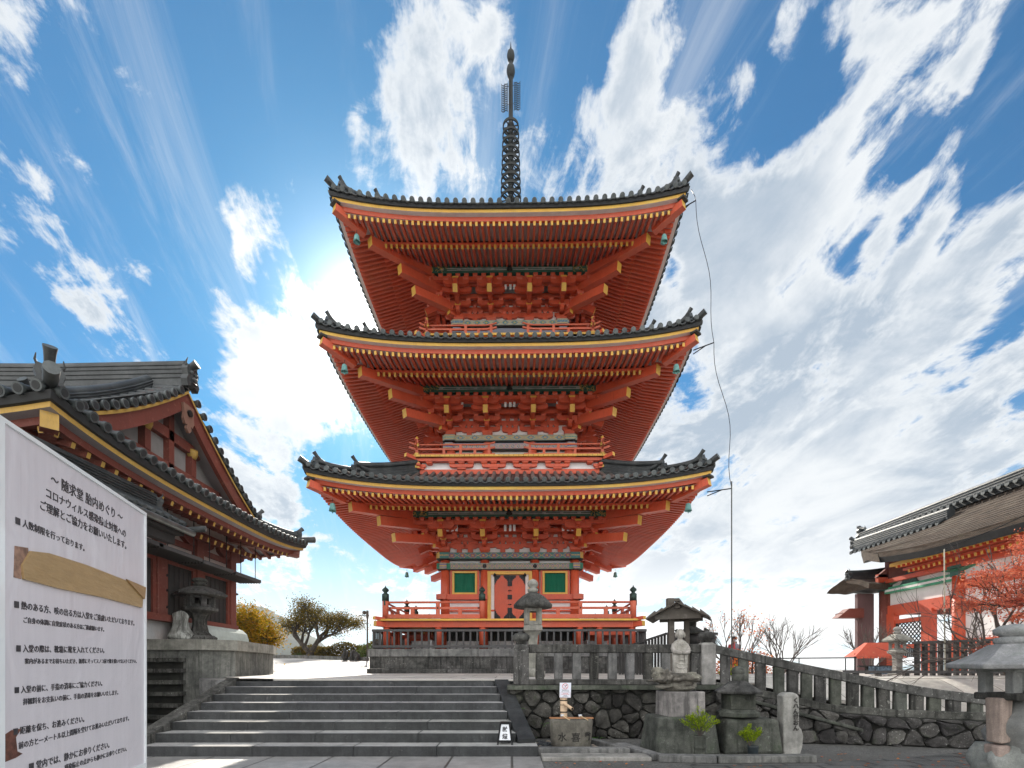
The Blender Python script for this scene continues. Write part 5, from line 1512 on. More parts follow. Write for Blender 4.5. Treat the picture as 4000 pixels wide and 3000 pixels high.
ladle(.885, 8.855, 'tin and bamboo ladle at the left end of the basin boards'); ladle(1.20, 8.855, 'tin and bamboo ladle at the right end of the basin boards')
sx, sy = .955, 9.30
sp2 = thing('bamboo_spout', 'thick bamboo post with a short water spout, behind the water basin', 'water spout', (sx, sy, 0))
bam = plain('dry_bamboo', (.56, .40, .26), .45, var=.25, scale=6)
b = MB(); b.lathe([(.066, 0), (.066, .52), (.071, .53), (.066, .54), (.066, .88), (.05, .885)], (sx, sy, 0), 20); b.build('post', bam, sp2)
b = MB()
for zz in (.60, .615, .74, .82, .828): b.lathe([(.067, zz), (.070, zz + .006), (.067, zz + .012)], (sx, sy, 0), 16)
b.build('wire_band', M['iron'], sp2)
b = MB(); q0, q1 = Vector((sx, sy - .05, .775)), Vector((sx + .13, sy - .24, .69)); b.tube([q0, q1], .030, 12, 0); dq = (q1 - q0).normalized(); b.tube([q1, q1 + dq * .001], .023, 12, 1); b.build('spout', [bam, M['iron']], sp2)
nt_ = thing('warning_sign', 'small white do not drink sign with a red prohibition ring, above the bamboo spout', 'sign', (sx, sy - .075, .88))
GP = lambda x, z, w=0: Vector((sx + .02 + x, sy - .082 - w, .885 + z))
b = MB(); b.prism([(-.105, 0), (.102, -.004), (.110, .272), (-.098, .272)], lambda x, z, k: GP(x, z, 0 if k == 0 else -.012)); b.build('panel', plain('sign_white', (.72, .74, .82), .4, var=.03), nt_)
redp = plain('signal_red', (.62, .07, .045), .45, var=.08)
b = MB(); n = 28
for k in range(n):
    a0, a1 = 2 * PI * k / n, 2 * PI * (k + 1) / n
    b.add([GP(math.cos(a_) * r_, .206 + math.sin(a_) * r_, .0015) for a_, r_ in ((a0, .054), (a1, .054), (a1, .046), (a0, .046))], [(0, 1, 2, 3)])
b.add([GP(-.038, .236 + .006, .0022), GP(-.031, .244, .0022), GP(.038, .170, .0022), GP(.031, .166, .0022)], [(0, 1, 2, 3)])
b.build('prohibition_ring', redp, nt_)
b = MB()
for q in ([(-.024, .200), (-.021, .200), (-.018, .172), (-.021, .172)], [(.003, .200), (.006, .200), (.003, .172), (0, .172)], [(-.021, .175), (.003, .175), (.003, .172), (-.021, .172)], [(-.004, .214), (.012, .224), (.030, .224), (.030, .215), (.014, .214), (.002, .205)], [(.018, .224), (.023, .224), (.023, .234), (.018, .234)], [(.012, .234), (.032, .238), (.032, .232), (.012, .230)]):
    b.add([GP(x, z, .0012) for x, z in q], [tuple(range(len(q)))])
b.build('tap_and_glass', M['ink'], nt_)
grey = plain('grey_print', (.25, .25, .28), .5)
for s_, z, h, mm in (('飲めません', .125, .026, M['ink']), ('Do not drink', .098, .026, grey), ('The sacred water', .072, .014, redp), ('Please use only to rinse hands', .056, .012, redp), ('非飲用水', .032, .016, grey), ('마시지 마십시오', .012, .015, grey)):
    text(s_, h, lambda x, y, zz: GP(.003 + x, z + y, .0012 + zz), 'lettering', mm, nt_, align='CENTER', bold=.0006, thick=.0002)
b = MB()
for x0, x1, z0, z1 in ((-.094, .094, .088, .0895), (-.098, .096, .004, .0055)): b.add([GP(x0, z0, .001), GP(x1, z0, .001), GP(x1, z1, .001), GP(x0, z1, .001)], [(0, 1, 2, 3)])
for x0 in (-.096, .095): b.add([GP(x0, .005, .001), GP(x0 + .0015, .005, .001), GP(x0 + .0015, .089, .001), GP(x0, .089, .001)], [(0, 1, 2, 3)])
b.build('red_frame', redp, nt_)

# ------------------------------------------------------------------ kerb and stones to the right
k2 = thing('kerb', 'long granite kerb edging the gravel bed of the stone figure', 'kerb', (3.5, 7.6, 0))
for q in (((1.93, 8.95), (2.24, 7.72)), ((2.22, 7.66), (3.05, 7.56)), ((3.06, 7.56), (4.55, 7.62))):
    (xa, ya), (xb, yb) = q
    b = MB(); b.beam((xa, ya, .055), (xb, yb, .055), .20, .11 if ya != 8.95 else .09); b.build('kerb_stone', M['granite'], k2, bevel=.015)
pd = thing('pedestal', 'rough tapered plinth with a square granite block on top, carrying the stone figure', 'pedestal', (2.86, 8.62, 0))
b = MB(); b.box((2.86, 8.62, .31), (1.10, .85, .62), 0, .06, .86); b.build('plinth', M['stonemoss'], pd, bevel=.03, rough=.03, rscale=3, sub=0)
b = MB(); b.box((2.875, 8.62, .82), (.64, .56, .42), 0, .12, .985); b.build('granite_block', stone('streaked_block', (.42, .40, .37), (.13, .125, .12), streaks=.9, spots=.6), pd, bevel=.015)
def lump(mb, c, r, seed, sq=(1, 1, 1), amp=.35, n=14):
    """boulder: a sphere pushed about by noise"""
    o_ = Vector((seed * 7.3, seed * 3.1, seed))
    def f(u, v):
        th, ph = u * 2 * PI, v * PI
        d_ = Vector((math.cos(th) * math.sin(ph), math.sin(th) * math.sin(ph), -math.cos(ph)))
        k = 1 + amp * mnoise.noise(d_ * 1.6 + o_) + amp * .5 * mnoise.noise(d_ * 4 + o_)
        return Vector(c) + Vector((d_.x * sq[0], d_.y * sq[1], d_.z * sq[2])) * r * k
    mb.grid(f, n * 2, n, 0, True)
b = MB(); lump(b, (2.80, 8.60, 1.11), .30, 3, (1.0, .75, .30), .5); lump(b, (2.78, 8.58, 1.24), .33, 8, (1.15, .7, .28), .6); lump(b, (2.60, 8.52, 1.28), .15, 12, (.9, .9, .8), .6); lump(b, (2.49, 8.55, 1.33), .11, 15, (1, .9, 1), .5); lump(b, (3.02, 8.55, 1.26), .16, 21, (1.2, .8, .5), .6)
b.build('rock_seat', stone('craggy_rock', (.34, .32, .28), (.09, .085, .075), (.58, .58, .55), streaks=.3, spots=.9, scale=1.6, bmp=1.0), pd, rough=.03, rscale=9)
# robed stone figure
def figure():
    fx, fy, fz = 2.865, 8.58, 1.335
    t = thing('stone_statue', 'pale robed stone figure with folded hands, standing on a craggy rock', 'statue', (fx, fy, fz))
    mat_ = stone('pale_carved_stone', (.50, .48, .43), (.24, .23, .20), spots=.2, streaks=.45, scale=2.2, bmp=.6)
    rings = [(0, .118, .09), (.06, .122, .095), (.12, .126, .098), (.20, .127, .098), (.30, .130, .097), (.38, .132, .092), (.45, .134, .090), (.50, .128, .082), (.535, .105, .072), (.56, .07, .055), (.575, .042, .042), (.60, .038, .04)]
    b = MB()
    def f(u, v):
        k = v * (len(rings) - 1); i = min(int(k), len(rings) - 2); q = k - i
        z, rx, ry = (rings[i][j] + (rings[i + 1][j] - rings[i][j]) * q for j in range(3))
        a_ = u * 2 * PI
        fold = 1 + .035 * math.sin(a_ * 9 + z * 14) * max(0, 1 - z * 2.0) + .02 * math.sin(z * 60 + math.cos(a_ * 3) * 2) * (z < .45)
        return Vector((fx + math.cos(a_) * rx * fold, fy + math.sin(a_) * ry * fold, fz + z))
    b.grid(f, 48, 33, 0, True)
    for sg in (-1, 1):       # arms in wide sleeves meeting in front
        b.tube([(fx + sg * .105, fy, fz + .50), (fx + sg * .128, fy - .02, fz + .42), (fx + sg * .112, fy - .065, fz + .36), (fx + sg * .05, fy - .105, fz + .345), (fx + sg * .005, fy - .112, fz + .345)], [.034, .042, .044, .036, .026], 12, 0)
        b.add([(fx + sg * .125, fy - .03, fz + .38), (fx + sg * .035, fy - .108, fz + .35), (fx + sg * .055, fy - .105, fz + .19), (fx + sg * .115, fy - .06, fz + .16), (fx + sg * .12, fy - .02, fz + .2)], [(0, 1, 2, 3), (0, 3, 4)])
    for k in range(4): b.tube([(fx - .02 + .012 * k, fy - .118, fz + .352), (fx - .01 + .010 * k, fy - .126, fz + .335)], .007, 6)
    for zz, w_ in ((.30, .07), (.24, .085), (.17, .09), (.10, .095)):      # swags of the robe
        b.tube([(fx - w_, fy - .07, fz + zz + .02), (fx - w_ * .4, fy - .098, fz + zz - .015), (fx + w_ * .3, fy - .100, fz + zz - .02), (fx + w_, fy - .07, fz + zz + .015)], .010, 6)
    b.tube([(fx - .055, fy - .05, fz + .55), (fx - .02, fy - .082, fz + .49), (fx + .012, fy - .088, fz + .45)], .010, 6); b.tube([(fx + .055, fy - .05, fz + .55), (fx + .02, fy - .082, fz + .49)], .010, 6)
    hd = Vector((fx, fy - .012, fz + .662))
    def h(u, v):
        th, ph = u * 2 * PI, v * PI
        d_ = Vector((math.cos(th) * math.sin(ph), math.sin(th) * math.sin(ph), -math.cos(ph)))
        p = Vector((d_.x * .067, d_.y * .070, d_.z * .088))
        if d_.z < -.2: p.x *= .88
        fr = max(0, -d_.y)
        z = p.z
        p.y -= .016 * fr ** 6 * math.exp(-((p.x / .010) ** 2)) * math.exp(-((z + .006) / .02) ** 2)
        p.y += .008 * fr ** 2 * (math.exp(-(((abs(p.x) - .021) / .011) ** 2) - ((z - .012) / .009) ** 2)) + .004 * fr * math.exp(-((z + .036) / .004) ** 2 - (p.x / .018) ** 2)
        return hd + p
    b.grid(h, 40, 30, 0, True)
    o_ = b.build('figure', mat_, t, rough=.003, rscale=14)
    b = MB()
    def hc(u, v):
        th, ph = u * 2 * PI, PI * (.42 + v * .58)
        d_ = Vector((math.cos(th) * math.sin(ph), math.sin(th) * math.sin(ph), -math.cos(ph)))
        if d_.y < -.15 and d_.z < .55: d_ = Vector((d_.x, d_.y * .5, d_.z))
        return hd + Vector((d_.x * .076, d_.y * .077 + .004, d_.z * .096))
    b.grid(hc, 24, 12, 0, True)
    for sg in (-1, 1):
        b.tube([hd + Vector((sg * .068, .0, .03)), hd + Vector((sg * .078, .0, -.01)), hd + Vector((sg * .068, .005, -.055))], [.012, .016, .010], 8)
    b.build('head_cloth', mat_, t, rough=.003, rscale=14)
figure()
# small stone lantern on its rough boulder
sl_ = thing('stone_lantern', 'small mossy stone lantern with a hexagonal roof, on a boulder right of the statue', 'lantern', (3.92, 8.55, 0))
b = MB(); b.box((3.98, 8.62, .29), (.98, .8, .58), 0, 0, .86); b.build('boulder', M['stonemoss'], sl_, bevel=.05, rough=.04, rscale=3)
bc = (3.84, 8.55, 0)
def lz_(nm, prof, mt, n=6, rt=.25):
    b = MB(); b.lathe(prof, bc, n, 0, n > 10, rot=rt); return b.build(nm, mt, sl_, rough=.006, rscale=6, bevel=.008)
lz_('platform', [(.24, .58), (.36, .61), (.37, .68), (.28, .73)], M['stonemoss'])
lz_('fire_box', [(.29, .73), (.29, .99)], M['stonemoss'], 4, PI / 4)
b = MB()
for dx in (.06, .14): b.bx(3.84 + dx - .025, 3.84 + dx + .025, 8.33, 8.348, .90, .95)
b.bx(3.91, 3.98, 8.30, 8.33, .655, .68)
b.build('window_slot', M['joint'], sl_)
lz_('roof', [(.26, .985), (.40, .995), (.41, 1.03), (.30, 1.10), (.17, 1.18), (.13, 1.21)], M['stonedark'])
lz_('jewel', [(.10, 1.20), (.105, 1.31), (.09, 1.315), (.105, 1.34), (.105, 1.39), (.08, 1.43), (.02, 1.46)], M['stonemoss'], 18)
# carved marker stone
mk = thing('stone_marker', 'narrow upright stone marker carved with cursive writing, in front of the boulder wall', 'marker', (4.62, 8.42, 0))
b = MB(); rows = []
prof_ = [(0, .145, .0), (.12, .165, .02), (.30, .17, .03), (.40, .15, .02), (.46, .125, 0), (.60, .135, 0), (.80, .13, 0), (.96, .125, 0), (1.00, .10, 0), (1.02, .05, 0)]
for z, w_, dx in prof_:
    for a_, c_ in ((-1, -1), (1, -1), (1, 1), (-1, 1)):
        rows.append((4.62 + (a_ * w_ if a_ > 0 else -.135 if z < .97 else -w_) + dx * (a_ > 0), 8.42 + c_ * min(.11, w_), z))
n = len(prof_)
b.add(rows, [(i * 4 + j, i * 4 + (j + 1) % 4, i * 4 + 4 + (j + 1) % 4, i * 4 + 4 + j) for i in range(n - 1) for j in range(4)] + [(n * 4 - 4, n * 4 - 3, n * 4 - 2, n * 4 - 1)])
b.build('shaft', M['granitelight'], mk, bevel=.02, rough=.008, rscale=8)
for k, ch in enumerate('くハん世おん'):
    text(ch, .098, lambda x, y, z: Vector((4.635 + x, 8.299 - z, .855 - k * .092 + y)), 'carved_lettering', carve, mk, bold=.002, thick=.004)

# ------------------------------------------------------------------ leafy sprays in vases
M['cypress'] = foliage('bright_cypress_leaf', [(.10, .17, .015), (.22, .32, .02), (.36, .42, .03)], .45)
M['maple'] = foliage('red_maple_leaf', [(.34, .075, .06), (.44, .12, .09), (.46, .19, .15), (.38, .11, .10)], .5)
M['autumn'] = foliage('autumn_leaf', [(.10, .09, .015), (.22, .17, .02), (.36, .22, .02), (.26, .12, .02)], .45)
M['brownleaf'] = foliage('brown_green_leaf', [(.07, .06, .025), (.12, .10, .03), (.17, .12, .03), (.05, .055, .02), (.26, .16, .02)], .35)
M['fern'] = foliage('fern_leaf', [(.05, .16, .02), (.10, .26, .04)], .4)
M['redshrub'] = foliage('orange_shrub_leaf', [(.50, .12, .05), (.62, .24, .08), (.45, .08, .05)], .5)
M['hedge'] = foliage('hedge_leaf', [(.05, .09, .03), (.09, .13, .04), (.13, .13, .06)], .3)
M['bark'] = stone('tree_bark', (.10, .082, .066), (.03, .026, .022), streaks=.5, spots=.2)
M['twig'] = plain('thin_twig', (.085, .068, .058), .8, var=.3)
def leaf(mb, p, d, up, L, w):
    s_ = d.cross(up).normalized() * w / 2
    mb.add([p, p + d * L * .45 + s_, p + d * L, p + d * L * .45 - s_], [(0, 1, 2, 3)])
def spray(mb, stem, base, H, spread, n, rnd, L=.034):
    for k in range(n):
        a_ = rnd.uniform(0, 2 * PI); r_ = spread * math.sqrt(rnd.random()); h = H * rnd.uniform(.55, 1.0) * (1 - .35 * r_ / spread)
        tip = Vector(base) + Vector((math.cos(a_) * r_, math.sin(a_) * r_ * .7, h)); b0 = Vector(base)
        pts = [b0 + (tip - b0) * t + Vector((0, 0, .12 * H * math.sin(t * PI))) for t in (0, .35, .7, 1)]
        stem.tube(pts, .004, 4)
        for q in range(110):
            t = rnd.uniform(.25, 1.02); i = min(2, int(t * 3)); f_ = t * 3 - i
            c_ = pts[i] + (pts[i + 1] - pts[i]) * f_
            d_ = ((tip - b0).normalized() * .8 + Vector((rnd.uniform(-1, 1), rnd.uniform(-1, 1), rnd.uniform(-.2, .8)))).normalized()
            leaf(mb, c_ + Vector((rnd.uniform(-1, 1), rnd.uniform(-1, 1), rnd.uniform(-1, 1))) * .03, d_, Vector((rnd.uniform(-1, 1), rnd.uniform(-1, 1), rnd.uniform(-1, 1))), L * rnd.uniform(.7, 1.3), L * .28)
def vase_plant(lab, loc, prof, vm, H, spread, z0, n, seed, lean=0):
    t = thing('vase_plant', lab, 'potted plant', loc); p = Vector(loc); rnd = random.Random(seed)
    b = MB(); b.lathe(prof, p, 20); b.build('vase', vm, t)
    lf, stm = MB(), MB(); spray(lf, stm, p + Vector((lean, 0, z0)), H, spread, n, rnd)
    lf.build('leaves', M['cypress'], t, fixn=False); stm.build('stem', M['twig'], t)
vase_plant('yellow-green evergreen spray in a tall stone vase, in front of the statue plinth', (2.97, 7.95, 0), [(.095, 0), (.10, .02), (.085, .1), (.088, .16), (.10, .17), (.088, .185), (.082, .28), (.105, .34), (.115, .352), (.09, .352), (.07, .30)], M['stonemoss'], .52, .30, .32, 22, 3)
vase_plant('yellow-green evergreen spray in a small dark pot, in front of the small mossy lantern', (3.86, 8.06, 0), [(.06, 0), (.075, .05), (.085, .16), (.09, .175), (.07, .175)], plain('dark_pot', (.03, .04, .045), .4, var=.4), .40, .21, .16, 16, 5, -.05)
def tuft(loc, H, n, seed, lab, mt=None):
    rnd = random.Random(seed); b = MB()
    for k in range(n):
        a_ = rnd.uniform(0, 2 * PI); out_ = Vector((math.cos(a_), math.sin(a_) * .6 - .4, 0)); q = Vector(loc)
        for j in range(7):
            q2 = q + out_ * H * .13 + Vector((0, 0, H * (.20 - .05 * j)))
            d_ = (q2 - q).normalized(); sd_ = d_.cross(Vector((0, 0, 1))).normalized()
            for sg in (-1, 1): leaf(b, q, (sd_ * sg + d_ * .6).normalized(), Vector((0, 0, 1)), H * .22 * (1 - j * .1), H * .07)
            q = q2
    o_ = b.build('fern', mt or M['fern'], None, origin=loc, fixn=False); tag(o_, lab, 'fern')
tuft((1.32, 9.75, .34), .26, 9, 1, 'bright green fern behind the right ladle of the basin')
tuft((.62, 9.85, .28), .16, 7, 2, 'small fern in the stone wall left of the water basin')
tuft((1.60, 9.4, .05), .17, 7, 3, 'small seedling on the pebbles right of the water basin')
tuft((.12, 9.92, .55), .18, 7, 4, 'little weed growing where the cheek slab meets the wall')
tuft((.30, 9.7, .0), .22, 12, 6, 'mossy weed at the wall foot left of the water basin')

# ------------------------------------------------------------------ foreground lantern at the right edge
fl_ = thing('stone_lantern', 'large rough stone lantern on stacked boulders at the right edge of the view', 'lantern', (4.80, 4.80, 0))
c0 = Vector((4.80, 4.80, 0))
lg = stone('grey_green_granite', (.34, .35, .345), (.16, .17, .165), (.50, .50, .48), moss=(.20, .23, .20), streaks=.3, spots=.5, bmp=.8)
b = MB(); lump(b, c0 + Vector((.05, 0, .18)), .38, 31, (1.0, .8, .8), .4); lump(b, c0 + Vector((-.14, -.05, .34)), .22, 33, (1, .9, .6), .4); lump(b, c0 + Vector((.16, 0, .78)), .36, 35, (.9, .8, 1.1), .3); lump(b, c0 + Vector((.02, .02, .5)), .32, 36, (1, .8, .7), .35)
b.build('boulder_base', lg, fl_, rough=.03, rscale=5)
b = MB(); b.box(c0 + Vector((-.185, -.02, .55)), (.13, .16, .28)); b.box(c0 + Vector((-.175, -.02, .92)), (.115, .15, .42), 0, .1); b.box(c0 + Vector((-.16, -.1, .16)), (.12, .1, .36), 0, 0, .7); b.build('pinkish_support', stone('pinkish_stone', (.46, .36, .32), (.24, .19, .17), spots=.5), fl_, bevel=.02, rough=.02, rscale=6)
b = MB(); b.box(c0 + Vector((0.05, 0, 1.145)), (.50, .44, .07)); b.build('platform', M['stonedark'], fl_, bevel=.015, rough=.01)
b = MB()
for i, j in ((-1, -1), (1, -1), (1, 1), (-1, 1)): b.box(c0 + Vector((i * .16 + .01, j * .14, 1.28)), (.085, .085, .25))
b.bx(c0.x - .2, c0.x + .25, c0.y - .2, c0.y + .2, 1.375, 1.41); b.build('fire_box', lg, fl_, bevel=.01, rough=.008)
b = MB(); n4 = 4
prof = [(.30, 1.40), (.50, 1.405), (.51, 1.45), (.44, 1.475), (.34, 1.53), (.26, 1.59), (.20, 1.63), (.18, 1.64)]
b.lathe(prof, c0, 6, 0, False, rot=.35); b.build('roof', lg, fl_, bevel=.012, rough=.010, rscale=5)
b = MB(); b.lathe([(.15, 1.63), (.155, 1.70), (.10, 1.71), (.155, 1.735), (.16, 1.78), (.11, 1.815), (.03, 1.83)], c0 + Vector((0.0, 0, 0)), 22); b.build('jewel', lg, fl_, rough=.006)
# ------------------------------------------------------------------ trees
def branch(mb, tips, p, d, L, r, depth, rnd, spread=.55, up=.12, n=3, sides=5, shrink=.72, minr=.004):
    pts = [p]; q = p; dd = d.copy(); segs = 4
    for k in range(segs):
        dd = (dd + Vector((rnd.uniform(-1, 1), rnd.uniform(-1, 1), rnd.uniform(-.6, 1))) * .16 + Vector((0, 0, up * .25))).normalized()
        q = q + dd * L / segs; pts.append(q)
    mb.tube(pts, [r * (1 - .40 * k / segs) for k in range(segs + 1)], sides if depth > 1 else 4, 0)
    if depth <= 0 or r < minr:
        tips.append((pts[-1], dd)); tips.append((pts[2], dd)); return
    for k in range(n):
        t = rnd.uniform(.45, 1.0) if k else 1.0
        i = min(segs - 1, int(t * segs)); c_ = pts[i] + (pts[i + 1] - pts[i]) * (t * segs - i)
        a_ = rnd.uniform(0, 2 * PI); ax = dd.orthogonal().normalized(); ax.rotate(Matrix.Rotation(a_, 3, dd))
        nd = (dd + ax * rnd.uniform(spread * .6, spread * 1.4) + Vector((0, 0, up))).normalized()
        branch(mb, tips, c_, nd, L * rnd.uniform(shrink - .1, shrink + .1), r * .60, depth - 1, rnd, spread, up, n, sides, shrink, minr)
def tree(lab, loc, limbs, r, depth, seed, leafm=None, nleaf=14, lsize=.1, lspread=.3, cat='tree', name='tree', n=3, spread=.55, up=.1, group=None, flat=1.0, bark='bark', minr=.004):
    rnd = random.Random(seed); t = thing(name, lab, cat, loc, group); p = Vector(loc)
    mb, tips = MB(), []
    for base_off, d, L, rr, *dp in limbs:
        branch(mb, tips, p + Vector(base_off), Vector(d).normalized(), L, rr, dp[0] if dp else depth, rnd, spread, up, n, minr=minr)
    mb.build('trunk', M[bark], t)
    if leafm:
        lf = MB()
        for q, d in tips:
            for k in range(nleaf):
                o_ = Vector((rnd.gauss(0, 1), rnd.gauss(0, 1), rnd.gauss(0, flat))) * lspread
                dd = Vector((rnd.uniform(-1, 1), rnd.uniform(-1, 1), rnd.uniform(-.8, .6))).normalized()
                leaf(lf, q + o_, dd, Vector((rnd.uniform(-1, 1), rnd.uniform(-1, 1), rnd.uniform(-1, 1))), lsize * rnd.uniform(.6, 1.4), lsize * .6)
        lf.build('crown', M[leafm], t, fixn=False)
    return t
d_ = 37.0; q = P(1210, 2566, d_); q.z = court_z(q.x, d_)
tree('spreading brown-green tree with a forked trunk at the far side of the court', tuple(q), [((0, 0, -.1), (-.05, 0, 1), .65, .36, 0), ((-.10, 0, .40), (-.75, .1, .85), 1.5, .22), ((.1, 0, .40), (.7, -.1, .9), 1.4, .22), ((.75, 0, 1.3), (1, .1, .40), 1.3, .10), ((-.35, 0, .9), (.35, .2, 1), 1.3, .11)], .3, 3, 5, 'brownleaf', 60, .12, .36, n=3, spread=.72, up=.05, flat=.6)
for k, (px, yb, d_, H, sd_, lab) in enumerate(((930, 2520, 24, 1.75, 21, 'round yellow-green tree just behind the end of the left terrace'), (1035, 2520, 26, 1.45, 22, 'lower golden tree beside the spreading court tree'))):
    q = P(px, yb, d_); q.z = court_z(q.x, d_)
    tree(lab, tuple(q), [((0, 0, 0), (0, 0, 1), .6 * H, .12), ((0, 0, .4), (.5, 0, .8), .6 * H, .07), ((0, 0, .4), (-.5, .2, .8), .6 * H, .07)], .1, 3, sd_, 'autumn', 60, .11, .26, n=3, spread=.7, up=.1)
# red maple whose trunk stands beyond the right edge
tree('red maple with flat layered sprays of leaves at the right edge', (13.95, 11.6, 0), [((0, 0, 0), (-.05, 0, 1), 2.6, .12, 0), ((-.05, 0, 2.1), (-.9, -.1, .2), 1.15, .05), ((-.05, 0, 2.3), (-.9, .1, .5), 1.15, .05), ((-.1, 0, 2.6), (-.5, -.3, .9), 1.0, .05), ((-.1, 0, 2.4), (-1, .3, .35), 1.2, .05), ((-.1, 0, 2.6), (-.8, .2, .7), 1.15, .05)], .1, 3, 8, 'maple', 75, .050, .14, name='maple_tree', n=3, spread=.55, up=-.02, flat=.28)
tree('bare twiggy tree whose long low boughs reach in above the black lattice fence', (12.6, 12.5, 0), [((0, 0, 0), (0, .1, 1), 1.6, .10), ((0, 0, 1.4), (-1, 0, .10), 1.5, .04), ((0, 0, 1.6), (-1, .1, .32), 1.5, .035)], .1, 4, 17, None, n=3, spread=.45, up=-.02, name='bare_tree', bark='twig', minr=.002)
tree('bare tree whose top twigs reach in over the gate roof from the right', (13.9, 12.2, 0), [((0, 0, 0), (0, 0, 1), 5.9, .14, 0), ((0, 0, 5.5), (-1, 0, .25), .75, .016), ((0, 0, 5.2), (-1, 0, .2), .8, .014)], .1, 3, 12, None, n=3, spread=.45, name='bare_tree', bark='twig', minr=.002)
for k, (px, d_, s_, sd_, lab, lm) in enumerate(((2868, 20, 1.0, 31, 'leafless fan-shaped tree with a few red leaves behind the standing person', 'redshrub'), (3055, 21, .92, 33, 'leafless fan-shaped tree right of the standing person', None), (3400, 22, .9, 37, 'thin leafless shrub left of the temple gate', None))):
    q = P(px, 2600, d_); q.z = 1.15
    lim = [((0, 0, 0), (math.sin(a_) * .9, rnd_, 1), 1.05 * s_, .035) for a_, rnd_ in ((-.9, .1), (-.55, -.2), (-.2, .2), (.15, -.1), (.45, .2), (.85, 0))]
    tree(lab, tuple(q), lim, .04, 3, sd_, lm, 1 if lm else 0, .09, .10, name='bare_tree', n=3, spread=.38, up=.05, bark='twig', minr=.002)
def shrub(lab, loc, R_, H, leafm, n, seed, L=.09, name='shrub'):
    rnd = random.Random(seed); t = thing(name, lab, 'shrub', loc); b, s_ = MB(), MB(); p = Vector(loc)
    for k in range(n):
        a_ = rnd.uniform(0, 2 * PI); rr = R_ * rnd.random() ** .5; z = H * rnd.random() * (1 - .5 * (rr / R_) ** 2)
        q = p + Vector((math.cos(a_) * rr, math.sin(a_) * rr * .7, z)) + mnoise.noise_vector(Vector((a_, rr, z)) * 2) * .15
        leaf(b, q, Vector((rnd.uniform(-1, 1), rnd.uniform(-1, 1), rnd.uniform(-.5, 1))).normalized(), Vector((rnd.uniform(-1, 1), rnd.uniform(-1, 1), rnd.uniform(-1, 1))), L * rnd.uniform(.7, 1.4), L * .6)
    for k in range(9): s_.tube([p, p + Vector((rnd.uniform(-.7, .7) * R_, rnd.uniform(-.4, .4) * R_, H * .8))], .012, 4)
    b.build('foliage', M[leafm], t, fixn=False); s_.build('stem', M['twig'], t)
shrub('orange-red shrub behind the top of the sloping balustrade', (9.2, 19.4, 1.18), .9, 1.15, 'redshrub', 900, 3)
shrub('low orange shrub beside the fence post with the onion cap', (7.9, 18.6, 1.18), .5, .7, 'redshrub', 420, 4)
shrub('low yellow-green shrub seen between the first balusters', (6.9, 15.6, 1.18), .45, .35, 'cypress', 380, 5)
shrub('small green bush by the kerb of the far court', (-14.9, 35.0, court_z(-14.9, 35.0)), .4, .35, 'hedge', 260, 6)
shrub('clipped green bush at the far end of the hedge, left of the pagoda platform', (-10.6, 37.5, court_z(-10, 37.5)), 1.0, 1.1, 'hedge', 1500, 7, .12)

# far hedge and kerb
b = MB(); rnd = random.Random(3)
for k in range(9000):
    x = rnd.uniform(-16.8, -8.6); t = (x + 16.8) / 8.2; h = (.75 + .55 * t) * (1 + .15 * math.sin(x * 2.3))
    leaf(b, Vector((x, 38.6 + rnd.uniform(-.4, .4), 2.3 + rnd.random() * h)), Vector((rnd.uniform(-1, 1), rnd.uniform(-1, 1), rnd.uniform(-.3, 1))).normalized(), Vector((rnd.uniform(-1, 1), rnd.uniform(-1, 1), 1)), .17, .09)
o = b.build('hedge', M['brownleaf'], None, origin=(-12.7, 38.6, 2.3), fixn=False); tag(o, 'brown-green hedge along the far side of the court', 'hedge')
b = MB()
for xa, ya, xb, yb in ((-30, 33.2, -15.4, 34.6), (-15.38, 34.6, -9.0, 31.4)):
    n = 10
    for k in range(n):
        x0, y0, x1, y1 = (xa + (xb - xa) * k / n), (ya + (yb - ya) * k / n), (xa + (xb - xa) * (k + 1) / n), (ya + (yb - ya) * (k + 1) / n)
        b.beam((x0, y0, court_z(x0, y0) + .08), (x1, y1, court_z(x1, y1) + .08), .25, .26)
o = b.build('kerb', M['granite'], None, origin=(-15, 34, 2.2)); tag(o, 'grey stone kerb across the far court in front of the tree', 'kerb')
sg_ = thing('rock_group', 'cluster of dark upright rocks standing by the kerb of the far court', 'rock', (-10.0, 31.5, court_z(-10, 31.5)))
b = MB(); z0 = court_z(-10, 31.5)
lump(b, (-10.45, 31.5, z0 + .3), .30, 3, (.6, .7, 1.3), .4); lump(b, (-10.0, 31.6, z0 + .3), .30, 5, (.6, .7, 1.2), .4); lump(b, (-9.7, 31.4, z0 + .25), .26, 6, (.7, .7, 1.1), .4)
b.build('rock', M['stonedark'], sg_)
# lamp post
lpz = court_z(-8.9, 32)
t = thing('lamp_post', 'slender lamp post with a short cross arm beside the pagoda platform', 'lamp post', (-9.2, 32, lpz))
b = MB(); b.lathe([(.06, 0), (.05, 2.6), (.09, 2.75), (.08, 3.15)], (-9.2, 32, lpz), 10); b.build('pole', M['wood'], t)
b = MB(); b.beam((-9.73, 32, lpz + 2.85), (-9.08, 32, lpz + 2.85), .05, .05); b.build('arm', M['wood'], t)
b = MB(); b.lathe([(.02, 0), (.11, .04), (.13, .13), (.09, .22), (.02, .25)], (-9.40, 32, lpz + 2.9), 12); b.build('lamp_head', M['wood'], t)
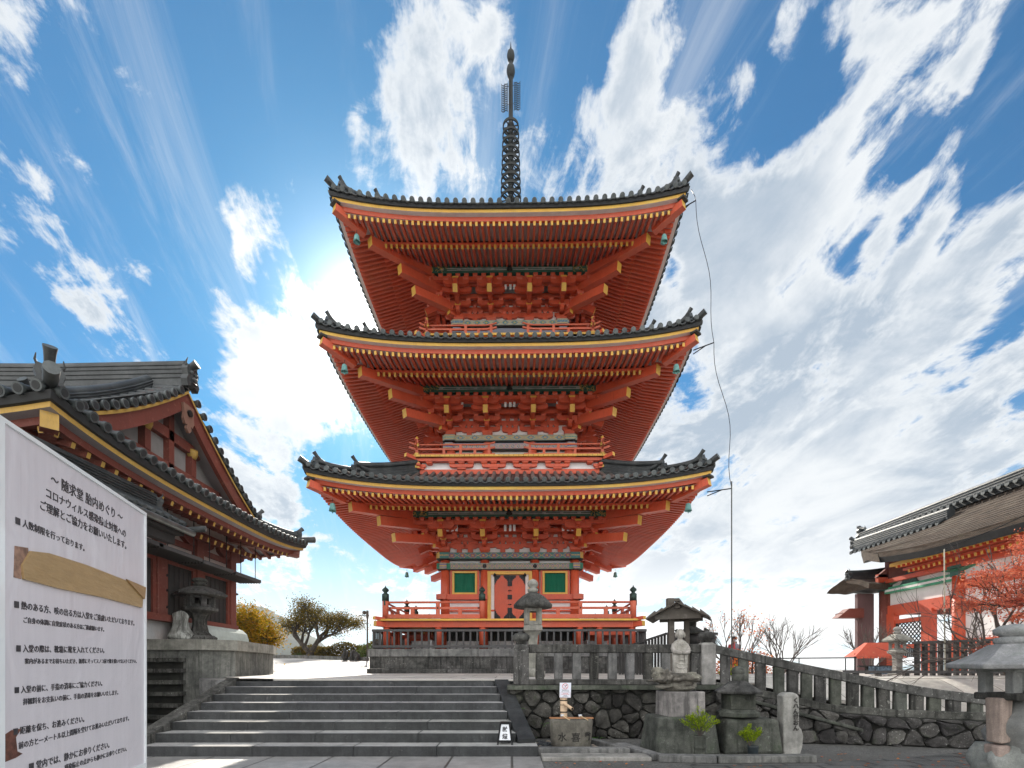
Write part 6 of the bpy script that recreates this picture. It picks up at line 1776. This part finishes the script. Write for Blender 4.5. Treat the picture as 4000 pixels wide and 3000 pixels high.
# far wooded hill
def hillmat():
    m, nt, b, o = material('hill_forest'); n = noise(nt, o, .05, 6, .7); n2 = noise(nt, o, .3, 5)
    setc(nt, b, mixc(nt, (n * .6 + n2 * .4).step(.38, .62), (.018, .03, .018), (.06, .075, .04))); b.inputs['Roughness'].default_value = 1; return m
b = MB()
def hf(u, v):
    x = -620 + 640 * u; y = 620 + 520 * v
    k = max(0, 1 - ((x + 475) / 125) ** 2)
    z = 112 * k ** .6 * math.sin(PI * min(1, v * 1.0)) ** .8 + mnoise.noise(Vector((x * .03, y * .03, 0))) * 7 * k + abs(mnoise.noise(Vector((x * .14, y * .14, 3)))) * 9 * k
    return (x, y, z - 1)
b.grid(hf, 200, 60, 0, True); struct(b.build('hill', hillmat()))

# ------------------------------------------------------------------ lightning conductor beside the pagoda
lc = thing('lightning_conductor', 'thin lightning conductor cable held off the pagoda corners by arms, ending in a tall pole', 'conductor', (7.68, 17.6, court_z(7.7, 17.6)))
t3_, t2_, t1_ = P(2718, 783, 18.3), P(2789, 1338, 18.0), P(2858, 1908, 17.7)
pb = Vector((t1_.x, t1_.y, court_z(7.7, 17.6)))
b = MB(); b.tube([pb, t1_ + Vector((0, 0, .25))], .022, 8); b.build('pole', plain('conductor_pole', (.07, .07, .065), .5), lc)
ca = [P(2700, 740, 18.5), P(2714, 765, 18.4), t3_]
def sag(a_, c_, k, s_, n=14): return [a_ + (c_ - a_) * i / n + Vector((s_ * math.sin(PI * i / n) * math.cos(i * .4), 0, 0)) for i in range(1, n + 1)]
ca += sag(t3_, t2_, 0, -.16) + sag(t2_, t1_, 0, -.22)
b = MB(); b.tube(ca, .011, 5); b.build('cable', M['iron'], lc)
b = MB()
for tip, (px, py), dd in ((t3_, (2657, 818), 18.75), (t2_, (2708, 1368), 18.3), (t1_, (2762, 1922), 18.0)):
    q0 = P(px, py, dd)
    b.tube([q0, tip], .020, 6); b.tube([q0 + Vector((.0, 0, -.14)), q0 + (tip - q0) * .62], .018, 6)
b.build('stand_off_arm', M['iron'], lc)

# ------------------------------------------------------------------ roofed notice post, dark lantern, plank fence behind the stone fence
pz = court_z(4.2, 13)
rn = thing('roofed_post', 'weathered timber post with a small plank gable roof behind the stone fence', 'roofed post', (4.3, 13.0, pz))
b = MB(); b.box((4.11, 13.0, pz + 1.0), (.14, .14, 2.02)); b.box((4.085, 13.0, EYE + 1.66), (.17, .17, .35)); b.build('post', M['wood'], rn, bevel=.008)
b = MB(); b.bx(4.56, 4.68, 13.25, 13.37, pz, EYE + 1.30); b.build('post', M['wood'], rn, bevel=.008)
b = MB(); b.x = Matrix.Translation((4.36, 13.1, 0)) @ Matrix.Rotation(R(-24), 4, 'Z')
zr = EYE + 1.70
for sg in (-1, 1):
    for k in range(4):
        a0, a1 = sg * (.0 + k * .18), sg * (.22 + k * .18)
        b.prism([(a0, zr - abs(a0) * .50 + .02 * k), (a1, zr - abs(a1) * .50 - .012), (a1, zr - abs(a1) * .50 - .045), (a0, zr - abs(a0) * .50 - .03)], lambda x, z, k_: Vector((x, -.62 if k_ == 0 else .62, z)))
b.bx(-.06, .06, -.66, .66, zr + .0, zr + .07)
b.build('plank_roof', M['wood'], rn)
b = MB(); b.x = Matrix.Translation((4.36, 13.1, 0)) @ Matrix.Rotation(R(-24), 4, 'Z')
b.bx(-.55, .55, -.45, -.35, EYE + 1.28, EYE + 1.40); b.bx(-.55, .55, .35, .45, EYE + 1.28, EYE + 1.40); b.bx(-.06, .06, -.5, .5, zr - .16, zr - .05)
b.prism([(-.5, EYE + 1.40), (.5, EYE + 1.40), (.06, zr - .06), (-.06, zr - .06)], lambda x, z, k_: Vector((x, -.42 if k_ == 0 else -.38, z)))
b.build('roof_beam', M['wood'], rn)
dl = thing('dark_lantern', 'dark lantern roof with curled corners, just behind the statue and fence', 'lantern', (4.98, 13.9, court_z(5, 13.9)))
c_ = Vector((4.98, 13.9, 0)); z0 = EYE
b = MB(); b.lathe([(.12, z0 + 1.18), (.40, z0 + 1.02), (.43, z0 + .98), (.36, z0 + .96)], c_, 6); b.lathe([(.10, z0 + 1.15), (.11, z0 + 1.30), (.17, z0 + 1.32), (.14, z0 + 1.36)], c_, 12)
for k in range(6):
    a_ = PI / 3 * k; e = Vector((math.cos(a_), math.sin(a_), 0)); b.tube([c_ + e * .34 + Vector((0, 0, z0 + 1.03)), c_ + e * .43 + Vector((0, 0, z0 + 1.02)), c_ + e * .46 + Vector((0, 0, z0 + 1.08)), c_ + e * .41 + Vector((0, 0, z0 + 1.09))], .035, 6)
b.build('roof', M['stonedark'], dl)
b = MB(); b.lathe([(.24, z0 + .70), (.24, z0 + .97)], c_, 6); b.lathe([(.32, z0 + .62), (.32, z0 + .70)], c_, 6); b.lathe([(.14, court_z(5, 13.9)), (.14, z0 + .62)], c_, 10); b.build('body', M['woodblack'], dl)
b = MB(); pf = []
for k in range(12):
    x = 4.75 + k * .125; b.bx(x + .003, x + .122, 15.42, 15.45, 1.19, EYE + 1.06 - .002 * k)
b.bx(4.7, 6.3, 15.38, 15.47, EYE + 1.06, EYE + 1.13)
for k in range(16):
    x0 = 3.5 + k * .08; b.bx(x0 + .002, x0 + .076, 16.5 - k * .06, 16.53 - k * .06, 1.19, EYE + .62 + k * .03)
b.beam((3.45, 16.55, EYE + .64), (4.75, 15.6, EYE + 1.10), .07, .06)
o = b.build('plank_fence', M['woodblack'], None, origin=(5.2, 15.4, 1.19)); tag(o, 'black plank fence with a sloping end behind the stone fence', 'fence')

# ------------------------------------------------------------------ person behind the balustrade
def person():
    px, py, pz = 9.72, 22.0, 1.20
    t = thing('person', 'person in a dark cap, white mask and red jacket behind the sloping balustrade', 'person', (px, py, pz))
    H = 1.60
    V = {}; verts, edges, rad = [], [], []
    def v(nm, x, y, z, r, par=None):
        verts.append((px + x, py + y, pz + z)); rad.append(r); V[nm] = len(verts) - 1
        if par: edges.append((V[par], V[nm]))
    v('pel', 0, 0, .84, .125); v('wst', 0, 0, .98, .115, 'pel'); v('cst', 0, .0, 1.16, .13, 'wst'); v('shl', 0, .0, 1.28, .105, 'cst'); v('nck', 0, -.01, 1.36, .05, 'shl'); v('hd0', 0, -.02, 1.44, .075, 'nck'); v('hd1', 0, -.02, 1.53, .09, 'hd0'); v('hd2', 0, -.015, 1.58, .06, 'hd1')
    for s_, g in ((-1, 'l'), (1, 'r')):
        v('sh' + g, s_ * .165, 0, 1.27, .062, 'shl'); v('el' + g, s_ * .225, .03, 1.02, .045, 'sh' + g); v('wr' + g, s_ * .20, -.06, .80, .028, 'el' + g); v('pm' + g, s_ * .195, -.075, .75, .034, 'wr' + g)
        for f_, (dx, L) in enumerate(((-.028, .065), (-.010, .075), (.010, .07), (.026, .055))):
            v('f%d' % f_ + g, s_ * .195 + dx, -.085, .71, .009, 'pm' + g); v('g%d' % f_ + g, s_ * .195 + dx * 1.1, -.075, .71 - L, .008, 'f%d' % f_ + g)
        v('th' + g, s_ * .165, -.10, .735, .010, 'pm' + g); v('tj' + g, s_ * .155, -.115, .70, .008, 'th' + g)
        v('hp' + g, s_ * .085, 0, .80, .095, 'pel'); v('kn' + g, s_ * .09, -.02, .44, .062, 'hp' + g); v('an' + g, s_ * .09, .01, .08, .042, 'kn' + g); v('to' + g, s_ * .095, -.13, .03, .036, 'an' + g)
    me = bpy.data.meshes.new('body'); me.from_pydata([Vector(p) - Vector((px, py, pz)) for p in verts], edges, [])
    o_ = bpy.data.objects.new('body', me); C.objects.link(o_); o_.parent = t
    md = o_.modifiers.new('skin', 'SKIN'); md.use_smooth_shade = True
    for i, r_ in enumerate(rad): me.skin_vertices[0].data[i].radius = (r_, r_)
    me.skin_vertices[0].data[0].use_root = True
    o_.modifiers.new('sub', 'SUBSURF').render_levels = 2
    me.materials.append(plain('skin', (.50, .30, .22), .5, var=.1))
    def shell(nm, rings, mat_, n=18):
        b = MB()
        def f(u, w):
            k = w * (len(rings) - 1); i = min(int(k), len(rings) - 2); q_ = k - i; a_ = u * 2 * PI
            z, rx, ry = (rings[i][j] + (rings[i + 1][j] - rings[i][j]) * q_ for j in range(3)); fo = 1 + .03 * math.sin(a_ * 5 + z * 20)
            return Vector((px + math.cos(a_) * rx * fo, py + math.sin(a_) * ry * fo, pz + z))
        b.grid(f, n, 14, 0, True); return b, mat_, nm
    red = plain('red_jacket', (.42, .05, .06), .7, var=.25); dark = plain('dark_cloth', (.025, .025, .03), .8); grey_ = plain('grey_shawl', (.20, .20, .23), .8)
    b, m_, nm = shell('jacket', [(.74, .19, .15), (.98, .175, .145), (1.16, .20, .155), (1.28, .19, .13), (1.335, .11, .09), (1.35, .075, .07)], red)
    for s_ in (-1, 1): b.tube([(px + s_ * .165, py, pz + 1.285), (px + s_ * .235, py + .03, pz + 1.02), (px + s_ * .205, py - .06, pz + .80)], [.082, .066, .05], 10)
    b.build('jacket', red, t)
    b, m_, nm = shell('shawl', [(1.10, .215, .17), (1.2, .22, .172), (1.29, .20, .14), (1.345, .10, .09)], grey_); b.v = [q if q.x > px - .02 else Vector((px - .02, q.y, q.z)) for q in b.v]; b.build('shawl', grey_, t)
    b = MB()
    for s_ in (-1, 1): b.tube([(px + s_ * .085, py, pz + .86), (px + s_ * .09, py - .02, pz + .44), (px + s_ * .09, py + .01, pz + .09)], [.115, .085, .065], 12)
    b.build('trousers', dark, t)
    b = MB(); lump(b, (px, py + .0, pz + 1.525), .112, 4, (.95, 1.05, 1.0), .08, 10); b.tube([(px + .05, py + .06, pz + 1.48), (px + .085, py + .04, pz + 1.36), (px + .08, py + .0, pz + 1.28)], [.05, .055, .03], 8)
    b.v = [Vector((q.x, max(q.y, py - .055), q.z)) if q.z < pz + 1.545 else q for q in b.v]; b.build('hair', dark, t)
    b = MB(); b.lathe([(.116, 1.545), (.115, 1.60), (.08, 1.645), (.01, 1.655)], (px, py, pz), 16); b.prism([(-.09, -.1), (.09, -.1), (.07, -.19), (0, -.215), (-.07, -.19)], lambda x, y, k: Vector((px + x, py + y, pz + 1.555 + .012 * k))); b.build('cap', dark, t)
    b = MB(); lump(b, (px, py - .085, pz + 1.455), .062, 9, (1.0, .55, .85), .05, 8); b.build('face_mask', plain('mask_white', (.72, .74, .80), .7, var=.03), t)
    b = MB()
    for s_ in (-1, 1): b.lathe([(.0, -.006), (.011, 0), (0, .006)], (px + s_ * .03, py - .106, pz + 1.515), 8)
    b.build('eye', dark, t)
person()

# ------------------------------------------------------------------ temple gate on the right
GX0, GC = 16.2, 17.8
gt_ = thing('temple_gate', 'vermilion temple gate with a brown bark roof and tiled ridge, at the right', 'gate', (19.5, 20, 1.18))
ZE = EYE + 4.43; XR, ZRD = 20.6, EYE + 7.55
def barkmat():
    m, nt, b, o = material('cypress_bark_roof')
    ln = noise(nt, stretch(nt, o, (16, 1.0, 16)), 1.6, 7, .7); big = noise(nt, o, .8, 5, .6); fin = noise(nt, stretch(nt, o, (9, 3, 9)), 6, 5, .7)
    c = mixc(nt, ln.step(.34, .68), (.024, .016, .011), (.105, .070, .047))
    c = mixc(nt, big.step(.45, .68) * .5, c, (.13, .105, .078)); c = mixc(nt, fin.step(.55, .75) * .5, c, (.03, .022, .016))
    c = mixc(nt, noise(nt, o, 1.7, 5, .65).step(.60, .72) * .4, c, (.09, .085, .05))
    setc(nt, b, c); b.inputs['Roughness'].default_value = .95; bump(nt, b, ln + fin * .7, 1.0, .05); return m
M['barkroof'] = barkmat()
YF, YN = 29.6, 9.0
b = MB()
def yend(v): return 22.3 + 7.3 * v ** .8
def gz_(y, v): return ZE + .40 + (ZRD - ZE - .4) * (.72 * v + .28 * v * v) + .30 * max(0, (y - 18.8) / 3.5) ** 2 * max(0, 1 - v * 2.2)
def gsurf(u, v, dz=0.0):
    y = YN + (yend(v) - YN) * u; x = GX0 + (XR - GX0) * v
    return Vector((x, y, gz_(y, v) + dz))
NC = 16
for k in range(NC):        # bark laid in courses, each lower edge a few centimetres proud
    b.grid(lambda u, v: gsurf(u, (k + v) / NC, .030 * (1 - v)), 40, 1, 0, False)
    if k: b.grid(lambda u, v: gsurf(u, k / NC, .030 * v), 40, 1, 0, False)
b.grid(lambda u, v: Vector((2 * XR - gsurf(u, v).x, gsurf(u, v).y, gsurf(u, v).z)), 20, 6, 0)
b.grid(lambda u, v: gsurf(u, 0, .07 - .22 * v) + Vector((.03 * v, 0, 0)), 40, 1, 0); b.grid(lambda u, v: gsurf(u, 0, -.15 - .25 * v) + Vector((.03 + .10 * v, 0, 0)), 40, 1, 1)
b.grid(lambda u, v: gsurf(u, 0, -.40) + Vector((.13 + .5 * v, 0, .10 * v)), 40, 1, 1)
b.grid(lambda u, v: gsurf(1, u, -.42 * v) + Vector((.03 * v, -.12 * v, 0)), 14, 2, 0)
b.grid(lambda u, v: gsurf(1, u, -.42) + Vector((.03 + .5 * v, -.12 - .5 * v, .12 * v)), 14, 1, 1)
b.build('bark_roof', [M['barkroof'], M['tileedge']], gt_, rough=.012, rscale=3)
b = MB(); q = [(XR - .25, YN + (YF - .4 - YN) * k / 20, ZRD - .15) for k in range(21)]
ridge_run(b, q, .5, .50, .13); y = YN + .2
while y < YF - .5:
    zz = ZRD - .15
    b.tube([(XR - .85, y, zz + .02), (XR - .4, y, zz + .16)], .085, 8, 0); b.tube([(XR - .86, y, zz + .02), (XR - .85, y, zz + .02)], .10, 10, 1); y += .34
demon_tile(b, (XR - .25, YF - .35, ZRD + .1), (0, 1, 0), .9, .2)
q = [(19.55, 22.4 + .78 * k, gz_(22.4, (19.55 - GX0) / (XR - GX0)) + .02 * k) for k in range(9)]
ridge_run(b, q, .34, .36, .12); demon_tile(b, (q[-1][0], q[-1][1] + .1, q[-1][2]), (-.4, 1, 0), .75, .3)
y = 22.6
while y < 28.4:
    b.tube([(19.1, y, q[0][2] - .20), (19.45, y, q[0][2] + .02)], .085, 8, 0); b.tube([(19.08, y, q[0][2] - .20), (19.1, y, q[0][2] - .20)], .10, 10, 1); y += .36
b.build('tiled_ridge', [M['tile'], M['tiledisc']], gt_)
b = MB()
for rr, (s0_, s1_, dz, w_) in enumerate(((1.5, .42, .02, .10), (1.95, .95, -.16, .11))):
    y = YN
    while y < 22.0:
        b.beam((GX0 + s1_ + .9, y, ZE + dz + .12), (GX0 + s1_, y, ZE + dz), w_, w_ * 1.2, 0, 1); y += .26
b.bx(GX0 + .38, GX0 + .5, YN, 22.1, ZE + .06, ZE + .20, 1); b.bx(GX0 + .50, GX0 + .75, YN, 22.1, ZE + .08, ZE + .14, 0); b.bx(GX0 + .97, GX0 + 1.15, YN, 22.1, ZE - .09, ZE + .0, 0)
b.bx(GC - .22, GC + .02, YN, 24.6, ZE - .38, ZE - .20, 0)
b.build('rafter_row', [M['red'], M['gold']], gt_)
b = MB(); b.bx(GC - .05, XR + 3.0, 23.7, 23.95, EYE + 2.6, EYE + 5.4); b.prism([(GC - .6, EYE + 4.35), (XR, EYE + 7.2), (XR + 3, EYE + 4.35)], lambda x, z, k: Vector((x, 23.75 + .15 * k, z))); b.bx(GC - .5, GC - .05, 23.75, 23.95, EYE + 4.1, EYE + 4.5, 1); b.build('gable_wall', [M['reddark'], M['red']], gt_)
zg = 1.18
for y in (24.0, 20.0, 16.0, 12.0):
    c_ = MB(); c_.lathe([(.25, 0), (.24, EYE + 3.72 - zg)], (GC, y, zg), 20); c_.build('column', M['red'] if y < 23 else M['reddark'], gt_)
    c_ = MB()
    c_.box((GC, y, EYE + 3.80), (.42, .42, .2)); 
    for sg in (-1, 1):
        c_.prism([(0, 0), (.75, .16), (.75, .26), (0, .26)], lambda x, z, k: Vector((GC - .09 + .18 * k, y + sg * x, EYE + 3.86 + z)), 1)
    c_.box((GC, y, EYE + 4.08), (.5, .6, .1), 0); c_.build('bracket_set', [M['band1'], plain('green_trim', (.05, .22, .12), .6)], gt_)
b = MB(); b.bx(GC + .02, GC + .10, YN, 23.9, EYE + 3.0, ZE - .2); b.bx(GC + .02, GC + .10, YN, 19.8, EYE + .62, EYE + 3.0); b.build('plaster_wall', M['white'], gt_)
b = MB()
for za, zb_, y1 in ((3.18, 3.52, 20), (.92, 1.20, 20), (2.30, 2.45, 20)): b.bx(GC - .08, GC + .14, YN, y1, EYE + za, EYE + zb_)
b.bx(GC - .06, GC + .2, 20.0, 24, EYE + 2.5, EYE + 3.0); b.bx(GC - .12, GC + .12, 21.2, 21.75, zg, EYE + 2.6); b.bx(GC - .06, GC + .14, 21.7, 24, EYE + .95, EYE + 1.12); b.bx(GC - .06, GC + .14, 21.7, 24, EYE + 2.12, EYE + 2.3); b.bx(GC - .1, GC + .14, 23.3, 23.8, zg, EYE + 2.6)
b.build('wall_beam', M['red'], gt_)
b = MB(); b.bx(GC - .16, GC + .16, 19.8, 24.2, EYE + 3.56, EYE + 3.64, 0); b.bx(GC - .155, GC + .155, 19.8, 24.2, EYE + 3.64, EYE + 3.74, 1); b.bx(GC - .16, GC + .16, 19.8, 24.2, EYE + 3.74, EYE + 3.84, 0); b.build('painted_beam', [plain('bright_green_paint', (.05, .30, .17), .6), M['white']], gt_)
b = MB()
b.prism([(-.55, 0), (-.40, .12), (-.28, .42), (-.12, .55), (.12, .55), (.28, .42), (.40, .12), (.55, 0)], lambda y, z, k: Vector((GC - .06 + .1 * k, 22.5 + y, EYE + 3.84 + z)), 0)
b.build('frog_leg_strut', plain('carved_green_blue', (.04, .10, .09), .7, var=.6, scale=9), gt_)
b = MB()            # lattice window: diagonal bars with daylight through them
y0, y1, z0, z1 = 21.85, 23.25, EYE + 1.14, EYE + 2.10
k = -1.0
while k < 2.6:
    for sg in (0, 1):
        pts = []
        for (ya, za) in ((k, 0), (k + (z1 - z0), z1 - z0)):
            pts.append((ya, za))
        (ya, za), (yb, zb_) = pts
        W_ = y1 - y0
        if yb < 0 or ya > W_: continue
        if ya < 0: za -= ya; ya = 0
        if yb > W_: zb_ -= yb - W_; yb = W_
        if sg: ya, yb = W_ - ya, W_ - yb
        b.beam((GC, y0 + ya, z0 + za), (GC + .0, y0 + yb, z0 + zb_), .03, .035)
    k += .21
for ya, yb, za, zb_ in ((y0 - .05, y1 + .05, z0 - .05, z0), (y0 - .05, y1 + .05, z1, z1 + .05), (y0 - .05, y0, z0, z1), (y1, y1 + .05, z0, z1)): b.bx(GC - .03, GC + .04, ya, yb, za, zb_)
yy = 21.75
while yy < 23.3: b.bx(GC - .02, GC + .02, yy, yy + .05, EYE + .55, EYE + .95); yy += .11
b.build('lattice_window', M['woodblack'], gt_)
# lower side roof
sr = thing('side_roof', 'small lower bark roof projecting from the far end of the temple gate', 'roof', (17, 24.2, 1.18))
b = MB()
def sf(u, v, dz=0): 
    x = 16.75 + 2.6 * u; y = 23.6 + 1.6 * v
    return Vector((x, y - .2 * u, EYE + 4.05 + dz + .75 * v * (1 - .3 * v) + .30 * u * u - .10 * math.sin(u * 3)))
b.grid(lambda u, v: sf(u, v), 14, 8, 0); b.grid(lambda u, v: sf(u, 0, -.24 * v) + Vector((0, .05 * v, 0)), 14, 2, 0); b.grid(lambda u, v: sf(u, 0, -.24) + Vector((0, .05 + 1.5 * v, 0)), 14, 1, 1); b.grid(lambda u, v: sf(0, u, -.24 * v), 8, 2, 0); b.grid(lambda u, v: Vector((sf(u, v).x, 50.4 - sf(u, v).y, sf(u, v).z)), 14, 6, 0)
b.build('bark_roof', [M['barkroof'], M['tileedge']], sr, rough=.05, rscale=2.2)
b = MB(); ridge_run(b, [(16.85 + 2.1 * k / 6, 25.1, EYE + 4.60 + .22 * (k / 6) ** 2) for k in range(7)], .35, .22, .10); demon_tile(b, (16.8, 25.1, EYE + 4.5), (-1, 0, 0), .6, .2); b.build('tiled_ridge', [M['tile'], M['tiledisc']], sr)
b = MB(); b.bx(16.9, 17.7, 24.6, 24.8, zg, EYE + 3.7); b.build('post', paint('purple_brown_post', (.16, .09, .09), .7), sr)
b = MB(); b.bx(16.0, 17.0, 24.4, 24.9, EYE + 2.55, EYE + 2.75); b.prism([(15.75, 2.5), (17.0, 2.5), (17.0, 2.95), (16.3, 2.95)], lambda x, z, k: Vector((x, 24.3 + .5 * k, EYE + z))); b.build('red_bracket', M['reddark'], sr)

# gate-side fences, lantern, canopy
bf = thing('lattice_fence', 'black wooden fence of thick uprights and three rails in front of the temple gate', 'fence', (13.6, 15, 1.18))
for k in range(15):
    x = 12.1 + k * .235
    b = MB(); b.bx(x - .05, x + .05, 14.98, 15.08, 1.2, 2.20 + .008 * k); b.build('upright', M['woodblack'], bf)
for zz, h in ((2.20, .07), (1.92, .05), (1.62, .05)):
    b = MB(); b.beam((12.0, 15.03, zz), (15.5, 15.03, zz + (.12 if zz > 2.1 else .06)), .12, h); b.build('rail', M['woodblack'] if zz < 2.1 else M['woodgrey'], bf)
lr = thing('low_railing', 'low dark railing on stub posts along the court edge wall', 'railing', (11.8, 14.55, 1.17))
b = MB(); b.beam((9.6, 14.56, 1.33), (15, 14.56, 1.32), .09, .08); b.build('rail', M['woodgrey'], lr)
for x in (9.95, 10.6, 11.4, 12.6, 13.8):
    b = MB(); b.bx(x - .06, x + .06, 14.5, 14.62, 1.17, 1.30); b.build('stub_post', M['woodblack'], lr)
kasuga('small worn stone lantern on a square pillar, left end of the black lattice fence', (11.95, 15.6, 1.18), 1.55, .40, (M['granitelight'], M['granitelight']), sides=4, rot=PI / 4, squat=True, slim=1.25)
cp = thing('canopy', 'red cloth canopy on posts over a stall below the temple gate', 'canopy', (12.9, 18, 1.18))
b = MB(); z0 = EYE + .46
b.prism([(-.95, 0), (.75, 0), (.45, .5), (-.28, .5)], lambda x, z, k: Vector((12.9 + x * (1 if k == 0 else .8), 17.5 + .9 * k if z < .1 else 17.85 + .25 * k, z0 + z)))
for k in range(14):
    x = -.93 + k * .125; b.add([(12.9 + x, 17.49, z0), (12.9 + x + .12, 17.49, z0), (12.9 + x + .11, 17.47, z0 - .07), (12.9 + x + .01, 17.47, z0 - .07)], [(0, 1, 2, 3)])
b.build('cloth', paint('red_canvas', (.50, .085, .045), .85, (.55, .22, .12), .5), cp, rough=.03, rscale=5)
for x in (12.1, 13.5):
    b = MB(); b.tube([(x, 17.75, 1.18), (x, 17.75, z0 + .1)], .025, 8); b.build('post', M['iron'], cp)
sb2 = thing('stall_bench', 'dark bench draped in blue-grey cloth under the red canopy', 'bench', (13.0, 17.7, 1.18))
b = MB(); b.bx(12.35, 13.55, 17.45, 18.0, EYE + .08, EYE + .14); b.build('top', M['woodblack'], sb2)
b = MB()
b.grid(lambda u, v: Vector((12.36 + 1.18 * u, 17.44 - .03 * math.sin(u * 60) * v, EYE + .10 - .36 * v)), 60, 3, 0)
b.build('cloth', plain('blue_grey_cloth', (.10, .14, .18), .9, var=.7, scale=14), sb2)
for x in (12.45, 13.45):
    b = MB(); b.bx(x - .04, x + .04, 17.6, 17.7, 1.18, EYE + .08); b.build('leg', M['woodblack'], sb2)
t = thing('thin_pole', 'thin pale metal pole standing in front of the temple gate', 'pole', (12.9, 15.0 - .2, 1.18))
b = MB(); b.tube([(12.78, 14.85, 1.17), (12.76, 14.85, EYE + 3.55)], .018, 8); b.build('pole', plain('pale_metal', (.40, .38, .30), .4, .4), t)
b = MB(); b.tube([(12.76, 14.85, EYE + 3.55), (13.6, 14.2, EYE + 3.95), (16.0, 12.6, EYE + 5.3)], .012, 5); b.build('guy_wire', M['iron'], t)
t = thing('rail_fence', 'thin dark rail across the far right court, left of the canopy', 'railing', (10, 18, 1.18))
b = MB(); b.beam((8.6, 18.6, EYE + .40), (12.4, 18.0, EYE + .42), .04, .04); b.build('rail', M['iron'], t)
for x in (8.8, 10.5, 12.2):
    b = MB(); b.tube([(x, 18.4, 1.18), (x, 18.4, EYE + .4)], .02, 6); b.build('post', M['iron'], t)

# ------------------------------------------------------------------ a few fallen leaves
b = MB(); rnd = random.Random(12)
for k in range(150):
    x, y = rnd.uniform(.5, 8.5), rnd.uniform(6.6, 8.3)
    if x < 2.2 and y > 7.6: continue
    if 1.9 < x < 4.7 and y > 7.3: continue
    a_ = rnd.uniform(0, 6.28); leaf(b, Vector((x, y, .014)), Vector((math.cos(a_), math.sin(a_), rnd.uniform(0, .3))), Vector((0, 0, 1)), .055, .04)
o = b.build('fallen_leaves', M['redshrub'], None, fixn=False); o['kind'] = 'stuff'
# ------------------------------------------------------------------ air
def haze():
    m = bpy.data.materials.new('haze'); m.use_nodes = True; nt = m.node_tree; nt.nodes.clear()
    v = N(nt, 'ShaderNodeVolumePrincipled', {'Color': (.93, .97, 1.0, 1), 'Density': HAZE, 'Anisotropy': .25})
    o = N(nt, 'ShaderNodeOutputMaterial'); nt.links.new(v.outputs[0], o.inputs['Volume'])
    b = MB(); b.bx(-1100, 600, -60, 1400, -1.0, 140)
    x = b.build('haze', m); x['kind'] = 'stuff'
HAZE = .00024
haze()
